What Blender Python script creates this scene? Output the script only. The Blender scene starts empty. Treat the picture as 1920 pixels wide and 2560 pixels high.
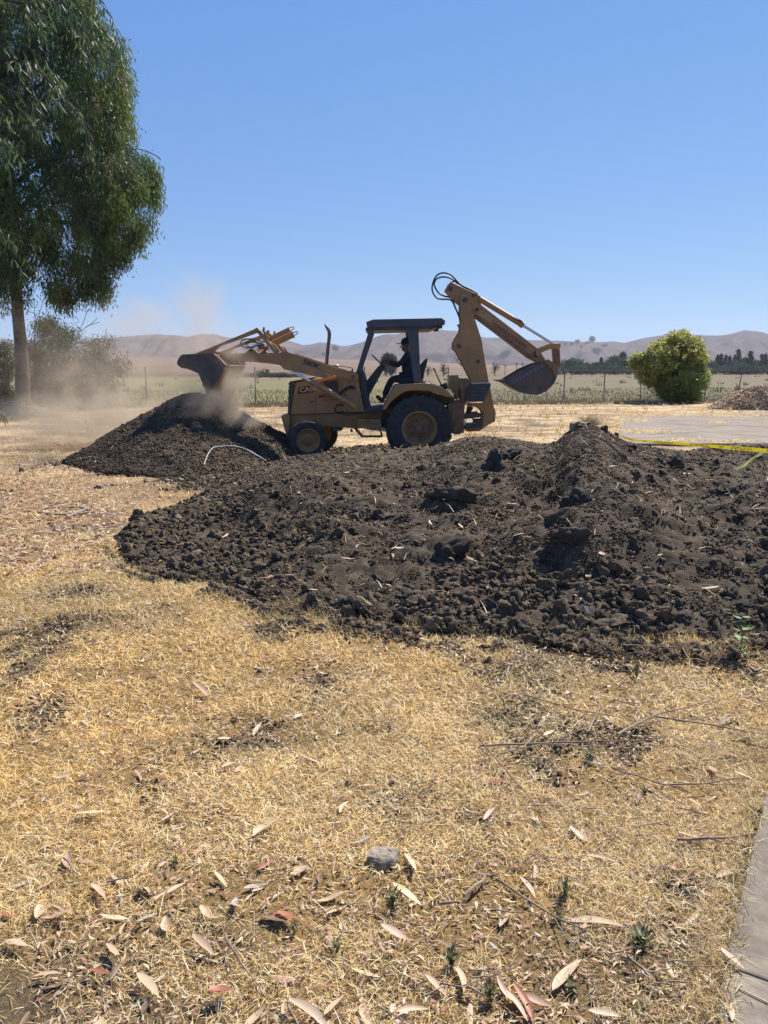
import bpy, bmesh, math, random
import numpy as np
from mathutils import Vector, Matrix

random.seed(7); RNG = np.random.default_rng(11)
SC = bpy.context.scene
COL = SC.collection
rad = math.radians

# ------------------------------------------------------------------ camera
CAMH = 1.70
FPX = 1923.0                      # focal length in photograph pixels (1920 x 2560)
HORIZON = 930.0
ALPHA = math.atan((1280 - HORIZON) / FPX)
cam_d = bpy.data.cameras.new('camera'); cam = bpy.data.objects.new('camera', cam_d); COL.objects.link(cam)
cam_d.sensor_fit = 'VERTICAL'; cam_d.sensor_height = 36.0; cam_d.sensor_width = 27.0
cam_d.lens = 36.0 * FPX / 2560.0
cam_d.clip_start = 0.05; cam_d.clip_end = 30000
cam.location = (0, 0, CAMH); cam.rotation_euler = (math.pi / 2 - ALPHA, 0, 0)
SC.camera = cam

# ------------------------------------------------------------------ light
SUN_EL, SUN_AZ = 50.0, 38.0       # azimuth measured from +Y (view direction) towards +X
w = bpy.data.worlds.new('World'); SC.world = w; w.use_nodes = True
nt = w.node_tree; nt.nodes.clear()
sky = nt.nodes.new('ShaderNodeTexSky'); sky.sky_type = 'NISHITA'; sky.sun_disc = False
sky.sun_elevation = rad(SUN_EL); sky.sun_rotation = rad(SUN_AZ)
sky.altitude = 0; sky.air_density = 1.0; sky.dust_density = 0.0; sky.ozone_density = 6.0
EXPO = 0.76
bg = nt.nodes.new('ShaderNodeBackground'); bg.inputs['Strength'].default_value = 0.10
wo = nt.nodes.new('ShaderNodeOutputWorld')
# the air's tint: a clear dry summer sky, graded from the physical sky
sep = nt.nodes.new('ShaderNodeSeparateColor'); cmb = nt.nodes.new('ShaderNodeCombineColor'); nt.links.new(sky.outputs[0], sep.inputs[0])
for ch, (pw, k) in enumerate(((0.66, 0.44), (0.56, 0.60), (0.32, 0.855))):
    a = nt.nodes.new('ShaderNodeMath'); a.operation = 'MULTIPLY'; a.inputs[1].default_value = 0.1213
    b = nt.nodes.new('ShaderNodeMath'); b.operation = 'POWER'; b.inputs[1].default_value = pw
    c = nt.nodes.new('ShaderNodeMath'); c.operation = 'MULTIPLY'; c.inputs[1].default_value = k / (0.1 * 2 ** EXPO)
    nt.links.new(sep.outputs[ch], a.inputs[0]); nt.links.new(a.outputs[0], b.inputs[0]); nt.links.new(b.outputs[0], c.inputs[0]); nt.links.new(c.outputs[0], cmb.inputs[ch])
nt.links.new(cmb.outputs[0], bg.inputs['Color']); nt.links.new(bg.outputs[0], wo.inputs['Surface'])
sun_d = bpy.data.lights.new('sun', 'SUN'); sun = bpy.data.objects.new('sun', sun_d); COL.objects.link(sun)
sun_d.energy = 5.0; sun_d.angle = rad(0.55); sun_d.color = (1.0, 0.95, 0.87)
sv = Vector((math.sin(rad(SUN_AZ)) * math.cos(rad(SUN_EL)), math.cos(rad(SUN_AZ)) * math.cos(rad(SUN_EL)), math.sin(rad(SUN_EL))))
sun.rotation_euler = sv.to_track_quat('Z', 'Y').to_euler(); sun.location = sv * 50
SC.view_settings.view_transform = 'Standard'; SC.view_settings.look = 'None'
SC.view_settings.exposure = EXPO; SC.view_settings.gamma = 1.0; SC.view_settings.use_curve_mapping = False
SC.render.engine = 'CYCLES'
cy = SC.cycles
cy.max_bounces = 6; cy.diffuse_bounces = 3; cy.glossy_bounces = 2; cy.transmission_bounces = 3; cy.volume_bounces = 1
cy.transparent_max_bounces = 12
cy.use_denoising = True
cy.volume_step_rate = 1.0; cy.volume_max_steps = 128

# ------------------------------------------------------------------ picture geometry -> place geometry
CA, SA = math.cos(ALPHA), math.sin(ALPHA)
def ray(px, py):
    u = px - 960.0; v = py - 1280.0
    return (u, FPX * CA - v * SA, -FPX * SA - v * CA)
def at(px, py, Y):
    d = ray(px, py); k = Y / d[1]
    return Vector((d[0] * k, Y, CAMH + d[2] * k))
def gp(px, py, z=0.0):
    d = ray(px, py); k = (z - CAMH) / d[2]
    return Vector((d[0] * k, d[1] * k, z))
def PX(x, y, z=0.0):
    dep = y * CA - (z - CAMH) * SA
    return 960 + FPX * x / np.maximum(dep, 0.1)
def mpp(Y):                       # metres per photograph pixel at distance Y
    return Y / FPX
CR = {'c1': (430, 660, 400 / 1659), 'c2': (680, 760, 320 / 1659), 'c3': (860, 760, 320 / 1659), 'c4': (1050, 660, 380 / 1659),
      'c5': (0, 640, 560 / 1659), 'c6': (1350, 780, 570 / 1659), 'c7': (0, 0, 480 / 1327),
      'd5': (1120, 920, 140 / 1659), 'd6': (930, 800, 160 / 1609), 'd7': (430, 860, 210 / 1659)}
def C(k, *pts):
    o = CR[k]
    return [(o[0] + x * o[2], o[1] + y * o[2]) for x, y in pts]

# ------------------------------------------------------------------ numpy noise
def _h(ix, iy, iz, s):
    n = (ix.astype(np.int64) * 374761393 + iy.astype(np.int64) * 668265263 + iz.astype(np.int64) * 2147483647 + s * 1274126177) & 0xffffffff
    n = ((n ^ (n >> 13)) * 1274126177) & 0xffffffff
    n = (n ^ (n >> 16)) & 0xffffffff
    n = (n * 2246822519) & 0xffffffff
    return ((n ^ (n >> 15)) & 0xffffff) / float(0xffffff)
def vn2(x, y, s=0):
    ix = np.floor(x); iy = np.floor(y); fx = x - ix; fy = y - iy
    fx = fx * fx * (3 - 2 * fx); fy = fy * fy * (3 - 2 * fy); z = np.zeros_like(ix)
    a = _h(ix, iy, z, s); b = _h(ix + 1, iy, z, s); c = _h(ix, iy + 1, z, s); d = _h(ix + 1, iy + 1, z, s)
    return (a * (1 - fx) + b * fx) * (1 - fy) + (c * (1 - fx) + d * fx) * fy
def fbm2(x, y, s=0, o=4, g=0.5):
    t = 0; a = 1; n = 0
    for k in range(o):
        t = t + a * vn2(x * 2 ** k + 17.3 * k, y * 2 ** k - 9.1 * k, s + k); n += a; a *= g
    return t / n
def vn3(x, y, z, s=0):
    ix = np.floor(x); iy = np.floor(y); iz = np.floor(z)
    fx = x - ix; fy = y - iy; fz = z - iz
    fx = fx * fx * (3 - 2 * fx); fy = fy * fy * (3 - 2 * fy); fz = fz * fz * (3 - 2 * fz)
    r = 0
    for dx in (0, 1):
        for dy in (0, 1):
            for dz in (0, 1):
                r = r + _h(ix + dx, iy + dy, iz + dz, s) * (fx if dx else 1 - fx) * (fy if dy else 1 - fy) * (fz if dz else 1 - fz)
    return r
def worley2(x, y, s=0):
    ix = np.floor(x); iy = np.floor(y); best = np.full(x.shape, 9.0)
    z = np.zeros_like(ix)
    for dx in (-1, 0, 1):
        for dy in (-1, 0, 1):
            cx = ix + dx + _h(ix + dx, iy + dy, z, s); cy_ = iy + dy + _h(ix + dx, iy + dy, z, s + 5)
            best = np.minimum(best, (x - cx) ** 2 + (y - cy_) ** 2)
    return np.sqrt(best)
def sstep(a, b, x):
    t = np.clip((x - a) / (b - a), 0, 1); return t * t * (3 - 2 * t)

# ------------------------------------------------------------------ object helpers
def tag(o, label=None, cat=None, group=None, kind=None):
    if label: o['label'] = label
    if cat: o['category'] = cat
    if group: o['group'] = group
    if kind: o['kind'] = kind
    return o
def empty(name, loc, label=None, cat=None, group=None):
    o = bpy.data.objects.new(name, None); COL.objects.link(o); o.location = loc; o.empty_display_size = 0.2
    return tag(o, label, cat, group)
def link_mesh(name, me, mat=None, parent=None):
    o = bpy.data.objects.new(name, me); COL.objects.link(o)
    if mat is not None: me.materials.append(mat)
    if parent is not None: o.parent = parent
    return o
def npmesh(name, V, F, mat=None, parent=None, col=None, smooth=False, org=None):
    """V (n,3), F (m,k) all faces with k corners, or list of such arrays"""
    V = np.asarray(V, dtype=np.float32)
    if org is not None: V = V - np.array(org, dtype=np.float32)
    Fs = F if isinstance(F, list) else [F]
    me = bpy.data.meshes.new(name)
    me.vertices.add(len(V)); me.vertices.foreach_set('co', V.ravel())
    loops = np.concatenate([np.asarray(f, dtype=np.int32).ravel() for f in Fs])
    tot = np.concatenate([np.full(len(f), f.shape[1], dtype=np.int32) for f in Fs])
    st = np.concatenate([[0], np.cumsum(tot)[:-1]]).astype(np.int32)
    me.loops.add(len(loops)); me.loops.foreach_set('vertex_index', loops)
    me.polygons.add(len(tot)); me.polygons.foreach_set('loop_start', st)
    try: me.polygons.foreach_set('loop_total', tot)
    except Exception: pass
    if smooth: me.polygons.foreach_set('use_smooth', np.ones(len(tot), dtype=bool))
    me.update(calc_edges=True)
    if col is not None:
        a = me.color_attributes.new('Col', 'FLOAT_COLOR', 'POINT')
        c = np.ones((len(V), 4), dtype=np.float32); c[:, :3] = col
        a.data.foreach_set('color', c.ravel())
    return link_mesh(name, me, mat, parent)

class MB:
    """collects shapes into one mesh"""
    def __init__(s): s.v = []; s.f = []
    def add(s, vs, fs):
        b = len(s.v); s.v += [tuple(v) for v in vs]; s.f += [tuple(b + i for i in f) for f in fs]; return s
    def box(s, lo, hi):
        x0, y0, z0 = lo; x1, y1, z1 = hi
        return s.add([(x0, y0, z0), (x1, y0, z0), (x1, y1, z0), (x0, y1, z0), (x0, y0, z1), (x1, y0, z1), (x1, y1, z1), (x0, y1, z1)],
                     [(3, 2, 1, 0), (4, 5, 6, 7), (0, 1, 5, 4), (1, 2, 6, 5), (2, 3, 7, 6), (3, 0, 4, 7)])
    def prism(s, xz, y0, y1):
        n = len(xz)
        a = sum(xz[i][0] * xz[(i + 1) % n][1] - xz[(i + 1) % n][0] * xz[i][1] for i in range(n))
        if a < 0: xz = xz[::-1]
        vs = [(x, y0, z) for x, z in xz] + [(x, y1, z) for x, z in xz]
        fs = [tuple(range(n)), tuple(range(2 * n - 1, n - 1, -1))] + [(i + n, (i + 1) % n + n, (i + 1) % n, i) for i in range(n)]
        fs[2:] = [f[::-1] for f in fs[2:]][::1] if False else fs[2:]
        return s.add(vs, fs)
    def pp(s, poly, y0, y1, yref=None):
        q = [at(px, py, y0 if yref is None else yref) for px, py in poly]
        return s.prism([(p.x, p.z) for p in q], y0, y1)
    def tube(s, path, r, n=10, cap=True):
        P = [Vector(p) for p in path]; m = len(P)
        R = list(r) if hasattr(r, '__len__') else [r] * m
        t0 = (P[1] - P[0]).normalized()
        up = Vector((0, 0, 1)) if abs(t0.z) < 0.9 else Vector((0, 1, 0))
        u = t0.cross(up).normalized(); vs = []
        for i in range(m):
            t = (P[min(i + 1, m - 1)] - P[max(i - 1, 0)]).normalized()
            u = (u - t * u.dot(t)).normalized(); v_ = t.cross(u)
            for k in range(n):
                a = 2 * math.pi * k / n
                vs.append(P[i] + (u * math.cos(a) + v_ * math.sin(a)) * R[i])
        fs = []
        for i in range(m - 1):
            for k in range(n):
                k2 = (k + 1) % n
                fs.append((i * n + k, i * n + k2, (i + 1) * n + k2, (i + 1) * n + k))
        if cap: fs += [tuple(range(n - 1, -1, -1)), tuple((m - 1) * n + k for k in range(n))]
        return s.add(vs, fs)
    def ptube(s, poly, Y, r, n=10):
        return s.tube([at(px, py, Y) for px, py in poly], r, n)
    def latheY(s, c, prof, n=48, yaw=0.0):
        """prof: (radius, dy) list, axis along Y through c, closed profile ends on axis if r=0"""
        vs = []; m = len(prof)
        cy_, sy_ = math.cos(yaw), math.sin(yaw)
        for r, dy in prof:
            for k in range(n):
                a = 2 * math.pi * k / n; x = r * math.cos(a); z = r * math.sin(a)
                vs.append((c[0] + x * cy_ - dy * sy_, c[1] + x * sy_ + dy * cy_, c[2] + z))
        fs = []
        for i in range(m - 1):
            for k in range(n):
                k2 = (k + 1) % n; fs.append((i * n + k, i * n + k2, (i + 1) * n + k2, (i + 1) * n + k))
        return s.add(vs, fs)
    def build(s, name, mat, parent=None, org=(0, 0, 0), bevel=0.0, smooth=False):
        me = bpy.data.meshes.new(name)
        me.from_pydata([(x - org[0], y - org[1], z - org[2]) for x, y, z in s.v], [], s.f)
        bm = bmesh.new(); bm.from_mesh(me); bmesh.ops.recalc_face_normals(bm, faces=bm.faces); bm.to_mesh(me); bm.free()
        o = link_mesh(name, me, mat, parent)
        if smooth:
            for p in me.polygons: p.use_smooth = True
            try: me.set_sharp_from_angle(angle=rad(35))
            except Exception: pass
        if bevel:
            b = o.modifiers.new('bevel', 'BEVEL'); b.width = bevel; b.segments = 2; b.limit_method = 'ANGLE'; b.angle_limit = rad(40)
        return o

# ------------------------------------------------------------------ materials
def N(t, kind, **kw):
    n = t.nodes.new(kind)
    for k, v in kw.items():
        if k in n.inputs: n.inputs[k].default_value = v
        else: setattr(n, k, v)
    return n
def mat(name, c1, c2=None, rough=0.7, metal=0.0, scale=6.0, detail=5.0, bump=0.0, bscale=40.0, attr=False, transl=0.0, spec=0.5, dust=None, dist=0.02, c2f=(0.35, 0.65)):
    m = bpy.data.materials.new(name); m.use_nodes = True; t = m.node_tree; t.nodes.clear()
    out = N(t, 'ShaderNodeOutputMaterial'); p = N(t, 'ShaderNodeBsdfPrincipled')
    p.inputs['Roughness'].default_value = rough; p.inputs['Metallic'].default_value = metal
    p.inputs['Specular IOR Level'].default_value = spec
    tc = N(t, 'ShaderNodeTexCoord'); geo = N(t, 'ShaderNodeNewGeometry')
    src = geo.outputs['Position']
    base = None
    if attr:
        a = N(t, 'ShaderNodeAttribute', attribute_name='Col'); base = a.outputs['Color']
        if c2 is not None:
            nz = N(t, 'ShaderNodeTexNoise', Scale=scale, Detail=detail, Roughness=0.65); t.links.new(src, nz.inputs['Vector'])
            mr = N(t, 'ShaderNodeMapRange'); mr.inputs['From Min'].default_value = c2f[0]; mr.inputs['From Max'].default_value = c2f[1]
            mr.inputs['To Min'].default_value = c2[0]; mr.inputs['To Max'].default_value = c2[1]
            t.links.new(nz.outputs['Fac'], mr.inputs['Value'])
            vm = N(t, 'ShaderNodeVectorMath', operation='SCALE'); t.links.new(base, vm.inputs[0]); t.links.new(mr.outputs[0], vm.inputs['Scale'])
            base = vm.outputs[0]
    elif c2 is not None:
        nz = N(t, 'ShaderNodeTexNoise', Scale=scale, Detail=detail, Roughness=0.62); t.links.new(src, nz.inputs['Vector'])
        cr = N(t, 'ShaderNodeValToRGB'); cr.color_ramp.elements[0].position = c2f[0]; cr.color_ramp.elements[1].position = c2f[1]
        cr.color_ramp.elements[0].color = (*c1, 1); cr.color_ramp.elements[1].color = (*c2, 1)
        t.links.new(nz.outputs['Fac'], cr.inputs['Fac']); base = cr.outputs['Color']
    if dust is not None and base is not None:
        dc, amt, sc = dust
        n2 = N(t, 'ShaderNodeTexNoise', Scale=sc, Detail=6.0, Roughness=0.7); t.links.new(src, n2.inputs['Vector'])
        m2 = N(t, 'ShaderNodeMapRange'); m2.inputs['From Min'].default_value = 0.42; m2.inputs['From Max'].default_value = 0.68
        m2.inputs['To Max'].default_value = amt; t.links.new(n2.outputs['Fac'], m2.inputs['Value'])
        mx = N(t, 'ShaderNodeMix', data_type='RGBA'); mx.inputs[7].default_value = (*dc, 1)
        t.links.new(m2.outputs[0], mx.inputs[0]); t.links.new(base, mx.inputs[6]); base = mx.outputs[2]
    if base is None: p.inputs['Base Color'].default_value = (*c1, 1)
    else: t.links.new(base, p.inputs['Base Color'])
    if bump:
        n3 = N(t, 'ShaderNodeTexNoise', Scale=bscale, Detail=6.0, Roughness=0.7); t.links.new(src, n3.inputs['Vector'])
        b = N(t, 'ShaderNodeBump', Strength=bump, Distance=dist); t.links.new(n3.outputs['Fac'], b.inputs['Height']); t.links.new(b.outputs[0], p.inputs['Normal'])
    sh = p.outputs[0]
    if transl:
        tr = N(t, 'ShaderNodeBsdfTranslucent')
        if base is None: tr.inputs['Color'].default_value = (*c1, 1)
        else: t.links.new(base, tr.inputs['Color'])
        ms = N(t, 'ShaderNodeMixShader', Fac=transl); t.links.new(sh, ms.inputs[1]); t.links.new(tr.outputs[0], ms.inputs[2]); sh = ms.outputs[0]
    t.links.new(sh, out.inputs['Surface'])
    return m
DUSTC = (0.24, 0.155, 0.085)
M = {}
M['yellow'] = mat('machine_yellow_paint', (0.45, 0.225, 0.070), (0.34, 0.165, 0.05), rough=0.5, scale=3, dust=(DUSTC, 0.55, 5.0), bump=0.08, bscale=60)
M['rust'] = mat('rusty_yellow_paint', (0.27, 0.13, 0.05), (0.12, 0.058, 0.03), rough=0.7, scale=9, dust=(DUSTC, 0.6, 11.0), bump=0.2, bscale=60)
M['black'] = mat('machine_black_paint', (0.028, 0.028, 0.032), (0.05, 0.046, 0.045), rough=0.55, scale=5, dust=(DUSTC, 0.18, 6.0))
M['steel'] = mat('dark_worn_steel', (0.055, 0.05, 0.05), (0.10, 0.08, 0.065), rough=0.6, metal=0.2, scale=7, dust=(DUSTC, 0.4, 5.0), bump=0.2)
M['canopy'] = mat('canopy_dark_paint', (0.05, 0.055, 0.062), (0.075, 0.07, 0.075), rough=0.6, scale=3, dust=(DUSTC, 0.2, 4.0))
M['rim'] = mat('wheel_yellow', (0.36, 0.185, 0.05), (0.27, 0.135, 0.04), rough=0.55, scale=8, dust=((0.14, 0.10, 0.07), 0.5, 9.0))
M['chrome'] = mat('chrome_rod', (0.75, 0.75, 0.76), None, rough=0.12, metal=1.0)
M['rubber'] = mat('tyre_rubber', (0.022, 0.022, 0.024), (0.04, 0.038, 0.036), rough=0.85, scale=6, dust=((0.12, 0.10, 0.08), 0.35, 9.0))
M['hose'] = mat('rubber_hose', (0.02, 0.02, 0.022), None, rough=0.5)
M['exhaust'] = mat('exhaust_metal', (0.12, 0.105, 0.10), (0.20, 0.16, 0.13), rough=0.55, metal=0.5, scale=12)
M['orange'] = mat('orange_lamp', (0.75, 0.25, 0.06), None, rough=0.4)
M['seat'] = mat('black_vinyl', (0.02, 0.022, 0.025), None, rough=0.5)
M['greypl'] = mat('grey_plastic', (0.30, 0.31, 0.31), (0.22, 0.22, 0.23), rough=0.45, scale=9)
M['decal_dark'] = mat('dark_decal', (0.035, 0.028, 0.028), None, rough=0.6)
M['decal_pale'] = mat('pale_decal', (0.50, 0.33, 0.19), None, rough=0.6)
M['decal_red'] = mat('red_decal', (0.20, 0.05, 0.04), None, rough=0.6)
M['shirt'] = mat('dark_shirt', (0.022, 0.026, 0.038), (0.032, 0.036, 0.05), rough=0.9, scale=10)
M['trousers'] = mat('dark_trousers', (0.018, 0.020, 0.03), (0.026, 0.028, 0.04), rough=0.9, scale=12)
M['boot'] = mat('work_boot', (0.03, 0.022, 0.018), None, rough=0.8)
M['skin'] = mat('skin', (0.13, 0.07, 0.045), None, rough=0.55)
M['cap'] = mat('dark_cap', (0.02, 0.022, 0.03), None, rough=0.85)
M['soil'] = mat('dark_soil', (0.040, 0.028, 0.018), (0.118, 0.086, 0.055), rough=0.95, scale=7, detail=8, bump=0.9, bscale=70, spec=0.2, dist=0.015)
M['clod'] = mat('soil_clods', None, (0.65, 1.35), rough=0.95, attr=True, scale=45, detail=5, bump=0.8, bscale=110, spec=0.2, dist=0.008)
M['straw'] = mat('dry_straw', None, None, rough=0.62, attr=True, transl=0.22, spec=0.4)
M['ground'] = mat('ground_surface', None, (0.55, 1.5), rough=0.95, attr=True, scale=55, detail=8, bump=0.8, bscale=90, spec=0.15, dist=0.02)
M['leafy'] = mat('tree_foliage', None, None, rough=0.5, attr=True, transl=0.48, spec=0.35)
M['farleaf'] = mat('far_foliage', None, None, rough=0.8, attr=True, transl=0.15, spec=0.2)
M['bark'] = mat('grey_brown_bark', (0.045, 0.036, 0.030), (0.10, 0.077, 0.06), rough=0.9, scale=5, detail=8, bump=0.9, bscale=18, dist=0.05)
M['twig'] = mat('dry_twig', (0.16, 0.11, 0.075), (0.34, 0.25, 0.17), rough=0.85, scale=20)
M['paletwig'] = mat('pale_stalk', (0.55, 0.46, 0.28), (0.42, 0.34, 0.2), rough=0.8, scale=20)
M['chips'] = mat('wood_chips', None, (0.7, 1.3), rough=0.9, attr=True, scale=30)
M['concrete'] = mat('sidewalk_concrete', (0.165, 0.135, 0.10), (0.29, 0.24, 0.18), rough=0.95, scale=14, detail=10, bump=0.5, bscale=140, dust=((0.12, 0.095, 0.07), 0.75, 3.0), dist=0.006)
M['asphalt'] = mat('old_grey_pavement', (0.185, 0.15, 0.12), (0.27, 0.225, 0.18), rough=0.95, scale=1.3, detail=10, bump=0.25, bscale=40, dust=((0.30, 0.235, 0.155), 0.6, 0.45), spec=0.2)
M['paint'] = mat('worn_white_line', (0.34, 0.31, 0.27), (0.24, 0.21, 0.18), rough=0.8, scale=8)
M['crack'] = mat('crack_soil', (0.10, 0.085, 0.065), (0.2, 0.16, 0.11), rough=1.0, scale=10)
M['rock'] = mat('grey_stone', (0.15, 0.12, 0.09), (0.38, 0.31, 0.235), rough=0.95, scale=38, detail=8, bump=0.7, bscale=60, dist=0.01)
M['pvc'] = mat('white_grey_pipe', (0.30, 0.29, 0.28), (0.20, 0.19, 0.18), rough=0.4, scale=9)
M['fence'] = mat('galvanised_fence', (0.16, 0.15, 0.15), (0.23, 0.22, 0.21), rough=0.6, metal=0.3, scale=8)
M['tape_tail'] = mat('tape_painted_sheen', (0.98, 0.88, 0.30), None, rough=0.2, transl=0.5)  # same tape in a paler yellow, sheen of the loose end put into the colour
M['tape'] = mat('yellow_tape', (0.95, 0.70, 0.03), None, rough=0.28, transl=0.25)
M['ink'] = mat('black_ink', (0.02, 0.02, 0.02), None, rough=0.5)
M['paper'] = mat('white_litter', (0.80, 0.74, 0.66), None, rough=0.6)
M['weed'] = mat('green_weed', (0.13, 0.145, 0.055), (0.22, 0.20, 0.085), rough=0.5, scale=30, transl=0.3)
M['sapling'] = mat('sapling_leaf', (0.09, 0.19, 0.03), (0.15, 0.26, 0.05), rough=0.55, scale=30, transl=0.4)
M['yellowflower'] = mat('yellow_flower', (0.75, 0.6, 0.03), None, rough=0.5)
M['hills'] = mat('dry_hills', None, (0.74, 1.2), rough=1.0, attr=True, scale=0.010, detail=10, spec=0.0)
M['pole'] = mat('utility_pole_wood', (0.06, 0.05, 0.045), None, rough=0.9)
LEAFM = {
    'tan': mat('leaf_tan', (0.50, 0.34, 0.20), (0.58, 0.43, 0.28), rough=0.55, scale=14, transl=0.15),
    'pink': mat('leaf_pink', (0.47, 0.29, 0.185), (0.60, 0.41, 0.28), rough=0.55, scale=12, transl=0.15),
    'red': mat('leaf_red', (0.30, 0.09, 0.055), (0.44, 0.18, 0.10), rough=0.5, scale=16, transl=0.15),
    'grey': mat('leaf_grey', (0.33, 0.29, 0.25), (0.42, 0.36, 0.30), rough=0.6, scale=14, transl=0.1),
    'brown': mat('leaf_brown', (0.15, 0.09, 0.055), (0.24, 0.15, 0.09), rough=0.6, scale=14, transl=0.1),
    'pale': mat('leaf_pale', (0.66, 0.52, 0.34), (0.54, 0.38, 0.23), rough=0.55, scale=14, transl=0.15)}

# ------------------------------------------------------------------ terrain height
def lin(tab, x):
    tab = sorted(tab); return np.interp(x, [a for a, b in tab], [b for a, b in tab])
FRONT = [(150, 1345), (255, 1345), (285, 1395), (330, 1440), (420, 1465), (590, 1490), (640, 1520), (760, 1548), (860, 1562), (1000, 1582), (1100, 1598), (1300, 1608), (1400, 1600), (1600, 1622), (1700, 1624), (1800, 1632), (1920, 1600), (2300, 1560)]
FRONT = [(a, b - 14 * min(1.0, max(0.0, (a - 285) / 200))) for a, b in FRONT]
BACK = [(150, 1345), (270, 1345), (329, 1300), (434, 1282), (489, 1256), (552, 1216)]
SIL = [(270, 1345), (329, 1302), (434, 1276), (489, 1250), (552, 1212), (640, 1174), (720, 1152), (800, 1138), (900, 1134), (1000, 1126), (1080, 1120), (1150, 1099), (1210, 1094), (1290, 1104), (1350, 1113), (1385, 1110), (1408, 1087), (1440, 1070), (1475, 1066), (1510, 1082), (1560, 1108), (1600, 1118), (1660, 1126), (1710, 1131), (1750, 1123), (1800, 1116), (1850, 1113), (1920, 1116), (2300, 1130)]
def gdist(px, py): d = ray(px, py); return -CAMH / d[2] * d[1]
FR_D = [(a, gdist(a, b)) for a, b in FRONT]
BK_D = [(a, gdist(a, b)) for a, b in BACK] + [(640, 12.2), (900, 12.6), (1400, 12.6), (1500, 11.5), (1700, 11.2), (1920, 12.0), (2300, 12.0)]
CR_D = [(270, 7.8), (330, 8.4), (434, 8.9), (489, 9.2), (552, 9.8), (640, 10.2), (900, 10.8), (1200, 10.6), (1350, 10.0), (1440, 9.2), (1500, 9.0), (1600, 9.4), (1750, 10.0), (1920, 10.2), (2300, 10.2)]
_pc = np.arange(150, 2301, 5.0)
_zc = []
for _p in _pc:
    dc = float(lin(CR_D, _p)); _zc.append(max(0.02, at(_p, float(lin(SIL, _p)), dc).z))
_zc = np.array(_zc); _kz = np.exp(-(np.arange(-40, 41) / 20.0) ** 2); _kz /= _kz.sum(); _zs = np.convolve(np.pad(_zc, 40, mode='edge'), _kz, mode='valid')
def pileB(x, y):
    x = np.asarray(x, float); y = np.asarray(y, float)
    px = 960 + FPX * x / np.maximum(y * CA + 1.4 * SA, 0.5)
    wob = (fbm2(x * 1.9, y * 1.9, 31, 5, 0.62) - 0.44) * 0.5
    d0 = lin(FR_D, px) + wob * 0.8; db = lin(BK_D, px) + wob; dc = lin(CR_D, px)
    dc = np.minimum(dc, db - 0.4)
    zc = np.interp(px, _pc, _zc)
    tf = np.clip((y - d0) / np.maximum(dc - d0, 0.1), 0, 1); tb = np.clip((db - y) / np.maximum(db - dc, 0.1), 0, 1)
    zc = np.where(y < dc, np.interp(px, _pc, _zs) * (1 - tf ** 0.9) + zc * tf ** 0.9, zc)
    pf = 0.66 * (1 - (1 - tf) ** 2.9) + 0.34 * tf ** 1.25
    pb = 1 - (1 - tb) ** 1.8
    h = zc * np.minimum(pf, pb)
    # fade out at left end
    h = h * sstep(262, 350, px)
    inside = np.clip(h / 0.25, 0, 1) * (0.45 + 0.55 * sstep(450, 700, px))
    lump = (fbm2(x * 1.3, y * 1.3, 3, 4) - 0.5) * 0.34 + (fbm2(x * 4.5, y * 4.5, 7, 3) - 0.5) * 0.13
    rid = np.abs(fbm2(x * 0.9 + 5, y * 0.7, 13, 3) - 0.5) * -0.35
    env = np.clip((1 - np.abs(tf * 2 - 0.8)) * 1.25, 0.10, 1) * (tb > 0)
    h = h + (lump + rid + 0.03) * inside * env
    h = h - (0.30 * np.exp(-(((px - 1010) / 130) ** 2)) * np.exp(-(((y - 8.6) / 0.9) ** 2))) * inside * 0.4
    return np.where(h > 0, h, 0)
PA = at(492, 970, 15.7)
def pileA(x, y):
    dx = x - PA.x; dy = y - PA.y
    wob = 1 + (fbm2(x * 1.5, y * 1.5, 41, 3) - 0.5) * 0.16
    rx = np.where(dx < 0, 2.62, 2.45); ry = np.where(dy < 0, 3.15, 2.2)
    r = (np.abs(dx / rx) ** 1.55 + np.abs(dy / ry) ** 1.55) ** (1 / 1.55) * wob
    h = PA.z * np.clip(1 - r, 0, 1) ** 0.95
    h = h - 0.10 * np.exp(-((dx / 0.22) ** 2 + (dy / 0.3) ** 2)) + (fbm2(x * 3, y * 3, 43, 3) - 0.5) * 0.10 * np.clip(h / 0.2, 0, 1)
    # saddle of soil joining the two piles
    j = 0.30 * np.exp(-(((x + 1.5) / 0.9) ** 2 + ((y - 12.5) / 0.7) ** 2)) * (0.6 + 0.8 * fbm2(x * 2, y * 2, 44, 3))
    return np.maximum(np.maximum(h, 0), j - 0.06)
def pile(x, y): return np.maximum(pileA(x, y), pileB(x, y))
def gz(x, y):
    """bare ground"""
    x = np.asarray(x, float); y = np.asarray(y, float)
    z = (fbm2(x * 0.5, y * 0.5, 21, 3) - 0.5) * 0.07 * sstep(60, 20, y) + (fbm2(x * 3.1, y * 3.1, 22, 3) - 0.5) * 0.025 * sstep(40, 10, y)
    far = sstep(520, 2500, y) * 40 + np.clip((y - 500) / 2100, 0, 1) * 6
    left = np.interp(960 + FPX * x / np.maximum(y, 1), [700, 1500], [1.0, 0.25])
    return z - 0.02 + far * left
def hz(x, y): return np.maximum(gz(x, y), pile(x, y) - 0.01)
def hit(px, py, lo=1.5, hi=60):
    d = ray(px, py); ys = np.linspace(lo, hi, 2400) if hi > 20 else np.linspace(lo, hi, 900)
    k = ys / d[1]; z = CAMH + d[2] * k; h = hz(d[0] * k, ys)
    i = np.argmax(z <= h)
    if z[i] > h[i]: return gp(px, py)
    return Vector((d[0] * k[i], ys[i], float(h[i])))

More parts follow.
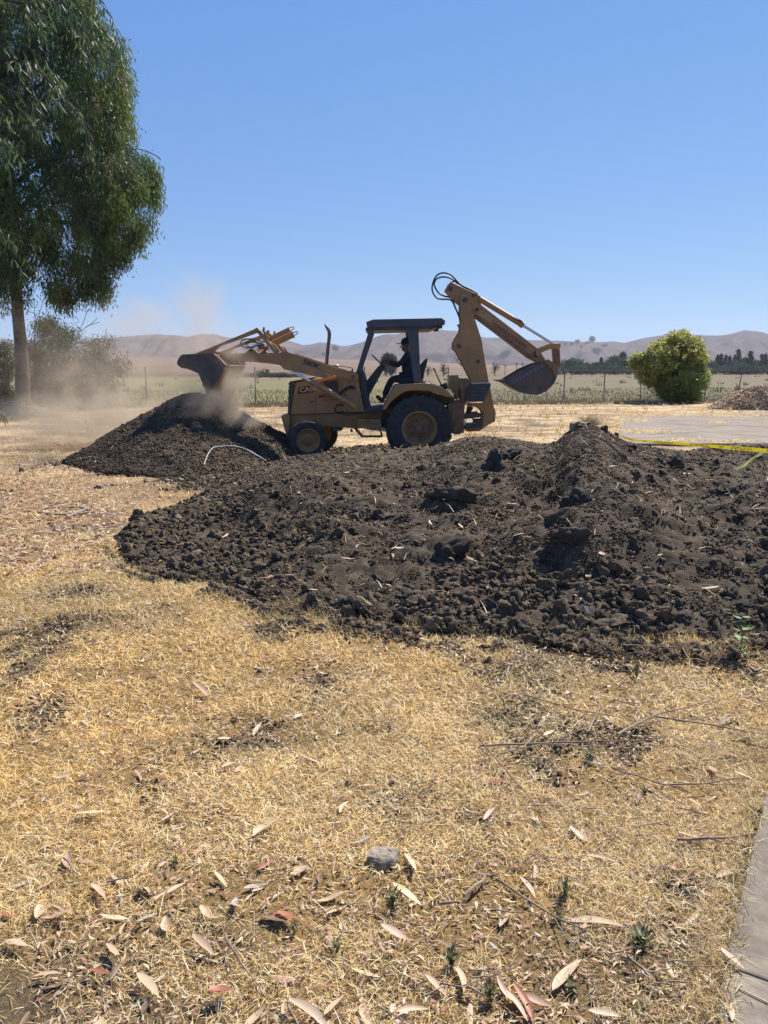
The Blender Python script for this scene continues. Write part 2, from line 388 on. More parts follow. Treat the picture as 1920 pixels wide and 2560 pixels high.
# ------------------------------------------------------------------ ground sheet
def soil_shade_mask(x, y):
    """bare dark soil plus one painted shadow band on the ground, 0..1"""
    px = 960 + FPX * x / np.maximum(y * CA + CAMH * SA, 0.5)
    n = fbm2(x * 1.2, y * 1.2, 51, 4)
    n2 = fbm2(x * 5, y * 5, 57, 3)
    m = np.zeros_like(x)
    work = np.exp(-(((x + 0.6) / 3.6) ** 4)) * sstep(10.5, 11.6, y) * sstep(19.0, 17.0, y)
    m = np.maximum(m, sstep(0.30, 0.62, work * 0.75 + (n - 0.5) * 0.7))
    near = np.clip(pileB(x, y + 0.45) * 9, 0, 1) * (y < 9)
    near2 = np.clip(pileB(x, y + 1.0) * 5, 0, 1) * (y < 9)
    m = np.maximum(m, sstep(0.45, 0.7, near * 0.6 + (n2 - 0.4) * 0.9) * 0.95)
    m = np.maximum(m, sstep(0.60, 0.80, near2 * 0.4 + (n - 0.5) * 1.1 + 0.08) * 0.7)
    for (bx, by, sx, sy, s) in SPOTS:
        m = np.maximum(m, np.exp(-(((x - bx) / sx) ** 2 + ((y - by) / sy) ** 2)) * s * (0.55 + 0.9 * n2))
    m = np.maximum(m, sstep(0.54, 0.70, n) * 0.62 * (y < 30))
    m = np.maximum(m, sstep(0.50, 0.66, fbm2(x * 2.6, y * 2.6, 58, 4)) * 0.6 * sstep(0.1, 0.9, x) * (y < 4.6))
    return np.clip(m, 0, 1)
def spot(px, py, w, h, s=1.0):
    g = gp(px, py); g2 = gp(px, py - h / 2); return (g.x, g.y, w / FPX * g.y * 0.6, (g2.y - g.y) * 1.2, s)
SPOTS = [spot(100, 1780, 110, 80), spot(60, 1660, 90, 60, 0.8), spot(180, 1480, 160, 30, 0.9), spot(680, 1568, 110, 36, 1.1), spot(1000, 1990, 180, 90, 0.55),
         spot(1720, 2220, 150, 90, 0.9), spot(1300, 1800, 200, 90, 0.75), spot(800, 1700, 140, 60, 0.6), spot(560, 2350, 160, 80, 0.6), spot(950, 2420, 140, 90, 0.5),
         spot(1520, 1655, 120, 30, 1.0), spot(1870, 1665, 100, 40, 1.0), spot(30, 1570, 60, 60, 0.6), spot(1200, 2030, 120, 60, 0.5), spot(820, 2540, 120, 60, 0.5), spot(60, 1160, 160, 22, 0.7)]  # last spot: shadow band left of the pile, painted into the ground colour
def ground_colour(x, y):
    px = 960 + FPX * x / np.maximum(y, 0.5)
    n1 = fbm2(x * 0.7, y * 0.7, 61, 4)[:, None]; n2 = fbm2(x * 6, y * 6, 62, 3)[:, None]
    nb = fbm2(x * 0.05, y * 0.22, 63, 4)[:, None]; nf = fbm2(x * 0.006, y * 0.03, 64, 5)[:, None]
    near = np.array([[0.25, 0.16, 0.062]]) * (0.75 + 0.5 * n2) * (0.85 + 0.3 * n1)
    nm = fbm2(x * 0.55, y * 1.1, 66, 5, 0.65)[:, None]; nm = sstep(0.36, 0.62, nm)
    mid = (np.array([[0.23, 0.155, 0.088]]) * (1 - nm) + np.array([[0.47, 0.345, 0.20]]) * nm) * (0.7 + 0.6 * n2)
    c = near + (mid - near) * sstep(7, 16, y)[:, None]
    # pinkish leaf-litter stretch at the left
    lit = (sstep(560, 200, px) * sstep(6.2, 7.5, y) * sstep(14, 11, y))[:, None]
    c = c * (1 - lit * 0.3) + np.array([[0.40, 0.27, 0.17]]) * lit * 0.3
    s = soil_shade_mask(x, y)[:, None]
    c = c * (1 - s) + np.array([[0.085, 0.068, 0.052]]) * (0.8 + 0.5 * n2) * s
    # field beyond the fence
    fy = 38.5 + np.clip((x + 6) * 0.25, 0, 9)
    f = sstep(0, 1.5, y - fy - 0.5)[:, None]
    lft = sstep(1150, 800, px)[:, None]
    green = np.array([[0.165, 0.155, 0.062]]) * lft + np.array([[0.145, 0.122, 0.068]]) * (1 - lft)
    dry = np.array([[0.195, 0.15, 0.085]])
    field = green * (1 - nb * 0.6) + dry * nb * 0.6
    field = field * (0.8 + 0.4 * fbm2(x * 0.3, y * 0.5, 68, 3)[:, None])
    brown = np.array([[0.10, 0.07, 0.042]]) * (1 - nf) + np.array([[0.22, 0.145, 0.082]]) * nf
    strp = sstep(0.42, 0.58, fbm2(x * 0.0015 + 3, y * 0.012, 69, 3))[:, None]
    brown = brown * (0.6 + 0.55 * strp)
    field = field + (brown - field) * (sstep(150, 260, y + 25 * (nb[:, 0] - 0.5)))[:, None] * (0.35 + 0.65 * lft)
    tanf = np.array([[0.165, 0.105, 0.06]]) * (0.75 + 0.5 * nf)
    field = field + (tanf - field) * sstep(500, 1100, y)[:, None]
    return c * (1 - f) + field * f
def make_ground():
    ys = [-6.0]
    while ys[-1] < 2700:
        y = ys[-1]; ys.append(y + (0.5 if y < 1 else (0.055 if y < 12 else max(0.055, (y - 11) * 0.011 + 0.055))))
    ys = np.array(ys); ts = np.linspace(-0.95, 0.95, 460)
    Y, T = np.meshgrid(ys, ts, indexing='ij'); X = T * (np.maximum(Y, 0) + 5.5)
    x = X.ravel(); y = Y.ravel(); z = gz(x, y)
    # wheel track ruts behind / under the machine
    n = fbm2(x * 9, y * 9, 71, 3) - 0.5
    z = z + n * 0.03 * sstep(26, 10, y)
    V = np.stack([x, y, z], 1); nx = len(ts); ny = len(ys)
    i = np.arange(ny - 1)[:, None] * nx + np.arange(nx - 1)[None, :]
    F = np.stack([i, i + 1, i + nx + 1, i + nx], -1).reshape(-1, 4)
    o = npmesh('ground', V, F, M['ground'], col=np.clip(ground_colour(x, y), 0, 1), smooth=True)
    tag(o, kind='structure')
make_ground()

# ------------------------------------------------------------------ hills
RIDGE = [(-600, 845), (-200, 850), (0, 848), (100, 849), (200, 846), (287, 844), (348, 840), (405, 839), (449, 837), (481, 842), (500, 837), (516, 834), (546, 835), (579, 844), (625, 846), (671, 840), (719, 849), (763, 863), (777, 862), (805, 855), (830, 858), (857, 865), (873, 864), (911, 854), (955, 846), (993, 843), (1018, 835), (1053, 830), (1126, 827), (1145, 828), (1203, 844), (1247, 844), (1318, 849), (1389, 852), (1430, 854), (1487, 855), (1522, 853), (1546, 857), (1597, 844), (1642, 838), (1673, 837), (1745, 838), (1776, 839), (1804, 835), (1838, 825), (1865, 828), (1920, 840), (2100, 850), (2600, 842)]
def make_hills():
    pxs = np.arange(-700, 2640, 7.0); vs = np.linspace(0, 1.35, 120)
    P, Vv = np.meshgrid(pxs, vs, indexing='ij')
    Y0, Y1 = 2450.0, 3900.0
    Y = Y0 + (Y1 - Y0) * Vv
    T = (P - 960) / FPX; X = T * Y1 * (0.72 + 0.28 * Vv) 
    X = T * Y
    crest = lin(RIDGE, P)
    crest = crest + (fbm2(P * 0.03, P * 0 + 3, 81, 2) - 0.5) * 1.5
    zc = np.vectorize(lambda p, c: at(p, c, Y1).z)(P[:, 0], crest[:, 0])[:, None]
    zb = gz(X[:, :1], np.full_like(X[:, :1], Y0)) - 1.0
    # spurs: folded ridges that run from crest to foot
    sp = fbm2(P * 0.0085 + Vv * 0.9, Vv * 1.4 + 2, 82, 4); sp2 = np.abs(fbm2(P * 0.013 - Vv * 1.2 + 7, Vv * 1.1, 84, 3) - 0.5) * 2
    prof = np.where(Vv <= 1, np.clip(Vv, 0, 1) ** 1.25, 1 - (Vv - 1) * 0.8)
    mod = (sp - 0.5) * 0.8 + (0.25 - sp2) * 0.75
    env = np.where(Vv <= 1, np.sin(np.clip(Vv, 0, 1) * math.pi) ** 0.8, 0)
    Z = zb + (zc - zb) * np.clip(prof + mod * env * 0.9, -0.02, 0.995 + 0 * Vv)
    Z = np.where(Vv > 1, np.minimum(Z, zc), Z)
    x = X.ravel(); y = Y.ravel(); z = Z.ravel()
    c = np.ones((len(x), 3)) * np.array([0.106, 0.083, 0.070])
    g = fbm2(x * 0.004, y * 0.004, 85, 5)[:, None]
    c = c * (0.86 + 0.28 * g)
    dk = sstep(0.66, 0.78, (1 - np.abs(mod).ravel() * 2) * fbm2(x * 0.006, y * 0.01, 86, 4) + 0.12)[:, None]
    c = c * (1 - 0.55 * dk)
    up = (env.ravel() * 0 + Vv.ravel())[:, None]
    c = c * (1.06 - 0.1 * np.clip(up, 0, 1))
    nv = len(vs); i = np.arange(len(pxs) - 1)[:, None] * nv + np.arange(nv - 1)[None, :]
    F = np.stack([i, i + nv, i + nv + 1, i + 1], -1).reshape(-1, 4)
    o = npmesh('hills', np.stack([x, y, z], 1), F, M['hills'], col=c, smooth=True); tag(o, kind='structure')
    return X, Y, Z, P
HX, HY, HZ, HP = make_hills()

# ------------------------------------------------------------------ haze (air)
def make_haze():
    mb = MB(); mb.box((-5200, -60, -3.5), (5200, 6400, 330)); m = bpy.data.materials.new('thin_air_haze'); m.use_nodes = True
    t = m.node_tree; t.nodes.clear(); out = N(t, 'ShaderNodeOutputMaterial'); v = N(t, 'ShaderNodeVolumePrincipled')
    v.inputs['Color'].default_value = (0.74, 0.79, 0.92, 1); v.inputs['Density'].default_value = HAZE; v.inputs['Anisotropy'].default_value = 0.2
    t.links.new(v.outputs[0], out.inputs['Volume'])
    o = mb.build('haze', m); tag(o, kind='stuff')
HAZE = 0.00008
make_haze()
def make_dust():
    lo = Vector((-10.5, 12.6, 0.02)); hi = Vector((-1.7, 21.0, 5.6))
    mb = MB(); mb.box(lo, hi); m = bpy.data.materials.new('tan_dust'); m.use_nodes = True
    t = m.node_tree; t.nodes.clear(); out = N(t, 'ShaderNodeOutputMaterial'); v = N(t, 'ShaderNodeVolumePrincipled')
    v.inputs['Color'].default_value = (0.72, 0.60, 0.46, 1); v.inputs['Anisotropy'].default_value = 0.25; DK = 1.15
    geo = N(t, 'ShaderNodeTexCoord')
    def V3(n, s, val): n.inputs[s].default_value = val
    # warp
    nz = N(t, 'ShaderNodeTexNoise', Scale=0.9, Detail=3.0); t.links.new(geo.outputs['Object'], nz.inputs['Vector'])
    sub = N(t, 'ShaderNodeVectorMath', operation='SUBTRACT'); V3(sub, 1, (0.5, 0.5, 0.5)); t.links.new(nz.outputs['Color'], sub.inputs[0])
    scl = N(t, 'ShaderNodeVectorMath', operation='SCALE'); scl.inputs['Scale'].default_value = 1.5; t.links.new(sub.outputs[0], scl.inputs[0])
    add = N(t, 'ShaderNodeVectorMath', operation='ADD'); t.links.new(geo.outputs['Object'], add.inputs[0]); t.links.new(scl.outputs[0], add.inputs[1])
    tot = None
    for (px, py, Y, rx, ry, rz, s) in DUST:
        c = at(px, py, Y)
        a = N(t, 'ShaderNodeVectorMath', operation='SUBTRACT'); V3(a, 1, tuple(c)); t.links.new(add.outputs[0], a.inputs[0])
        b = N(t, 'ShaderNodeVectorMath', operation='DIVIDE'); V3(b, 1, (rx, ry, rz)); t.links.new(a.outputs[0], b.inputs[0])
        l = N(t, 'ShaderNodeVectorMath', operation='LENGTH'); t.links.new(b.outputs[0], l.inputs[0])
        r = N(t, 'ShaderNodeMapRange', interpolation_type='SMOOTHSTEP'); r.inputs['From Min'].default_value = 1.0; r.inputs['From Max'].default_value = 0.0; r.inputs['To Max'].default_value = s * DK
        t.links.new(l.outputs['Value'], r.inputs['Value'])
        if tot is None: tot = r.outputs[0]
        else:
            q = N(t, 'ShaderNodeMath', operation='ADD'); t.links.new(tot, q.inputs[0]); t.links.new(r.outputs[0], q.inputs[1]); tot = q.outputs[0]
    n2 = N(t, 'ShaderNodeTexNoise', Scale=1.7, Detail=6.0, Roughness=0.62, Distortion=0.6); t.links.new(geo.outputs['Object'], n2.inputs['Vector'])
    r2 = N(t, 'ShaderNodeMapRange'); r2.inputs['From Min'].default_value = 0.40; r2.inputs['From Max'].default_value = 0.64; r2.inputs['To Max'].default_value = 2.1; r2.inputs['To Min'].default_value = 0.12; t.links.new(n2.outputs['Fac'], r2.inputs['Value'])
    q = N(t, 'ShaderNodeMath', operation='MULTIPLY'); t.links.new(tot, q.inputs[0]); t.links.new(r2.outputs[0], q.inputs[1])
    t.links.new(q.outputs[0], v.inputs['Density']); t.links.new(v.outputs[0], out.inputs['Volume'])
    o = mb.build('dust_cloud', m); tag(o, kind='stuff')
DUST = [  # px, py, distance, radii, strength
    (215, 1065, 18.2, 2.6, 2.0, 1.15, 0.95), (380, 1050, 17.8, 1.8, 1.8, 0.8, 0.55), (320, 1000, 17.2, 2.4, 2.2, 1.3, 0.22),
    (190, 950, 17.8, 1.9, 2.0, 1.4, 0.17), (500, 800, 17.0, 0.9, 1.2, 1.25, 0.34), (335, 815, 17.2, 1.1, 1.5, 0.9, 0.26), (400, 880, 17.0, 2.4, 1.6, 1.2, 0.10),
    (470, 735, 17.0, 1.0, 1.2, 0.7, 0.16), (575, 960, 15.0, 0.42, 0.7, 0.95, 2.4), (600, 1035, 14.9, 0.5, 0.7, 0.32, 2.2), (480, 1000, 15.0, 0.9, 0.9, 0.7, 0.7), (555, 1020, 14.8, 0.45, 0.6, 0.35, 1.8), (500, 985, 14.7, 0.5, 0.5, 0.35, 1.4), (60, 880, 18.2, 1.3, 1.8, 1.6, 0.05)]
make_dust()

# ------------------------------------------------------------------ soil piles
def grid_patch(x0, x1, y0, y1, st):
    xs = np.arange(x0, x1, st); ys = np.arange(y0, y1, st)
    X, Y = np.meshgrid(xs, ys, indexing='ij'); return X, Y
def soil_mesh(name, fn, x0, x1, y0, y1, st, label, amp=1.0):
    X, Y = grid_patch(x0, x1, y0, y1, st); x = X.ravel(); y = Y.ravel(); h = fn(x, y)
    ins = np.clip(h / 0.06, 0, 1)
    w1 = worley2(x * 7, y * 7, 5); w2 = worley2(x * 15, y * 15, 6)
    sel = sstep(0.45, 0.6, fbm2(x * 2.2, y * 2.2, 9, 3))
    det = (0.5 - w1) * 0.07 * sel + (0.45 - w2) * 0.03 + (fbm2(x * 24, y * 24, 8, 3) - 0.5) * 0.022
    det = det * (0.55 + 0.45 * np.clip(1.0 - h * 1.2, 0, 1)); z = h + det * ins * amp
    g = gz(x, y); z = np.where(h < 0.012, g - 0.08, np.maximum(z, g - 0.02))
    nx, ny = X.shape; keep = (h > 0.002)
    i = np.arange(nx - 1)[:, None] * ny + np.arange(ny - 1)[None, :]
    F = np.stack([i, i + ny, i + ny + 1, i + 1], -1).reshape(-1, 4)
    F = F[keep[F].any(1)]
    u, inv = np.unique(F, return_inverse=True); V = np.stack([x, y, z], 1)[u]; F = inv.reshape(-1, 4)
    loc = (float(V[:, 0].mean()), float(V[:, 1].mean()), 0)
    o = npmesh(name, V, F, M['soil'], org=loc, smooth=True); o.location = loc
    return tag(o, label, 'soil pile')
soil_mesh('soil_pile', pileB, -3.8, 8.6, 4.0, 13.6, 0.027, 'long wide heap of dark crumbly earth in front of the yellow machine')
soil_mesh('soil_pile', pileA, -7.4, -0.6, 11.6, 18.4, 0.035, 'cone of dark earth rising under the raised loader bucket', 0.8)

KE = [(1920, 1917), (1877, 2047), (1842, 2164), (1816, 2320), (1799, 2468), (1795, 2600)]
def on_walk(x, y):
    w = np.array([[gp(a, b).x, gp(a, b).y] for a, b in KE]); o = np.argsort(w[:, 1])
    return (x > np.interp(y, w[o, 1], w[o, 0]) + 0.0) & (y < w[:, 1].max() + 0.3)
def in_pad(x, y):
    return (y > 17.8) & (y < 31) & (x > np.interp(y, [17.8, 22, 31], [5.0, 6.5, 9.3]))
def ico(sub):
    bm = bmesh.new(); bmesh.ops.create_icosphere(bm, subdivisions=sub, radius=1.0)
    V = np.array([v.co[:] for v in bm.verts]); F = np.array([[v.index for v in f.verts] for f in bm.faces]); bm.free(); return V, F
def lumpy(sub, seed, k=1.0):
    V, F = ico(sub); s = seed * 7.7
    rr = np.random.default_rng(seed + 900)
    for _ in range(7):
        nn = rr.normal(0, 1, 3); nn /= np.linalg.norm(nn); V = V - np.outer(np.maximum(V @ nn - rr.uniform(0.5, 0.78), 0), nn)
    d = (vn3(V[:, 0] * 1.3 + s, V[:, 1] * 1.3, V[:, 2] * 1.3, seed) - 0.5) * 0.75 + (vn3(V[:, 0] * 3 + s, V[:, 1] * 3, V[:, 2] * 3, seed + 3) - 0.5) * 0.42 + (vn3(V[:, 0] * 7 + s, V[:, 1] * 7, V[:, 2] * 7, seed + 4) - 0.5) * 0.30 + ((vn3(V[:, 0] * 16 + s, V[:, 1] * 16, V[:, 2] * 16, seed + 6) - 0.5) * 0.16 if sub > 3 else 0)
    V = V * (1 + d * k)[:, None] * np.array([1.0, 0.62 + 0.4 * ((seed * 37) % 10) / 10, 0.55 + 0.3 * ((seed * 53) % 10) / 10]); return V, F
def rotm(n, rng, tilt=1.0):
    a = rng.uniform(0, 2 * np.pi, n); b = rng.uniform(-1, 1, n) * tilt; c = rng.uniform(-1, 1, n) * tilt
    ca, sa, cb, sb, cc, sc_ = np.cos(a), np.sin(a), np.cos(b), np.sin(b), np.cos(c), np.sin(c)
    Rz = np.zeros((n, 3, 3)); Rz[:, 0, 0] = ca; Rz[:, 0, 1] = -sa; Rz[:, 1, 0] = sa; Rz[:, 1, 1] = ca; Rz[:, 2, 2] = 1
    Rx = np.zeros((n, 3, 3)); Rx[:, 0, 0] = 1; Rx[:, 1, 1] = cb; Rx[:, 1, 2] = -sb; Rx[:, 2, 1] = sb; Rx[:, 2, 2] = cb
    Ry = np.zeros((n, 3, 3)); Ry[:, 1, 1] = 1; Ry[:, 0, 0] = cc; Ry[:, 0, 2] = sc_; Ry[:, 2, 0] = -sc_; Ry[:, 2, 2] = cc
    return Rz @ Rx @ Ry
def scatter(protos, pos, size, cols, rng, tilt=1.5):
    """copies of small prototype meshes baked into arrays"""
    Vs, Fs, Cs = [], [], []; base = 0; n = len(pos); which = rng.integers(0, len(protos), n)
    for k, (PV, PF) in enumerate(protos):
        idx = np.nonzero(which == k)[0]
        if len(idx) == 0: continue
        R = rotm(len(idx), rng, tilt)
        V = np.einsum('nij,vj->nvi', R, PV) * size[idx][:, None, None] + pos[idx][:, None, :]
        m = len(PV); F = PF[None] + (np.arange(len(idx)) * m)[:, None, None] + base
        Vs.append(V.reshape(-1, 3)); Fs.append(F.reshape(-1, PF.shape[1])); Cs.append(np.repeat(cols[idx], m, axis=0)); base += len(idx) * m
    return np.concatenate(Vs), np.concatenate(Fs), np.concatenate(Cs)
def clod_cols(n, rng):
    b = rng.uniform(0.75, 1.35, n)[:, None]; c = np.array([[0.086, 0.062, 0.040]]) * b
    l = rng.random(n) < 0.11; c[l] = np.array([0.155, 0.115, 0.068]) * rng.uniform(0.7, 1.2, (l.sum(), 1)); return c
def rand_on(n, x0, x1, y0, y1, fn, rng, minh=0.02, wfn=None):
    out = []
    while sum(len(o) for o in out) < n:
        x = rng.uniform(x0, x1, n); y = rng.uniform(y0, y1, n); h = fn(x, y)
        px = PX(x, y, h); k = (h > minh) & (px > -120) & (px < 2040)
        if wfn is not None: k &= rng.random(n) < wfn(x, y, h)
        out.append(np.stack([x[k], y[k], h[k]], 1))
    return np.concatenate(out)[:n]
def blades(n, pos, L, W, lean, cols, rng, droop=0.35):
    """each blade a bent two-piece ribbon"""
    a = rng.uniform(0, 2 * np.pi, n); d = np.stack([np.cos(a), np.sin(a)], 1); b = rng.uniform(0, 2 * np.pi, n)
    s = np.stack([np.cos(b), np.sin(b), rng.uniform(-0.3, 0.3, n)], 1) * W[:, None] * 0.5
    p1 = pos + np.concatenate([d * (np.sin(lean) * L * 0.55)[:, None], (np.cos(lean) * L * 0.55)[:, None]], 1)
    l2 = np.clip(lean + droop * rng.uniform(0.3, 1.6, n), 0, 1.75)
    p2 = p1 + np.concatenate([d * (np.sin(l2) * L * 0.45)[:, None], (np.cos(l2) * L * 0.45)[:, None]], 1)
    p2[:, 2] = np.maximum(p2[:, 2], pos[:, 2] + 0.002)
    V = np.stack([pos - s, pos + s, p1 - s * 0.8, p1 + s * 0.8, p2 - s * 0.15, p2 + s * 0.15], 1).reshape(-1, 3)
    i = np.arange(n)[:, None] * 6
    F = np.concatenate([i + np.array([[0, 1, 3, 2]]), i + np.array([[2, 3, 5, 4]])]); return V, F, np.repeat(cols, 6, axis=0)
def straw_cols(x, y, n, rng):
    g = fbm2(x * 1.6, y * 1.6, 101, 3); t = rng.random(n)
    base = np.array([0.76, 0.525, 0.19]) * np.ones((n, 3))
    base[t < 0.45] = (0.90, 0.70, 0.34); base[t < 0.16] = (0.97, 0.87, 0.58); base[t > 0.72] = (0.46, 0.285, 0.10); base[t > 0.9] = (0.22, 0.14, 0.07)
    base *= (0.80 + 0.5 * g)[:, None] * rng.uniform(0.8, 1.2, n)[:, None]
    gd = sstep(0.48, 0.66, fbm2(x * 0.9 + 3, y * 0.9, 104, 4))[:, None]; base = base * (1 - 0.55 * gd) + base * np.array([[1.12, 1.0, 0.78]]) * 0.55 * gd
    gr = sstep(0.52, 0.70, fbm2(x * 1.1 + 9, y * 1.1, 106, 4))[:, None]; base = base * (1 - 0.45 * gr) + base * np.array([[0.62, 0.62, 0.66]]) * 0.45 * gr
    return base
def leaf_proto(L=1.0, wd=0.2, curve=0.15, bend=0.15, fold=0.35, seg=9, curl=0.0):
    V = []; F = []
    for i in range(seg + 1):
        t = i / seg; half = wd * 0.5 * (math.sin(math.pi * min(t ** 0.8, 1)) ** 0.8) + 0.002
        x = (t - 0.5) * L; yc = curve * math.sin(math.pi * t) * L; zc = bend * (t - 0.5) ** 2 * 4 * L * 0.5 + curl * math.sin(t * 7) * 0.06
        V += [(x, yc - half, zc + fold * half), (x, yc, zc), (x, yc + half, zc + fold * half)]
    for i in range(seg):
        a = i * 3; F += [(a, a + 1, a + 4, a + 3), (a + 1, a + 2, a + 5, a + 4)]
    return np.array(V), np.array(F)
def make_clods():
    rng = np.random.default_rng(5)
    p0 = [(ico(1)[0] * (1 + rng.uniform(-0.42, 0.42, (12, 1))) * rng.uniform(0.55, 1.25, (1, 3)), ico(1)[1]) for _ in range(14)]
    p1 = [lumpy(2, k, 1.35) for k in range(12)]; p2 = [lumpy(3, k + 20, 1.3) for k in range(12)]
    Vs, Fs, Cs = [], [], []; base = 0
    def add(protos, pos, size):
        nonlocal base
        pos = pos.copy(); pos[:, 2] += size * 0.25
        pc_ = 0.62 + 0.85 * fbm2(pos[:, 0] * 0.9, pos[:, 1] * 0.9, 95, 4)[:, None]; V, F, Cc = scatter(protos, pos, size, clod_cols(len(pos), rng) * pc_, rng); Vs.append(V); Fs.append(F + base); Cs.append(Cc); base += len(V)
    dens = lambda x, y, h: np.clip(0.15 + 1.6 * (fbm2(x * 1.7, y * 1.7, 91, 3) - 0.35), 0.05, 1)
    toe = lambda x, y, h: np.clip(1.15 - h * 2.3, 0.06, 1) * np.clip(0.2 + 1.8 * (fbm2(x * 1.3, y * 1.3, 92, 3) - 0.32), 0.05, 1)
    n = 76000; P = rand_on(n, -3.6, 8.4, 4.2, 9.5, pileB, rng, 0.008, dens); add(p0, P, 0.0045 + 0.010 * rng.random(n) ** 1.8)
    n = 19000; P = rand_on(n, -3.6, 8.4, 9.0, 13.2, pileB, rng, 0.008, dens); add(p0, P, rng.uniform(0.007, 0.018, n))
    n = 8000; P = rand_on(n, -3.6, 8.4, 4.2, 12.5, pileB, rng, 0.008, toe); add(p1, P, 0.011 + 0.028 * rng.random(n) ** 2.6)
    n = 700; P = rand_on(n, -3.4, 8.4, 4.3, 9.5, pileB, rng, 0.008, toe); add(p2, P, 0.035 + 0.035 * rng.random(n) ** 2)
    n = 26000; P = rand_on(n, -7.2, -0.7, 12, 17.6, pileA, rng, 0.01); add(p0, P, 0.008 + 0.016 * rng.random(n) ** 2)
    n = 700; P = rand_on(n, -7.2, -0.7, 12, 17.6, pileA, rng, 0.01); add(p1, P, 0.022 + 0.025 * rng.random(n) ** 2)
    o = npmesh('soil_crumbs', np.concatenate(Vs), np.concatenate(Fs), M['clod'], col=np.concatenate(Cs)); tag(o, kind='stuff')
    # bits of straw, root and small leaf mixed into the heap
    n = 1500; P = rand_on(n, -3.4, 8.4, 4.3, 12.5, pileB, rng, 0.02); P2q = rand_on(350, -7.0, -0.8, 12, 17.5, pileA, rng, 0.02); P = np.concatenate([P, P2q]); n = len(P); P[:, 2] += 0.025
    V, F, Cc = blades(n, P, rng.uniform(0.04, 0.16, n), rng.uniform(0.003, 0.006, n), rng.uniform(0.9, 1.5, n), straw_cols(P[:, 0], P[:, 1], n, rng), rng); tag(npmesh('straw_bits', V, F, M['straw'], col=Cc), kind='stuff')
    n = 260; P = rand_on(n, -3.4, 8.4, 4.3, 12.5, pileB, rng, 0.02); P[:, 2] += 0.035; pal = np.array([(0.55, 0.33, 0.25), (0.62, 0.50, 0.36), (0.33, 0.12, 0.08), (0.5, 0.36, 0.24)])
    V, F, Cc = scatter([leaf_proto(1, 0.2, 0.12, 0.15, 0.4, 4), leaf_proto(1, 0.28, 0.05, -0.2, 0.5, 4)], P, rng.uniform(0.03, 0.08, n), pal[rng.integers(0, 4, n)], rng, 0.6); tag(npmesh('leaf_bits', V, F, M['straw'], col=Cc), kind='stuff')
    # crumbs lying on the ground round the piles and under the machine
    Vs, Fs, Cs = [], [], []; base = 0
    def on_soil(n, x0, x1, y0, y1):
        out = []
        while sum(map(len, out)) < n:
            x = rng.uniform(x0, x1, n * 3); y = rng.uniform(y0, y1, n * 3); s = soil_shade_mask(x, y); px = PX(x, y)
            k = (rng.random(n * 3) < s ** 2.0) & (pile(x, y) < 0.01) & (px > -60) & (px < 1980)
            out.append(np.stack([x[k], y[k], gz(x[k], y[k])], 1))
        return np.concatenate(out)[:n]
    def rim(n, sc):
        px = rng.uniform(240, 1930, n); d = lin(FR_D, px) - np.abs(rng.normal(0, sc, n)); x = (px - 960) / FPX * (d * CA + CAMH * SA); k = (fbm2(x * 2.5, d * 2.5, 93, 3) > 0.42) & ~on_walk(x, d) & (d > 1.6); x = x[k]; d = d[k]
        return np.stack([x, d, hz(x, d)], 1)
    P = rim(7000, 0.13); add(p0, P, rng.uniform(0.004, 0.014, len(P))); P = rim(1200, 0.09); add(p1, P, 0.012 + 0.03 * rng.random(len(P)) ** 2); P = rim(90, 0.06); add(p2, P, 0.03 + 0.03 * rng.random(len(P)) ** 2)
    n = 16000; add(p0, on_soil(n, -3.6, 4, 2.0, 8), rng.uniform(0.003, 0.010, n))
    n = 1400; add(p1, on_soil(n, -3.6, 4, 2.5, 8), 0.008 + 0.016 * rng.random(n) ** 3)
    n = 9000; add(p0, on_soil(n, -6.5, 4, 11.0, 19), 0.010 + 0.024 * rng.random(n) ** 2)
    n = 1200; add(p1, on_soil(n, -6.5, 4, 11.0, 19), 0.025 + 0.04 * rng.random(n) ** 2)
    o = npmesh('loose_soil', np.concatenate(Vs), np.concatenate(Fs), M['clod'], col=np.concatenate(Cs)); tag(o, kind='stuff')
make_clods()

# individual large clods -------------------------------------------------
CLODP = []
for k in range(9):
    V, F = lumpy(4, 40 + k, 1.35); CLODP.append((V, F))
def clod_obj(px, py, wpx, label, k=0, col=(0.085, 0.066, 0.048), sx=1.0, sz=1.0, group='large clods of earth in the pile', rot=None, sink=0.42):
    p = hit(px, py, 2.0, 14); s = wpx * 0.5 / FPX * p.y
    V, F = CLODP[k % 9]; V = V * np.array([s * sx, s, s * sz / 0.72 * 0.85]); a = rot if rot is not None else random.uniform(0, 6.28)
    c, d = math.cos(a * (sx == 1.0)), math.sin(a * (sx == 1.0)); V = V @ np.array([[c, -d, 0], [d, c, 0], [0, 0, 1]]).T
    cc = np.tile(np.array(col) * 0.78, (len(V), 1)) * (0.85 + 0.35 * vn3(V[:, 0] * 30, V[:, 1] * 30, V[:, 2] * 30, 3))[:, None]
    o = npmesh('soil_clod', V, F, M['clod'], col=cc, smooth=True); o.location = (p.x, p.y + s * 0.4, p.z + s * sz * (0.5 - sink) + 0.0)
    return tag(o, label, 'soil clod', group)
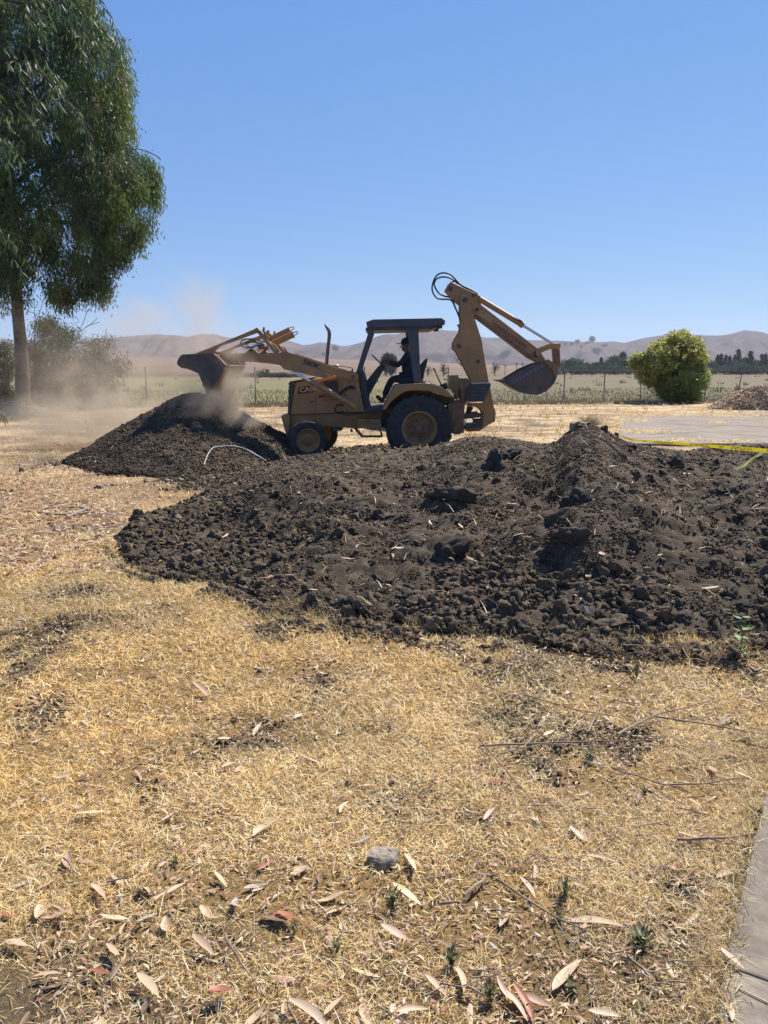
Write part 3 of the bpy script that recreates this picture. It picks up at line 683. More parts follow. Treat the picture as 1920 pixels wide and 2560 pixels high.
UNIQ = [
    (1548, 1575, 105, 'biggest light brown slab-like clod at the front foot of the heap', 0, (0.155, 0.115, 0.072), 1.15, 0.9),
    (1562, 1618, 52, 'round dark clod alone on the straw just below the light brown slab', 1, (0.085, 0.066, 0.048), 1.0, 1.0),
    (1795, 1600, 66, 'tall pointed dark clod beside the green sapling', 2, (0.09, 0.07, 0.05), 1.0, 1.25),
    (1415, 1545, 82, 'brown clod next to the white scrap of litter', 3, (0.125, 0.092, 0.06), 1.0, 0.9),
    (1232, 1175, 66, 'tall upright block of earth standing in the middle of the heap', 4, (0.088, 0.07, 0.052), 0.85, 1.7),
    (1135, 1250, 100, 'broad flat-topped clod left of the upright earth block', 5, (0.09, 0.072, 0.053), 1.3, 0.75),
    (1120, 1395, 92, 'broad sunken clod in the middle of the lower heap face', 6, (0.075, 0.056, 0.042), 1.2, 0.8),
    (1105, 1555, 78, 'lumpy clod at the heap foot above the middle of the straw', 7, (0.09, 0.072, 0.052), 1.1, 0.95),
    (1010, 1500, 60, 'rounded clod low on the heap left of its centre', 8, (0.085, 0.066, 0.05), 1.0, 0.9),
    (345, 1300, 50, 'dark clod at the far left tip of the long heap', 3, (0.08, 0.062, 0.047), 1.1, 0.85),
    (300, 1345, 40, 'small dark clod in straw off the left tip of the heap', 4, (0.08, 0.062, 0.047), 1.2, 0.8),
    (1455, 1265, 90, 'large dark clod casting deep shade in the right part of the heap', 1, (0.078, 0.062, 0.048), 1.0, 1.1),
    (1400, 1300, 60, 'reddish brown clod left of the deep shaded one', 2, (0.11, 0.085, 0.06), 1.0, 0.9),
    (1440, 1350, 95, 'wide clod ledge below the deep shaded clod', 5, (0.092, 0.074, 0.055), 1.2, 0.8),
    (1690, 1175, 56, 'big dark clod near the top of the heap below the yellow tape', 6, (0.08, 0.065, 0.05), 1.0, 1.2),
    (1650, 1160, 50, 'dark clod just left of the big one under the tape', 7, (0.078, 0.063, 0.049), 1.0, 0.9),
    (1820, 1240, 60, 'dark overhanging clod at the upper right of the heap', 8, (0.07, 0.056, 0.043), 1.1, 1.0),
    (1805, 1545, 70, 'flat brown clod at the right foot of the heap', 0, (0.13, 0.10, 0.066), 1.2, 0.7),
    (1220, 1655, 22, 'small clod lying alone in the straw below the heap', 2, (0.09, 0.072, 0.052), 1.0, 1.0),
    (1265, 1150, 62, 'rounded clod right of the upright earth block', 6, (0.085, 0.068, 0.05), 1.2, 0.7)]
for (px, py, wpx, lab, k, col, sx, szz) in UNIQ: clod_obj(px, py, wpx, lab, k, col, sx, szz)
rc = random.Random(3)
for i in range(64):
    px = rc.uniform(420, 1915); t = rc.random() ** 1.5
    py = float(lin(FRONT, px)) - 16 - t * 150; wpx = rc.uniform(30, 74) * (1 - 0.35 * t)
    b = rc.uniform(0.85, 1.3)
    clod_obj(px, py, wpx, 'rough dark clod among many along the lower front of the heap', rc.randrange(9), (0.086 * b, 0.068 * b, 0.05 * b), 1.0, rc.uniform(0.8, 1.05), 'clods along the front foot of the heap')

# ------------------------------------------------------------------ dry grass blades
def make_straw():
    rng = np.random.default_rng(9); VV, FF, CC = [], [], []; base = 0
    def layer(n, y0, y1, Lr, Wr, leanr, thin=1.0, xlim=None, tuft=0, pw=1.0):
        nonlocal base
        y = y0 + (y1 - y0) * rng.random(n) ** pw; half = 0.54 * y + 0.4; x = rng.uniform(-1, 1, n) * half
        if tuft:
            m = max(1, n // tuft); cx = x[:m]; cyy = y[:m]; k = rng.integers(0, m, n); sp = rng.normal(0, 0.02 + 0.012 * (y1 > 9), (n, 2)); x = cx[k] + sp[:, 0] * 1.0; y = cyy[k] + sp[:, 1]
        s = soil_shade_mask(x, y)
        k = (rng.random(n) > s * thin) & (pile(x, y) < 0.05) & ~on_walk(x, y) & ~in_pad(x, y)
        if tuft == 0: k &= rng.random(n) < (0.12 + 0.95 * sstep(0.30, 0.58, fbm2(x * 2.6, y * 2.6, 103, 4)))
        x = x[k]; y = y[k]; m = len(x)
        pos = np.stack([x, y, gz(x, y) - 0.003 + rng.random(m) * 0.012], 1)
        V, F, Cc = blades(m, pos, rng.uniform(*Lr, m), rng.uniform(*Wr, m), rng.uniform(*leanr, m), straw_cols(x, y, m, rng), rng)
        VV.append(V); FF.append(F + base); CC.append(Cc); base += len(V)
    layer(175000, 1.5, 3.6, (0.02, 0.06), (0.0012, 0.0028), (0.7, 1.55), 0.85)
    layer(150000, 3.4, 7.0, (0.025, 0.075), (0.002, 0.0042), (0.7, 1.55), 0.85)
    layer(45000, 1.5, 7.0, (0.02, 0.06), (0.0012, 0.003), (0.5, 1.4), 0.97, tuft=26, pw=0.8)
    layer(3500, 1.5, 5.5, (0.07, 0.15), (0.0015, 0.003), (1.2, 1.55), 0.7)
    layer(100000, 6.8, 16.0, (0.03, 0.10), (0.0035, 0.008), (0.6, 1.55), 0.9)
    layer(45000, 15.0, 41.0, (0.04, 0.14), (0.008, 0.018), (0.6, 1.5), 0.9, pw=1.3)
    layer(9000, 20.0, 46.0, (0.08, 0.28), (0.01, 0.02), (0.1, 0.8), 0.9, tuft=14)
    o = npmesh('dry_grass', np.concatenate(VV), np.concatenate(FF), M['straw'], col=np.concatenate(CC)); tag(o, kind='stuff')
    # stray stalks hanging in the edge of the heap
    VV, FF, CC = [], [], []; base = 0
    n = 1500; px = rng.uniform(260, 1915, n); py = lin(FRONT, px) + rng.uniform(-18, 25, n)
    tuftc = fbm2(px * 0.012, px * 0 + 1, 105, 3); k = rng.random(n) < 0.5 * sstep(0.5, 0.68, tuftc) + 0.05; px = px[k]; py = py[k]
    pos = np.array([gp(a, b) for a, b in zip(px, py)]); pos = np.repeat(pos, 16, axis=0); pos[:, :2] += rng.normal(0, 0.035, (len(pos), 2)); pos[:, 2] = hz(pos[:, 0], pos[:, 1]) - 0.005
    m = len(pos); V, F, Cc = blades(m, pos, rng.uniform(0.03, 0.10, m), rng.uniform(0.002, 0.0036, m), rng.uniform(0.3, 1.5, m), straw_cols(pos[:, 0], pos[:, 1], m, rng), rng)
    o = npmesh('straw_tufts', V, F, M['straw'], col=Cc); tag(o, kind='stuff')
    # tall weeds along the fence and rough field grass behind it
    def fieldg(n, y0, y1, Lr, Wr, c0, name, pw=1.0, clump=None):
        y = y0 + (y1 - y0) * rng.random(n) ** pw; x = rng.uniform(-1, 1, n) * (0.56 * y)
        fy = 38.5 + np.clip((x + 6) * 0.25, 0, 9); y = y + (fy - 38.5)
        if clump:
            m = n // clump; kk = rng.integers(0, m, n); x = x[:m][kk] + rng.normal(0, 0.25, n); y = y[:m][kk] + rng.normal(0, 0.25, n)
        k = rng.random(n) < 0.3 + 1.2 * (fbm2(x * 0.5, y * 0.3, 107, 3) - 0.2); x = x[k]; y = y[k]; m = len(x)
        pos = np.stack([x, y, gz(x, y)], 1); c = np.array(c0) * rng.uniform(0.7, 1.3, (m, 1)) * (0.8 + 0.4 * fbm2(x * 0.2, y * 0.2, 108, 3))[:, None]
        V, F, Cc = blades(m, pos, rng.uniform(*Lr, m), rng.uniform(*Wr, m), rng.uniform(0.0, 0.7, m), c, rng, 0.6)
        o = npmesh(name, V, F, M['straw'], col=Cc); tag(o, kind='stuff')
    fieldg(20000, 37.6, 40.2, (0.10, 0.30), (0.010, 0.022), (0.20, 0.155, 0.095), 'fence_weeds')
    fieldg(22000, 40, 75, (0.10, 0.28), (0.02, 0.045), (0.165, 0.145, 0.068), 'field_grass', 1.6)
    fieldg(2600, 60, 320, (0.3, 0.8), (0.05, 0.12), (0.20, 0.15, 0.09), 'field_weed_clumps', 1.4, 26)
make_straw()

# ------------------------------------------------------------------ fallen leaves
LEAFS = [leaf_proto(1, 0.21, 0.04, 0.06, 0.35), leaf_proto(1, 0.18, 0.08, 0.10, 0.6), leaf_proto(1, 0.25, 0.03, 0.14, 0.4, curl=0.25), leaf_proto(1, 0.16, 0.10, 0.03, 0.3), leaf_proto(1, 0.27, 0.05, -0.1, -0.3, curl=0.3), leaf_proto(0.8, 0.34, 0.03, 0.2, 0.6), leaf_proto(1, 0.19, 0.06, -0.08, -0.4)]
LEAFME = {}
def leaf_obj(p, L, ang, kind, m, label, group='fallen eucalyptus leaves', tilt=None):
    key = (kind, m)
    if key not in LEAFME:
        V, F = LEAFS[kind]; me = bpy.data.meshes.new('fallen_leaf'); me.from_pydata([tuple(v) for v in V], [], [tuple(int(q) for q in f) for f in F]); me.materials.append(LEAFM[m])
        for q in me.polygons: q.use_smooth = True
        LEAFME[key] = me
    o = bpy.data.objects.new('fallen_leaf', LEAFME[key]); COL.objects.link(o); o.location = p; o.scale = (L, L, L)
    tx, ty = tilt if tilt else (random.uniform(-0.35, 0.35), random.uniform(-0.2, 0.2))
    o.rotation_euler = (tx, ty, ang); return tag(o, label, 'leaf', group)
MAIN_LEAVES = [ # x0,y0 -> x1,y1 tips in photo px, colour, kind, label
    (180, 2020, 275, 2022, 'pale', 0, 'large pale cream leaf lying level in the straw at left'),
    (980, 2200, 1055, 2245, 'pale', 0, 'long pale leaf sloping down right just below the grey stone'),
    (1012, 2120, 1040, 2165, 'pale', 0, 'pale leaf immediately right of the grey stone'),
    (950, 2305, 1030, 2335, 'pink', 2, 'crinkled pink-brown leaf in the centre foreground'),
    (990, 2520, 1075, 2502, 'pink', 1, 'narrow pink leaf near the bottom edge, pointing right'),
    (1382, 2465, 1455, 2390, 'tan', 0, 'broad long tan leaf rising to the right near the lower right'),
    (1280, 2450, 1335, 2540, 'red', 1, 'dark red leaf beside the green weed at lower right'),
    (1310, 2470, 1385, 2510, 'pink', 2, 'pink-grey leaf lying against the dark red one'),
    (1250, 2300, 1285, 2262, 'tan', 0, 'tan leaf on bare straw above the long reddish twig'),
    (1298, 2180, 1338, 2235, 'pink', 1, 'curved pink leaf left of the long reddish twig'),
    (1420, 2285, 1565, 2310, 'tan', 3, 'long tan leaf across the reddish twig'),
    (1690, 2068, 1760, 2090, 'tan', 1, 'tan leaf lying near the sidewalk edge'),
    (1808, 2140, 1815, 2180, 'tan', 0, 'upright tan leaf touching the sidewalk edge'),
    (1790, 2185, 1852, 2162, 'tan', 1, 'tan leaf overlapping the edge of the concrete'),
    (1813, 2395, 1842, 2418, 'pink', 0, 'small pink leaf on the concrete near the joint'),
    (1815, 2500, 1828, 2560, 'tan', 6, 'long tan leaf on the concrete at the bottom edge'),
    (1470, 2520, 1560, 2528, 'tan', 0, 'broad tan leaf at the bottom edge right of centre'),
    (480, 2325, 535, 2368, 'tan', 0, 'pinkish tan leaf on the grey patch at lower left'),
    (340, 2415, 397, 2480, 'tan', 0, 'long tan leaf tilted down right at lower left'),
    (528, 2465, 572, 2460, 'red', 5, 'bright red curled leaf at lower left'),
    (648, 2265, 715, 2290, 'brown', 4, 'dark brown curled leaf in the left foreground'),
    (690, 2262, 750, 2290, 'red', 2, 'dusky red leaf touching the dark brown curled one'),
    (215, 2405, 278, 2430, 'red', 1, 'reddish curled leaf at the far lower left'),
    (265, 2345, 295, 2380, 'pink', 2, 'pink leaf above the reddish curled one'),
    (228, 2195, 262, 2235, 'pink', 0, 'pink leaf pair at the left middle foreground'),
    (535, 2170, 565, 2200, 'tan', 0, 'short tan leaf left of the small green weed'),
    (630, 2075, 700, 2040, 'pale', 1, 'long pale leaf rising right in the left foreground'),
    (20, 2330, 60, 2345, 'pink', 4, 'pink-tan leaf at the left edge'),
    (80, 2420, 155, 2422, 'tan', 3, 'level orange-tan leaf at lower left'),
    (720, 2490, 830, 2560, 'tan', 3, 'big curved tan leaf cut by the bottom edge'),
    (1840, 1920, 1885, 1940, 'pale', 1, 'pale leaf in the straw above the sidewalk corner'),
    (1720, 1980, 1755, 2015, 'pink', 1, 'pink leaf in the straw left of the sidewalk'),
    (1200, 1945, 1280, 1945, 'red', 3, 'coral red leaf lying flat right of centre'),
    (1210, 2035, 1238, 2010, 'pink', 0, 'pink-brown leaf below the coral red one'),
    (655, 1805, 690, 1790, 'red', 4, 'dark red leaf on straw at centre left'),
    (590, 1840, 650, 1832, 'brown', 6, 'olive brown leaf on straw at centre left'),
    (632, 1825, 655, 1800, 'pale', 0, 'pale leaf touching the dark red one'),
    (480, 1705, 520, 1730, 'pink', 1, 'broad dusky pink leaf in the upper left straw'),
    (1360, 1830, 1385, 1815, 'pink', 0, 'small pink leaf among twigs right of centre'),
    (1795, 1795, 1830, 1780, 'brown', 4, 'brown curled leaf near the right edge'),
    (820, 2515, 850, 2480, 'tan', 0, 'tan leaf near the bottom edge left of centre'),
    (1070, 2430, 1110, 2465, 'pink', 0, 'salmon pink leaf at the bottom centre'),
    (1135, 2390, 1160, 2470, 'tan', 3, 'upright grey-tan leaf at the bottom centre')]
for (x0, y0, x1, y1, m, k, lab) in MAIN_LEAVES:
    a = gp(x0, y0, 0.03); b = gp(x1, y1, 0.03); c = (a + b) / 2; L = (b - a).length
    zz = float(hz(c.x, c.y)) + 0.018 + (0.025 if bool(on_walk(np.array([c.x]), np.array([c.y]))[0]) else 0)
    leaf_obj((c.x, c.y, zz), min(max(L, 0.09), 0.26), math.atan2(b.y - a.y, b.x - a.x), k, m, lab)
rl = random.Random(21); cnt = 0
KN = {'tan': 'plain tan dry leaf fallen on the straw', 'pink': 'pinkish dry leaf fallen on the straw', 'red': 'reddish dry leaf fallen on the straw', 'grey': 'weathered grey leaf fallen on the straw', 'brown': 'dark brown curled leaf fallen on the straw', 'pale': 'pale bleached leaf fallen on the straw'}
while cnt < 215:
    px = rl.uniform(-20, 1920); py = 1500 + 1080 * rl.random() ** 1.0
    if py < float(lin(FRONT, px)) + 8: continue
    g = gp(px, py)
    if bool(on_walk(np.array([g.x]), np.array([g.y]))[0]): continue
    if px > 900 and rl.random() < 0.3: continue
    m = rl.choices(['tan', 'pink', 'red', 'grey', 'brown', 'pale'], [38, 18, 6, 10, 16, 12])[0]
    leaf_obj((g.x, g.y, float(gz(g.x, g.y)) + rl.uniform(0.006, 0.024)), rl.uniform(0.035, 0.105), rl.uniform(0, 6.28), rl.randrange(7), m, KN[m]); cnt += 1
for i in range(34):
    px = rl.uniform(380, 1900); py = float(lin(SIL, px)) + 30 + rl.random() * (float(lin(FRONT, px)) - float(lin(SIL, px)) - 60)
    p = hit(px, py, 3, 14); m = rl.choice(['pink', 'pale', 'tan', 'pink'])
    leaf_obj((p.x, p.y - 0.02, p.z + 0.035), rl.uniform(0.08, 0.14), rl.uniform(0, 6.28), rl.randrange(7), m, ('pale' if m == 'pale' else 'tan' if m == 'tan' else 'pink') + ' dry leaf lying on the dark earth heap', 'dry leaves on the earth heap')
def litter():
    rng = np.random.default_rng(33); VV, FF, CC = [], [], []; base = 0
    pal = np.array([(0.56, 0.38, 0.22), (0.56, 0.35, 0.25), (0.33, 0.15, 0.10), (0.72, 0.57, 0.38), (0.24, 0.15, 0.09), (0.52, 0.40, 0.26)])
    def add(n, x0, x1, y0, y1, s0, s1, wfn):
        nonlocal base
        px = rng.uniform(x0, x1, n); yy = y0 + (y1 - y0) * rng.random(n); x = (px - 960) / FPX * yy
        k = (rng.random(n) < wfn(px, yy)) & (pile(x, yy) < 0.02) & ~on_walk(x, yy) & ~in_pad(x, yy); x = x[k]; yy = yy[k]; m = len(x)
        pos = np.stack([x, yy, gz(x, yy) + rng.uniform(0.004, 0.02, m)], 1)
        protos = [(leaf_proto(1, 0.2, 0.12, 0.15, 0.4, 3)), (leaf_proto(1, 0.26, 0.05, -0.2, 0.5, 3)), (leaf_proto(1, 0.3, 0.2, 0.2, -0.4, 3))]
        V, F, Cc = scatter(protos, pos, rng.uniform(s0, s1, m), pal[rng.integers(0, 6, m)] * rng.uniform(0.7, 1.15, (m, 1)), rng, 0.35)
        VV.append(V); FF.append(F + base); CC.append(Cc); base += len(V)
    add(9000, -60, 640, 6.4, 14.5, 0.05, 0.12, lambda px, y: np.clip(1.1 - px / 520, 0, 1))
    add(8000, -40, 1960, 3.6, 7.0, 0.02, 0.06, lambda px, y: 0.8 + 0 * px)
    add(12000, -40, 1960, 1.7, 3.6, 0.008, 0.035, lambda px, y: 0.9 + 0 * px)
    add(3500, -60, 1960, 16, 38, 0.08, 0.2, lambda px, y: np.where(px < 900, 0.9, 0.25))
    o = npmesh('leaf_litter', np.concatenate(VV), np.concatenate(FF), M['straw'], col=np.concatenate(CC)); tag(o, kind='stuff')
litter()

# ------------------------------------------------------------------ twigs
def twig(pts, r, label, m='twig', group='fallen twigs', branch=0):
    P = []
    for (px, py) in pts:
        g = gp(px, py, 0.02); P.append(Vector((g.x, g.y, float(hz(g.x, g.y)) + 0.02 + random.uniform(0, 0.012))))
    Q = []
    for i in range(len(P) - 1):
        for k in range(4): t = k / 4; Q.append(P[i].lerp(P[i + 1], t) + Vector((random.uniform(-1, 1), random.uniform(-1, 1), random.uniform(-0.3, 0.3))) * r * 0.9)
    Q.append(P[-1]); n = len(Q)
    mb = MB(); mb.tube(Q, [r * (1 - 0.6 * i / n) for i in range(n)], 6)
    for b in range(branch):
        i = random.randrange(2, n - 2); d = (Q[i + 1] - Q[i]).normalized(); s = random.choice((-1, 1)); e = Vector((-d.y * s, d.x * s, 0.05)) * 0.6 + d
        L = random.uniform(0.06, 0.2); mb.tube([Q[i], Q[i] + e * L * 0.5, Q[i] + e * L + Vector((0, 0, 0.01))], [r * 0.6, r * 0.4, r * 0.2], 5)
    o = mb.build('twig', M[m], org=tuple(P[0])); o.location = P[0]; return tag(o, label, 'twig', group)
TW = [([(1240, 2190), (1380, 2285), (1480, 2335)], 0.0045, 'long straight reddish twig sloping down to the right in the foreground', 1),
      ([(1200, 1850), (1290, 1950), (1370, 2040)], 0.004, 'thin twig running from the centre down toward the right foreground', 1),
      ([(1200, 1862), (1400, 1850), (1645, 1845)], 0.005, 'long thin level twig across the right of the straw', 2),
      ([(1540, 1835), (1650, 1780), (1775, 1750)], 0.006, 'crooked twig rising to the right below the heap', 2),
      ([(1690, 2095), (1800, 2095), (1900, 2082)], 0.006, 'forked dark twig reaching over the sidewalk edge', 2),
      ([(1250, 1885), (1350, 1862), (1450, 1855)], 0.004, 'thin curved twig under the long level twig', 1),
      ([(1470, 1825), (1510, 1745), (1515, 1740)], 0.005, 'short pale leaning stick right of centre', 0),
      ([(1310, 1735), (1440, 1770), (1560, 1790)], 0.004, 'thin dark twig below the middle of the heap', 1),
      ([(1560, 1410 + 200), (1705, 1620), (1755, 1690)], 0.006, 'brown stick leaning down from the heap foot near the round clod', 0),
      ([(1570, 2400), (1640, 2460), (1710, 2465)], 0.005, 'dark twig beside the green weed near the bottom right', 1),
      ([(1640, 1790), (1780, 1810), (1915, 1835)], 0.005, 'dark twig near the right edge, sloping down right', 2),
      ([(1660, 1960), (1760, 1955), (1850, 1945)], 0.004, 'pair-like thin twig above the sidewalk corner', 1),
      ([(560, 2330), (600, 2400), (645, 2455)], 0.004, 'tan twig on the grey patch at lower left', 0),
      ([(160, 2140), (195, 2185)], 0.004, 'short dark twig at the left foreground', 0),
      ([(265, 2200), (335, 2185)], 0.004, 'short dark twig beside the pink leaf pair', 0),
      ([(1530, 1915), (1660, 1960), (1700, 1965)], 0.004, 'dark twig with side shoots left of the sidewalk corner', 2),
      ([(720, 2500), (745, 2560)], 0.005, 'dark bent twig at the bottom edge left of centre', 0),
      ([(1160, 2235), (1215, 2190), (1245, 2185)], 0.007, 'thick reddish curl of bark at the end of the long twig', 0),
      ([(1100, 2262), (1150, 2255)], 0.006, 'short rotten stick left of the bark curl', 0)]
for pts, r, lab, b in TW: twig(pts, r, lab, branch=b)
rt = random.Random(8)
for i in range(80):
    px = rt.uniform(900, 1900) if i % 3 else rt.uniform(0, 1900); py = rt.uniform(1680, 2540)
    if px > 1760 and py > 1950: continue
    L = rt.uniform(25, 110); a = rt.uniform(-0.7, 0.7)
    twig([(px, py), (px + L * math.cos(a), py + L * math.sin(a) * 0.7)], rt.uniform(0.0015, 0.003), 'short thin dark twig lying in the straw', branch=rt.randrange(2), group='small twigs in the straw')
for (pts) in [[(1800, 2500), (1820, 2450)], [(1850, 2490), (1860, 2470)], [(1855, 2480), (1848, 2510), (1915, 2545)]]:
    pass

# ------------------------------------------------------------------ weeds
def weed(px, py, size, label, n=16, up=0.6, m='weed', flower=False, cat='weed', wide=0.28):
    g = hit(px, py, 1.5, 14); V, F = [], []; size *= 0.55; n = int(n * 1.6); wide *= 0.8
    PV, PF = leaf_proto(1, wide, 0.03, 0.3, 0.3, 5); base = 0
    for i in range(n):
        a = random.uniform(0, 6.28); e = random.uniform(0.1, 1.0) * up * 1.5; L = size * random.uniform(0.5, 1.0)
        R = np.array((Matrix.Rotation(a, 3, 'Z') @ Matrix.Rotation(-e, 3, 'Y')))
        st = np.array([0, 0, random.uniform(0, 1) * size * up * 0.9])
        V.append((PV + np.array([0.5, 0, 0])) * L @ R.T + st); F.append(PF + base); base += len(PV)
    root = empty('weed_plant', (g.x, g.y, g.z), label, cat, 'small green weeds in the straw')
    npmesh('leaves', np.concatenate(V), np.concatenate(F), M[m], parent=root, smooth=True)
    mb = MB(); mb.tube([(0, 0, -0.01), (0.01, 0, size * up * 0.5), (0, 0.01, size * up * 1.0)], [0.004, 0.003, 0.002], 6); mb.build('stem', M[m], root)
    if flower:
        mb = MB()
        for k in range(8):
            a = k * math.pi / 4; mb.add([(0.03, 0, size), (0.03 + 0.006 * math.cos(a - .3), 0.006 * math.sin(a - .3), size + 0.004), (0.03 + 0.009 * math.cos(a), 0.009 * math.sin(a), size + 0.006), (0.03 + 0.006 * math.cos(a + .3), 0.006 * math.sin(a + .3), size + 0.004)], [(0, 1, 2, 3)])
        mb.build('flower', M['yellowflower'], root)
        mb = MB(); mb.tube([(0, 0, 0), (0.02, 0, size * 0.6), (0.03, 0, size)], 0.002, 5); mb.build('flower_stalk', M['weed'], root)
    return root
weed(980, 2262, 0.09, 'small green weed with one yellow flower below the pale leaf', flower=True)
weed(1600, 2368, 0.10, 'bushiest dark green weed in the lower right straw', n=34)
weed(1410, 2255, 0.09, 'green weed beside the long reddish twig', n=18, up=0.9)
weed(1392, 2310, 0.07, 'small green weed just under the long reddish twig')
weed(1475, 1905, 0.10, 'green-grey weed among the twigs right of centre', n=20)
weed(1225, 2505, 0.08, 'yellow-green weed near the bottom edge right of centre', n=20, up=0.9)
weed(1125, 2420, 0.09, 'yellowing weed at the bottom centre', n=18, up=0.9)
weed(435, 2165, 0.06, 'small round weed in the left foreground', n=16)
weed(735, 2330, 0.05, 'tiny weed left of centre near the bottom')
weed(840, 2380, 0.06, 'tiny grey-green weed left of centre at the bottom')
weed(1610, 1985, 0.06, 'tiny weed near the level pale leaf at right')
weed(1590, 1695, 0.10, 'thin upright green weed just below the heap', n=12, up=1.0)
weed(1430, 2480, 0.07, 'dark weed behind the broad tan leaf', n=14)
weed(965, 2540, 0.04, 'tiny weed at the bottom edge')
# sapling with broad leaves by the heap foot
def sapling():
    g = hit(1848, 1640, 3, 8); root = empty('sapling', (g.x, g.y, g.z), 'young sapling with broad green leaves at the right foot of the heap', 'sapling')
    mb = MB(); mb.tube([(0, 0, -0.02), (0.01, 0, 0.12), (-0.02, 0.01, 0.24)], [0.004, 0.003, 0.002], 7); mb.build('stem', M['weed'], root)
    V, F = [], []; base = 0; PV, PF = leaf_proto(1, 0.55, 0.02, 0.2, 0.25, 6)
    for i, (z, a) in enumerate([(0.24, 0.5), (0.23, 2.6), (0.2, 4.6), (0.16, 0.0), (0.15, 3.1), (0.12, 5.5), (0.1, 1.6), (0.06, 3.6), (0.05, 0.3), (0.22, 5.9), (0.03, 2.4), (0.03, 5.0)]):
        R = np.array((Matrix.Rotation(a, 3, 'Z') @ Matrix.Rotation(-random.uniform(-0.1, 0.6), 3, 'Y'))); L = random.uniform(0.05, 0.08)
        V.append((PV + np.array([0.55, 0, 0])) * L @ R.T + np.array([0, 0, z])); F.append(PF + base); base += len(PV)
    npmesh('leaves', np.concatenate(V), np.concatenate(F), M['sapling'], parent=root, smooth=True)
sapling()

# ------------------------------------------------------------------ small things on the ground
def stone():
    poly = [(918, 2137), (930, 2116), (946, 2106), (972, 2104), (998, 2111), (1000, 2122), (984, 2139), (950, 2143)]
    P = [gp(a, b, 0.03) for a, b in poly]; c = sum(P, Vector()) / len(P); V = []; n = len(P)
    for k, (z, s) in enumerate([(-0.02, 0.97), (0.004, 1.0), (0.013, 0.94), (0.016, 0.5)]):
        for p in P: q = c + (p - c) * s; V.append((q.x + random.uniform(-.009, .009), q.y + random.uniform(-.009, .009), z + random.uniform(-.003, .003)))
    F = [(k * n + i, k * n + (i + 1) % n, (k + 1) * n + (i + 1) % n, (k + 1) * n + i) for k in range(3) for i in range(n)] + [tuple(3 * n + i for i in range(n))]
    mb = MB(); mb.add(V, F); o = mb.build('stone', M['rock'], org=(c.x, c.y, 0), bevel=0.004); o.location = (c.x, c.y, 0.005); tag(o, 'flat grey stone lying in the straw in the centre foreground', 'stone')
stone()
def surf_tube(name, pts, r, label, cat, m, lift=0.0, hi=20, sub=6):
    P = [hit(a, b, 3, hi) + Vector((0, 0, r + lift)) for a, b in pts]; Q = []
    for i in range(len(P) - 1):
        p0, p1, p2, p3 = P[max(i - 1, 0)], P[i], P[i + 1], P[min(i + 2, len(P) - 1)]
        for k in range(sub):
            t = k / sub; Q.append(0.5 * ((2 * p1) + (p2 - p0) * t + (2 * p0 - 5 * p1 + 4 * p2 - p3) * t * t + (3 * p1 - 3 * p2 + p3 - p0) * t ** 3))
    Q.append(P[-1]); mb = MB(); mb.tube(Q, r, 8); o = mb.build(name, M[m], org=tuple(P[0]), smooth=True); o.location = P[0]; return tag(o, label, cat)
q = 0.4219
surf_tube('bent_pipe', [(160 + x * q, 960 + y * q) for x, y in [(830, 490), (855, 430), (885, 390), (930, 383), (985, 380), (1040, 387), (1090, 405), (1150, 440), (1200, 465)]], 0.011, 'bent pale plastic pipe lying on the cone of earth', 'pipe', 'pvc', 0.02)
surf_tube('garden_hose', [(235, 1282), (180, 1288), (130, 1288), (98, 1282), (110, 1274), (150, 1271), (200, 1271), (215, 1276)], 0.012, 'loop of dull hose lying in the leaf litter at left', 'hose', 'twig')
surf_tube('grey_pipe', [(168, 1296), (222, 1272)], 0.014, 'short straight grey pipe lying across the hose loop', 'pipe', 'pvc')
def scrap():
    p = hit(1455, 1540, 3, 9); mb = MB(); mb.add([(0, 0, 0), (0.03, -0.01, -0.045), (0.045, 0, -0.04), (0.02, 0.01, 0.02), (-0.03, 0.0, 0.05)], [(0, 1, 2, 3), (0, 3, 4)])
    mb.add([(0.0, -0.004, 0.0), (0.032, -0.014, -0.047), (0.047, -0.004, -0.042), (0.022, 0.006, 0.018)], [(0, 1, 2, 3)])
    o = mb.build('litter_scrap', M['paper']); o.scale = (0.6, 0.6, 0.6); o.location = (p.x, p.y - 0.08, p.z + 0.07); tag(o, 'small crumpled white scrap between clods at the heap foot', 'litter')
scrap()
def concrete_block():
    p = at(1453, 1080, 9.35); mb = MB(); k = mpp(9.35); poly = [(1432, 1082), (1434, 1060), (1440, 1056), (1472, 1058), (1476, 1064), (1476, 1085)]
    mb.pp(poly, 9.35, 9.55); o = mb.build('concrete_block', M['asphalt'], org=tuple(p), bevel=0.006); o.location = p; tag(o, 'grey block half buried at the top of the right mound', 'block')
concrete_block()
def brushball():
    c = gp(1478, 1062); mb = MB(); r = random.Random(4)
    for i in range(420):
        a = r.uniform(0, 6.28); e = r.uniform(0.05, 1.4); L = r.uniform(0.15, 0.36); d = Vector((math.cos(a) * math.cos(e) * 1.35, math.sin(a) * math.cos(e), math.sin(e)))
        s = Vector((r.uniform(-.2, .2), r.uniform(-.15, .15), 0)); p1 = s + d * L * 0.6; p2 = p1 + (d + Vector((r.uniform(-.6, .6), r.uniform(-.6, .6), r.uniform(-.5, .2)))) * L * 0.6
        mb.tube([s, p1, p2], [0.005, 0.004, 0.002], 3, cap=False)
    o = mb.build('tumbleweed', M['paletwig']); o.location = (c.x, c.y, 0); tag(o, 'dry tangled brush ball behind the right mound', 'tumbleweed')
brushball()

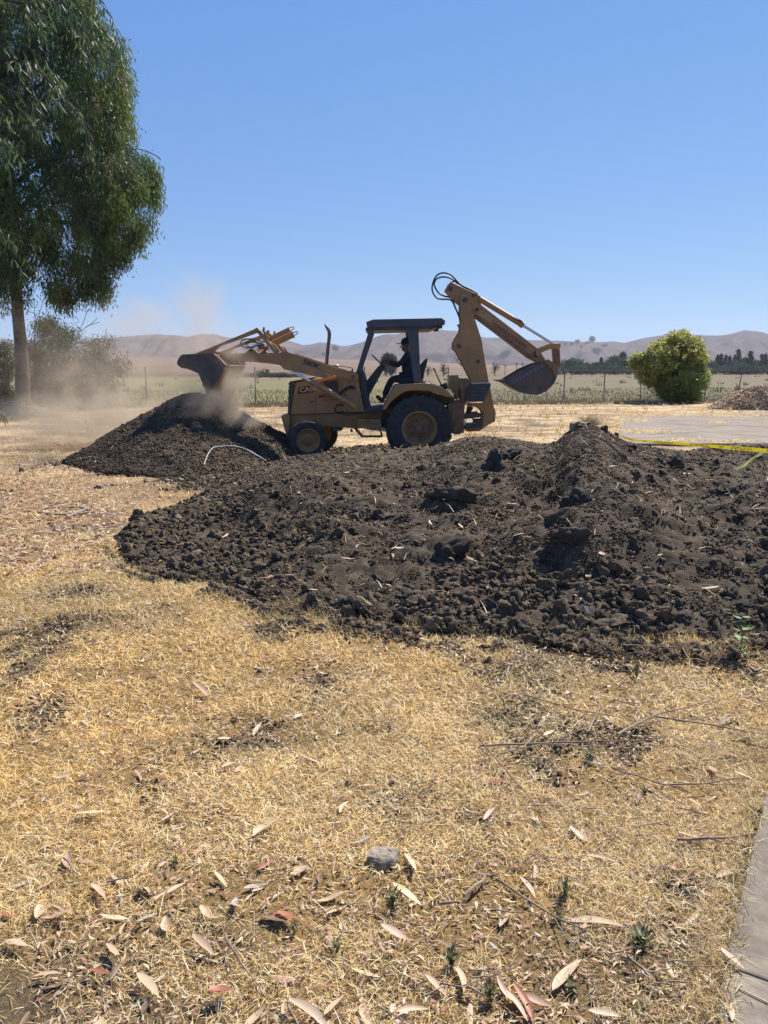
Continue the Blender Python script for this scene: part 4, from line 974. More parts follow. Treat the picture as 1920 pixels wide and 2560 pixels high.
# ------------------------------------------------------------------ pavement pad and sidewalk
def make_pad():
    z = 0.035; poly = [gp(1905 + 500, 1112), gp(1490, 1112), gp(1520, 1085), gp(1553, 1060), gp(1566, 1036), gp(2400, 1034)]
    mb = MB(); P = [(p.x, p.y) for p in poly]
    n = len(P); mb.add([(x, y, z) for x, y in P] + [(x, y, -0.1) for x, y in P], [tuple(range(n)), tuple(range(2 * n - 1, n - 1, -1))] + [(i, (i + 1) % n, (i + 1) % n + n, i + n) for i in range(n)])
    o = mb.build('pavement', M['asphalt']); tag(o, kind='structure')
    def stripn(pts, w, mname, name, zz):
        mb = MB(); Q = [gp(a, b, z) for a, b in pts]; V = []; F = []
        for i, p in enumerate(Q):
            d = (Q[min(i + 1, len(Q) - 1)] - Q[max(i - 1, 0)]).normalized(); s = Vector((-d.y, d.x, 0)) * w / 2
            V += [tuple(p + s)[:2] + (zz,), tuple(p - s)[:2] + (zz,)]
        F = [(2 * i, 2 * i + 1, 2 * i + 3, 2 * i + 2) for i in range(len(Q) - 1)]; mb.add(V, F); return mb.build(name, M[mname])
    tag(stripn([(1543, 1062), (1556, 1050), (1567, 1040)], 0.10, 'paint', 'road_marking', z + 0.004), kind='structure')
    tag(stripn([(1532, 1070), (1700, 1072), (1930, 1076)], 0.10, 'paint', 'road_marking', z + 0.004), kind='structure')
    tag(stripn([(1690, 1062), (1760, 1066), (1830, 1063), (1925, 1069)], 0.10, 'crack', 'pavement_crack', z + 0.006), kind='structure')
    tag(stripn([(1560, 1047), (1640, 1049), (1720, 1053), (1925, 1050)], 0.05, 'crack', 'pavement_crack', z + 0.006), kind='structure')
    tag(stripn([(1620, 1086), (1760, 1080), (1925, 1092)], 0.05, 'crack', 'pavement_crack', z + 0.006), kind='structure')
    # drifts of straw on the pavement
    rng = np.random.default_rng(77); n = 5200; c = [(1590, 1078, 55, 5), (1640, 1080, 40, 4), (1795, 1057, 22, 3), (1830, 1104, 60, 4), (1700, 1100, 50, 5), (1600, 1050, 30, 4), (1760, 1040, 120, 3), (1900, 1040, 60, 4)]
    k = rng.integers(0, len(c), n); cc = np.array(c); px = cc[k, 0] + rng.normal(0, 1, n) * cc[k, 2] * 0.6; py = cc[k, 1] + rng.normal(0, 1, n) * cc[k, 3] * 0.6
    P = np.array([gp(a, min(max(b, 1037), 1112), z) for a, b in zip(px, py)]); V, F, Cc = blades(n, P, rng.uniform(0.05, 0.14, n), rng.uniform(0.006, 0.013, n), rng.uniform(0.9, 1.5, n), straw_cols(P[:, 0], P[:, 1], n, rng), rng)
    tag(npmesh('pavement_straw', V, F, M['straw'], col=Cc), kind='stuff')
make_pad()
def make_walk():
    z = 0.028; L = [gp(a, b, z) for a, b in [(1960, 1800), (1920, 1917), (1877, 2047), (1842, 2164), (1816, 2320), (1799, 2468), (1793, 2560), (1785, 2760)]]
    mb = MB(); mid = gp(1808, 2412, z); mid2 = gp(1990, 2458, z); d = (L[1] - L[5]); d.z = 0; d = d.normalized(); sidev = Vector((d.y, -d.x, 0))
    sl = [(L[0], gp(1809, 2409, z)), (gp(1809, 2412, z), L[7])]
    for k, (a, b) in enumerate(sl):
        pts = []
        m = 24
        for i in range(m + 1):
            t = i / m; p = a.lerp(b, t); pts.append(p + sidev * random.uniform(-0.003, 0.003))
        oth = [p + sidev * 1.25 for p in (pts[-1], pts[0])]
        ring = pts + oth; n = len(ring)
        mb.add([tuple(p) for p in ring] + [(p.x, p.y, -0.12) for p in ring], [tuple(range(n)), tuple(range(2 * n - 1, n - 1, -1))] + [(i, (i + 1) % n, (i + 1) % n + n, i + n) for i in range(n)])
    o = mb.build('sidewalk', M['concrete'], bevel=0.008); tag(o, kind='structure')
    mb = MB(); a = gp(1800, 2412, 0.05); b = a + sidev * 1.4; mb.box((a.x, a.y - 0.06, 0.0), (b.x + 0.2, a.y + 0.06, 0.058))
    
    # straw on the concrete
    for pts, lab in [([(1845, 2440), (1838, 2470), (1920, 2510)], 'bent pale straw stalk lying on the concrete'), ([(1812, 2478), (1830, 2438)], 'short pale stalk crossing the concrete edge')]:
        Q = [gp(a, b, z) + Vector((0, 0, 0.004)) for a, b in pts]; mb = MB(); mb.tube(Q, 0.0022, 6); o = mb.build('straw_stalk', M['paletwig'], org=tuple(Q[0])); o.location = Q[0]; tag(o, lab, 'stalk')
make_walk()
def edge_straw():
    rng = np.random.default_rng(91); n = 5200; py = rng.uniform(1860, 2570, n); px = np.interp(py, [b for a, b in KE], [a for a, b in KE]); P = np.array([gp(a, b) for a, b in zip(px, py)]); P[:, 0] += rng.normal(-0.03, 0.035, n); P[:, 1] += rng.normal(0, 0.03, n)
    P[:, 2] = np.where(on_walk(P[:, 0], P[:, 1]), 0.03, 0.004); k = rng.random(n) < 0.25 + fbm2(P[:, 0] * 9, P[:, 1] * 9, 111, 3); P = P[k]; n = len(P)
    V, F, Cc = blades(n, P, rng.uniform(0.02, 0.07, n), rng.uniform(0.0012, 0.0028, n), rng.uniform(0.4, 1.5, n), straw_cols(P[:, 0], P[:, 1], n, rng), rng); tag(npmesh('edge_straw', V, F, M['straw'], col=Cc), kind='stuff')
    VV = []; n = 9000; t = rng.random(n); seg = rng.random(n) < 0.35
    px = np.where(seg, np.interp(t, [0, 0.5, 1], [1492, 1540, 1566]) + rng.normal(0, 9, n), 1560 + t * 380); py = np.where(seg, np.interp(t, [0, 0.3, 0.6, 1], [1110, 1085, 1062, 1036]), 1037 + np.abs(rng.normal(0, 2.2, n)))
    P = np.array([gp(a, min(b, 1112), 0.035) for a, b in zip(px, py)]); k = rng.random(n) < 1.3 * fbm2(P[:, 0] * 1.2, P[:, 1] * 1.2, 112, 3); P = P[k]; n = len(P)
    V, F, Cc = blades(n, P, rng.uniform(0.05, 0.16, n), rng.uniform(0.007, 0.014, n), rng.uniform(0.7, 1.5, n), straw_cols(P[:, 0], P[:, 1], n, rng), rng); tag(npmesh('edge_straw', V, F, M['straw'], col=Cc), kind='stuff')
edge_straw()

# ------------------------------------------------------------------ caution tape
def text_mesh(txt, width, origin, xd, yd, m, parent, name, org, bold=0.0, height=None):
    cu = bpy.data.curves.new('t', 'FONT'); cu.body = txt; cu.size = 1.0; cu.align_x = 'LEFT'; cu.offset = bold
    ob = bpy.data.objects.new('t', cu); COL.objects.link(ob); dg = bpy.context.evaluated_depsgraph_get(); me = bpy.data.meshes.new_from_object(ob.evaluated_get(dg)); bpy.data.objects.remove(ob)
    co = np.array([v.co[:] for v in me.vertices]); mn = co.min(0); mx = co.max(0); s = width / (mx[0] - mn[0]); sy = s if height is None else height / (mx[1] - mn[1])
    xd = Vector(xd).normalized(); yd = Vector(yd).normalized()
    for v in me.vertices:
        p = Vector(origin) + xd * ((v.co.x - mn[0]) * s) + yd * ((v.co.y - mn[1]) * sy) - Vector(org); v.co = p
    me.name = name
    return link_mesh(name, me, M[m], parent)
def make_tape():
    pts = [(1548, 1088), (1575, 1099.5), (1620, 1103.5), (1680, 1107.5), (1760, 1113.5), (1830, 1119.5), (1920, 1127), (2040, 1141)]
    D = lambda px: 10.1 - (px - 1548) / (1920 - 1548) * 1.5
    P = [at(a, b, D(a)) for a, b in pts]; wd = lambda px: np.interp(px, [1548, 1620, 1750, 1920], [0.023, 0.028, 0.036, 0.047])
    root = empty('caution_tape', P[3], 'yellow caution tape stretched over the right side of the heap', 'tape')
    V = []; F = []
    for (a, b), p in zip(pts, P):
        h = float(wd(a)) / 2; V += [tuple(p + Vector((0, 0, h))), tuple(p - Vector((0, 0, h)))]
    F = [(2 * i, 2 * i + 2, 2 * i + 3, 2 * i + 1) for i in range(len(P) - 1)]; mb = MB(); mb.add(V, F); mb.build('ribbon', M['tape'], root, org=tuple(P[3]))
    def posat(px):
        py = float(np.interp(px, [a for a, b in pts], [b for a, b in pts])); return at(px, py, D(px))
    for x0, x1, txt in [(1554, 1583, 'CUIDADO'), (1605, 1617, '-'), (1635, 1683, 'CAUTION'), (1724, 1773, 'CUIDADO'), (1796, 1809, '-'), (1827, 1879, 'CAUTION'), (1916, 1968, 'CUIDADO')]:
        a = posat(x0); b = posat(x1); hh = float(wd((x0 + x1) / 2)) * 0.74
        o = a + Vector((0, -0.004, hh / 2)); dd = (b - a)
        if txt == '-': hh *= 0.35; o = a + Vector((0, -0.004, hh / 2))
        text_mesh(txt, dd.length, o, dd, (0, 0, -1), 'ink', root, 'lettering', P[3], bold=0.02, height=hh)
    # loose twisted tail
    tl = [(1908, 1131, .06), (1890, 1140, .05), (1870, 1156, .075), (1850, 1168, .05), (1830, 1176, .045), (1806, 1184, .03)]
    Q = [at(a, b, 8.5) for a, b, c in tl]; V = []
    for (a, b, c), p in zip(tl, Q): V += [tuple(p + Vector((c * 0.35, 0.01, c / 2))), tuple(p - Vector((c * 0.35, 0.012, c / 2)))]
    mb = MB(); mb.add(V, [(2 * i, 2 * i + 2, 2 * i + 3, 2 * i + 1) for i in range(len(Q) - 1)]); mb.build('loose_end', M['tape_tail'], root, org=tuple(P[3]))
make_tape()

# ------------------------------------------------------------------ backhoe loader
YN, YF = 15.0, 17.1; YC = (YN + YF) / 2
def dist_ground(px, Y): return at(px, 1155, Y)
MO = (at(900, 1100, YC).x, YC, 0.0)
BH = empty('backhoe_loader', MO, 'old yellow backhoe loader tipping earth from its raised front bucket', 'backhoe loader')
def P_(mb, name, m, parent=BH, bevel=0.0, smooth=False, label=None):
    o = mb.build(name, M[m], parent, org=MO, bevel=bevel, smooth=smooth)
    if label: o['label'] = label
    return o
# --- engine hood, grille, chassis
H0, H1 = 15.68, 16.42
mb = MB(); mb.pp(C('c2', (236, 1436), (300, 1022), (320, 1014), (860, 926), (1100, 880), (1180, 880), (1215, 1395), (1160, 1405)), H0, H1, H0)
hood = P_(mb, 'hood', 'yellow', bevel=0.012)
mb = MB(); mb.pp(C('c2', (232, 1442), (236, 1432), (850, 1405), (1160, 1400), (1160, 1412), (850, 1416)), H0 - 0.006, H1 + 0.01, H0); P_(mb, 'hood_seam', 'black', hood)
mb = MB(); mb.pp(C('c2', (205, 1425), (208, 1310), (214, 1300), (209, 1200), (216, 1190), (212, 1110), (222, 1100), (222, 1015), (240, 1000), (380, 978), (560, 945), (562, 962), (330, 1010), (302, 1020), (236, 1436)), H0 - 0.012, H1 + 0.02, H0)
for k in range(9):
    z = at(725, 960 + k * 8.5, H0).z; x = at(722, 960 + k * 8.5, H0).x; mb.box((x - 0.02, H0 + 0.06, z - 0.012), (x + 0.03, H1 - 0.06, z + 0.012))
grille = P_(mb, 'grille', 'black', bevel=0.004)
mb = MB(); mb.pp(C('c2', (640, 1010), (858, 980), (862, 1125), (800, 1128)), H0 - 0.008, H0 + 0.05, H0); vent = P_(mb, 'side_vent', 'black', hood)
mb = MB()
for k in range(7):
    x0 = 668 + k * 27; mb.pp(C('c2', (x0, 1010 - k * 4), (x0 + 9, 1009 - k * 4), (x0 + 12, 1118), (x0 + 3, 1118)), H0 - 0.018, H0 - 0.006, H0)
P_(mb, 'vent_slats', 'steel', vent)
mb = MB(); mb.pp(C('c2', (530, 1005), (800, 935), (820, 960), (590, 1018)), H0 - 0.035, H0 - 0.004, H0); P_(mb, 'marker_plate', 'orange', hood)
for (x, y) in ((300, 1060), (1010, 1010), (1060, 1080), (960, 1180), (1150, 1200), (980, 1350), (1140, 1350)):
    p = at(*C('c2', (x, y))[0], H0); yb = 15.355 if x > 940 else H0 - 0.004
    mb = MB(); mb.latheY((p.x, yb, p.z), [(0.001, -0.008), (0.014, -0.008), (0.016, 0.0)], 8); P_(mb, 'bolt', 'steel', hood)
mb = MB(); mb.pp(C('c2', (560, 1180), (566, 1179), (572, 1418), (566, 1420)), H0 - 0.004, H0 + 0.002, H0); P_(mb, 'panel_gap', 'black', hood)
mb = MB(); mb.pp(C('c2', (500, 1260), (545, 1255), (545, 1275), (500, 1280)), H0 - 0.012, H0 + 0.002, H0); P_(mb, 'hood_latch', 'black', hood)
# decals
mb = MB(); lg = C('c2', (345, 1080), (560, 1048), (560, 1140), (330, 1170)); mb.pp(lg, H0 - 0.006, H0 - 0.001, H0); dp = P_(mb, 'logo_plate', 'decal_dark', hood)
def px_text(txt, p0, p1, hpx, Y, m, parent, name, yup=None, bold=0.015):
    a = at(p0[0], p0[1], Y); b = at(p1[0], p1[1], Y); xd = b - a; yd = Vector((-xd.z, 0, xd.x)) if yup is None else Vector(yup)
    return text_mesh(txt, xd.length, a, xd, yd, m, parent, name, MO, bold=bold, height=hpx * mpp(Y))
a, b = C('c2', (362, 1152), (590, 1120)); px_text('CASE', a, b, 12.5, H0 - 0.009, 'decal_pale', hood, 'logo_lettering', bold=0.04)
a, b = C('c2', (612, 1228), (900, 1170)); px_text('MIGUEL', a, b, 9, H0 - 0.005, 'decal_dark', hood, 'owner_lettering')
a, b = C('c2', (670, 1262), (900, 1238)); px_text('EXCAVATING', a, b, 5.5, H0 - 0.005, 'decal_red', hood, 'owner_lettering')
mb = MB(); mb.pp(C('c2', (110, 1452), (140, 1437), (1110, 1408), (1440, 1400), (1450, 1480), (1400, 1490), (1400, 1560), (1120, 1625), (760, 1602), (640, 1592), (560, 1560), (240, 1578), (216, 1640), (212, 1712), (180, 1708), (160, 1690)), 15.72, 16.38, 15.5)
chassis = P_(mb, 'chassis', 'yellow', bevel=0.01)
mb = MB(); mb.pp(C('c2', (110, 1452), (228, 1440), (216, 1640), (212, 1716), (182, 1712)), 15.55, 16.55, 15.5); P_(mb, 'front_bumper', 'yellow', bevel=0.01)
mb = MB(); mb.pp(C('c2', (1112, 1490), (1400, 1488), (1398, 1612), (1118, 1614)), 15.42, 15.80, 15.42); tb = P_(mb, 'tool_box', 'yellow', bevel=0.008)
mb = MB(); mb.pp(C('c2', (1112, 1552), (1400, 1550), (1400, 1556), (1112, 1558)), 15.413, 15.43, 15.42); mb.pp(C('c2', (1220, 1512), (1282, 1510), (1282, 1524), (1220, 1526)), 15.41, 15.43, 15.42); P_(mb, 'tool_box_handle', 'black', tb)
mb = MB(); mb.pp(C('c2', (1055, 1612), (1105, 1612), (1172, 1700), (1172, 1728), (1155, 1728)), 15.35, 15.42, 15.35); mb.pp(C('c2', (1390, 1610), (1410, 1610), (1436, 1700), (1430, 1732), (1412, 1712)), 15.35, 15.42, 15.35)
mb.pp(C('c2', (1155, 1716), (1432, 1714), (1432, 1730), (1155, 1730)), 15.33, 15.62, 15.35); P_(mb, 'step', 'rust', bevel=0.004)
mb = MB(); mb.pp(C('c2', (1010, 1625), (1045, 1625), (1045, 1660), (1015, 1658)), 15.6, 15.66, 15.6); mb.pp(C('c2', (760, 1590), (910, 1590), (905, 1640), (880, 1655), (780, 1650)), 15.75, 16.3, 15.6); P_(mb, 'sump', 'steel')
# floor plate and cowl
mb = MB(); mb.pp(C('c2', (1200, 1350), (1270, 1325), (1445, 1318), (1450, 1355), (1440, 1410), (1120, 1425), (1120, 1400)), 15.40, 16.70, 15.45); P_(mb, 'cab_floor', 'steel', bevel=0.006)
mb = MB(); mb.pp(C('c2', (1090, 870), (1185, 862), (1215, 960), (1240, 1200), (1282, 1330), (1278, 1395), (1190, 1400), (1140, 1000)), 15.50, 16.60, 15.50); P_(mb, 'cowl', 'black', bevel=0.01)
mb = MB(); mb.pp(C('c2', (1215, 1000), (1235, 985), (1375, 808), (1400, 792), (1448, 808), (1462, 850), (1440, 862), (1262, 1180), (1275, 1330), (1215, 1330)), 15.97, 16.13, 16.0); scol = P_(mb, 'steering_column', 'black', bevel=0.012)
# steering wheel (tilted ring seen nearly edge-on)
wc = at(*C('c3', (455, 752))[0], 16.05); wa = at(*C('c3', (408, 704))[0], 16.05); wb = at(*C('c3', (512, 808))[0], 16.05)
ax = (wb - wa).normalized(); R_ = 0.20; n_ = Vector((-ax.z, 0, ax.x))
ring = [wc + (ax * math.cos(t) * R_ + Vector((0, 1, 0)) * math.sin(t) * R_) for t in [2 * math.pi * k / 32 for k in range(33)]]
mb = MB(); mb.tube(ring, 0.014, 8, cap=False); hub = wc - n_ * 0.0 + (Vector((0.05, 0, -0.06)));
for t in (0.3, 2.4, 4.5): mb.tube([wc + (ax * math.cos(t) + Vector((0, 1, 0)) * math.sin(t)) * R_, hub], 0.008, 6)
mb.tube([hub, hub + Vector((0.01, 0, -0.10))], [0.03, 0.035], 10); P_(mb, 'steering_wheel', 'seat', smooth=True)
# --- ROPS canopy
cz = C('c3', (285, 232), (380, 198), (1268, 180), (1288, 190), (1300, 262), (1240, 275), (1130, 300), (300, 306))
mb = MB(); mb.pp(cz, 15.42, 16.72, 15.42); can = P_(mb, 'canopy', 'canopy', bevel=0.02)
mb = MB(); mb.pp(C('c3', (282, 306), (400, 300), (1220, 296), (1142, 324), (335, 344), (280, 344)), 15.44, 16.70, 15.44); P_(mb, 'canopy_frame', 'black', can)
for yy in (15.5, 16.5):
    mb = MB(); mb.pp(C('c3', (1284, 196), (1312, 212), (1308, 262), (1290, 276), (1278, 268)), yy, yy + 0.14, 15.5); mb.pp(C('c3', (1200, 285), (1275, 275), (1276, 312), (1216, 322)), yy, yy + 0.14, 15.5); P_(mb, 'work_lamp', 'seat', can, bevel=0.006)
for yy in (15.44, 16.62):
    mb = MB(); mb.pp(C('c3', (155, 880), (165, 858), (322, 344), (384, 344), (232, 790), (228, 862), (228, 900)), yy, yy + 0.07, 15.44); P_(mb, 'canopy_post', 'canopy', bevel=0.006)
for yy in (15.40, 16.60):
    mb = MB(); mb.pp(C('c3', (820, 326), (965, 326), (975, 560), (984, 760), (998, 1012), (905, 1015)), yy, yy + 0.10, 15.40); P_(mb, 'canopy_post', 'canopy', bevel=0.006)
# seat
mb = MB(); mb.pp(C('c3', (985, 790), (1060, 708), (1080, 702), (1070, 770), (1042, 870), (1020, 980), (990, 985)), 15.82, 16.28, 16.0); sb = P_(mb, 'seat_back', 'seat', bevel=0.02)
mb = MB(); mb.pp(C('c3', (690, 985), (760, 960), (985, 955), (1020, 980), (1020, 1020), (690, 1025)), 15.80, 16.30, 16.0); P_(mb, 'seat_cushion', 'seat', bevel=0.02)
mb = MB(); mb.pp(C('c3', (905, 1010), (1050, 1000), (1050, 1032), (905, 1036)), 15.5, 16.6, 15.6); P_(mb, 'seat_platform', 'steel')
# --- fenders
fo = C('c3', (498, 1372), (530, 1310), (600, 1180), (640, 1092), (680, 1046), (800, 1036), (930, 1030), (1060, 1032), (1150, 1042), (1240, 1068), (1310, 1105), (1370, 1152), (1405, 1190), (1418, 1210))
fi = C('c3', (1330, 1208), (1260, 1172), (1180, 1145), (1100, 1130), (960, 1122), (830, 1126), (770, 1150), (700, 1192), (640, 1240), (590, 1292), (540, 1372))
for yy, nm in ((15.0, 0), (16.55, 1)):
    mb = MB(); mb.pp(fo + fi, yy, yy + 0.55, 15.0); fd = P_(mb, 'fender', 'yellow', bevel=0.012)
    mb = MB(); yi = 15.50 if nm == 0 else 16.56
    mb.pp(C('c3', (500, 1380), (590, 1292), (700, 1192), (830, 1128), (1100, 1132), (1330, 1208), (1418, 1212), (1472, 1285), (1300, 1330), (1290, 1420), (500, 1420)), yi, yi + 0.05, 15.3); P_(mb, 'fender_panel', 'rust', fd)
mb = MB(); mb.pp(C('c3', (480, 1400), (1300, 1330), (1420, 1330), (1400, 1560), (1250, 1640), (700, 1640), (480, 1600)), 15.70, 16.4, 15.6); P_(mb, 'rear_frame', 'steel')
# --- wheels
def wheel(name, c, Rt, wdt, Rr, m_rim, lugs, yaw=0.0, hubr=0.3, side=1, disc_dark='rust'):
    w2 = wdt / 2
    root = empty(name, (0, 0, 0)); root.parent = BH
    prof = [(Rr, -w2 * 0.72), (Rr * 1.08, -w2 * 0.88), (Rt * 0.80, -w2), (Rt * 0.93, -w2 * 0.93), (Rt * 0.975, -w2 * 0.80), (Rt * (0.985 if not lugs else 0.955), -w2 * 0.4), (Rt * (1.0 if not lugs else 0.965), 0), (Rt * (0.985 if not lugs else 0.955), w2 * 0.4), (Rt * 0.975, w2 * 0.80), (Rt * 0.93, w2 * 0.93), (Rt * 0.80, w2), (Rr * 1.08, w2 * 0.88), (Rr, w2 * 0.72)]
    mb = MB(); mb.latheY(c, prof, 56, yaw)
    cy_, sy_ = math.cos(yaw), math.sin(yaw)
    if lugs:
        for s in (-1, 1):
            for k in range(lugs):
                a0 = 2 * math.pi * (k + (0.5 if s > 0 else 0)) / lugs; vs = []
                for (r, dy, da) in [(0.90, 1.0, 0.0), (0.90, 1.0, 0.085), (1.0, 0.95, 0.0), (1.0, 0.95, 0.085), (0.95, 0.0, -0.17), (0.95, 0.0, -0.10), (1.0, 0.0, -0.17), (1.0, 0.0, -0.10)]:
                    a = a0 + da * 1.1; x = Rt * r * math.cos(a); z = Rt * r * math.sin(a); y = s * w2 * dy
                    vs.append((c[0] + x * cy_ - y * sy_, c[1] + x * sy_ + y * cy_, c[2] + z))
                mb.add(vs, [(0, 1, 3, 2), (4, 6, 7, 5), (2, 3, 7, 6), (0, 2, 6, 4), (1, 5, 7, 3), (0, 4, 5, 1)])
    else:
        for dy in (-0.62, -0.2, 0.2, 0.62): mb.latheY(c, [(Rt * 0.97, w2 * (dy - 0.13)), (Rt * 1.012, w2 * (dy - 0.11)), (Rt * 1.012, w2 * (dy + 0.11)), (Rt * 0.97, w2 * (dy + 0.13))], 56, yaw)
    t = P_(mb, 'tyre', 'rubber', root, smooth=True)
    for sd in (-1, 1):
        mb = MB(); prof = [(Rr * 1.06, sd * w2 * 0.86), (Rr * 1.09, sd * w2 * 0.92), (Rr * 1.0, sd * w2 * 0.93), (Rr * 0.9, sd * w2 * 0.8), (Rr * 0.84, sd * w2 * 0.55)]
        mb.latheY(c, prof, 48, yaw); r = P_(mb, 'rim', m_rim, root, smooth=True)
        mb = MB(); prof = [(Rr * 0.86, sd * w2 * 0.56), (Rr * 0.6, sd * w2 * 0.46), (Rr * 0.42, sd * w2 * 0.60), (Rr * 0.22, sd * w2 * 0.62), (Rr * 0.2, sd * w2 * 0.8), (0.001, sd * w2 * 0.82)]
        mb.latheY(c, prof, 48, yaw)
        for k in range(8):
            a = 2 * math.pi * k / 8 + 0.2; x = Rr * 0.33 * math.cos(a); z = Rr * 0.33 * math.sin(a); y = sd * w2 * 0.62
            b = Vector((c[0] + x * cy_ - y * sy_, c[1] + x * sy_ + y * cy_, c[2] + z)); mb.tube([b, b + Vector((-sy_, cy_, 0)) * 0.025 * sd], 0.014, 6)
        P_(mb, 'wheel_disc', disc_dark, root, smooth=True)
    return root
rc_ = at(*C('c3', (975, 1617))[0], 15.05)
for yy in (15.0 + 0.22, 17.1 - 0.22): wheel('rear_wheel', (rc_.x, yy, rc_.z), 0.655, 0.44, 0.318, 'rim', 22)
fc_ = at(*C('c2', (425, 1772))[0], 14.98)
SY = rad(17)
for i, yy in enumerate((15.13, 16.85)): wheel('front_wheel', (fc_.x + 0.03 + 0.10 * i, yy, fc_.z + 0.0), 0.385, 0.28, 0.215, 'rim', 0, yaw=SY, disc_dark='rim')
mb = MB(); mb.tube([(fc_.x + 0.06, 15.3, fc_.z), (fc_.x + 0.1, 16.75, fc_.z)], 0.06, 10); P_(mb, 'front_axle', 'steel')
mb = MB(); mb.tube([(rc_.x, 15.4, rc_.z), (rc_.x, 16.7, rc_.z)], 0.11, 12); P_(mb, 'rear_axle', 'steel')
# --- exhaust, precleaner, bar
mb = MB(); ex = [at(*p, 16.05) for p in C('c2', (708, 790), (722, 600), (738, 470), (745, 400), (740, 355), (722, 318), (700, 290), (683, 262))]
mb.tube(ex, [0.035, 0.035, 0.036, 0.038, 0.036, 0.032, 0.026, 0.012], 12); P_(mb, 'exhaust_pipe', 'exhaust', smooth=True)
mb = MB(); pc = at(*C('c2', (826, 795))[0], 16.2)
vs = []; mb.tube([pc + Vector((0, 0, -0.14)), pc + Vector((0, 0, -0.03)), pc + Vector((0, 0, -0.02)), pc, pc + Vector((0, 0, 0.018)), pc + Vector((0, 0, 0.028))], [0.05, 0.05, 0.075, 0.078, 0.055, 0.015], 16); P_(mb, 'air_precleaner', 'greypl', smooth=True)
mb = MB(); mb.ptube(C('c2', (860, 800), (960, 815), (1050, 832)), 16.3, 0.008, 6); mb.pp(C('c2', (1015, 880), (1045, 835), (1055, 850), (1048, 880)), 16.28, 16.32, 16.3); P_(mb, 'indicator_bar', 'rust')
# --- loader arms
arm = C('c1', (600, 932), (755, 925), (800, 884), (850, 880), (888, 922), (1090, 924), (1140, 914), (1198, 912)) + C('c2', (925, 858), (1080, 888), (1118, 912), (1122, 978), (1060, 982), (850, 936), (350, 822), (195, 806), (150, 850)) + C('c1', (1160, 1092), (1120, 1048), (1000, 1030), (700, 1005), (612, 1002))
web = C('c2', (150, 845), (200, 806), (255, 800), (700, 905), (742, 925), (690, 966), (210, 860))
for yy in (15.22, 16.78):
    mb = MB(); mb.pp(arm, yy, yy + 0.09, 15.22); a_ = P_(mb, 'loader_arm', 'yellow', bevel=0.006)
    mb = MB(); mb.pp(web, yy - 0.02, yy + 0.11, 15.22); P_(mb, 'arm_web', 'yellow', a_)
    mb = MB(); pv = at(*C('c2', (1052, 942))[0], 15.22)
    mb.latheY((pv.x, yy - 0.015, pv.z), [(0.001, 0), (0.035, 0), (0.035, 0.03), (0.001, 0.03)], 20); pv2 = at(*C('c1', (822, 893))[0], 15.22); mb.latheY((pv2.x, yy - 0.02, pv2.z), [(0.001, 0), (0.032, 0), (0.032, 0.13), (0.001, 0.13)], 20); P_(mb, 'pivot_pin', 'steel', a_)
    # lift cylinder
    yc_ = yy - 0.06 if yy < 16 else yy + 0.12
    mb = MB(); mb.ptube(C('c2', (500, 1000), (1065, 1325)), yc_, 0.052, 14); mb.ptube(C('c2', (1030, 1305), (1085, 1340)), yc_, 0.064, 12); cy1 = P_(mb, 'lift_cylinder', 'yellow', smooth=True)
    mb = MB(); mb.ptube(C('c2', (235, 868), (520, 1012)), yc_, 0.026, 12); P_(mb, 'cylinder_rod', 'chrome', cy1, smooth=True)
    mb = MB(); mb.ptube(C('c2', (640, 1072), (760, 1140)), yc_ - 0.058, 0.012, 8); mb.ptube(C('c2', (760, 1140), (800, 1150), (820, 1162)), yc_ - 0.058, [0.012, 0.018, 0.016], 8); P_(mb, 'feed_pipe', 'decal_pale', cy1, smooth=True)
a, b = C('c2', (395, 775), (610, 848)); px_text('580K', a, b, 13, 15.214, 'decal_dark', BH, 'model_lettering', bold=0.02)
# side upright plate carrying the arms
mb = MB(); mb.pp(C('c2', (920, 960), (1090, 985), (1120, 1000), (1195, 1395), (925, 1400), (930, 1200)), 15.36, 15.45, 15.36); P_(mb, 'loader_frame', 'yellow', bevel=0.006); mb = MB(); mb.pp(C('c2', (920, 960), (1090, 985), (1120, 1000), (1195, 1395), (925, 1400), (930, 1200)), 16.65, 16.74, 15.36); P_(mb, 'loader_frame', 'yellow', bevel=0.006)
mb = MB()
mb.ptube(C('c2', (830, 1330), (810, 1370), (830, 1400), (880, 1410), (930, 1390), (950, 1350), (920, 1315), (870, 1305), (835, 1320)), 15.60, 0.014, 8)
mb.ptube(C('c2', (860, 1170), (900, 1140), (960, 1090), (1020, 1065), (1080, 1090)), 15.33, 0.020, 8); mb.ptube(C('c2', (870, 1190), (930, 1130), (1000, 1085), (1070, 1100)), 15.30, 0.014, 8)
mb.ptube(C('c2', (850, 1415), (1000, 1440), (1200, 1405), (1420, 1375)), 15.30, 0.010, 8); P_(mb, 'hydraulic_hose', 'hose', smooth=True)
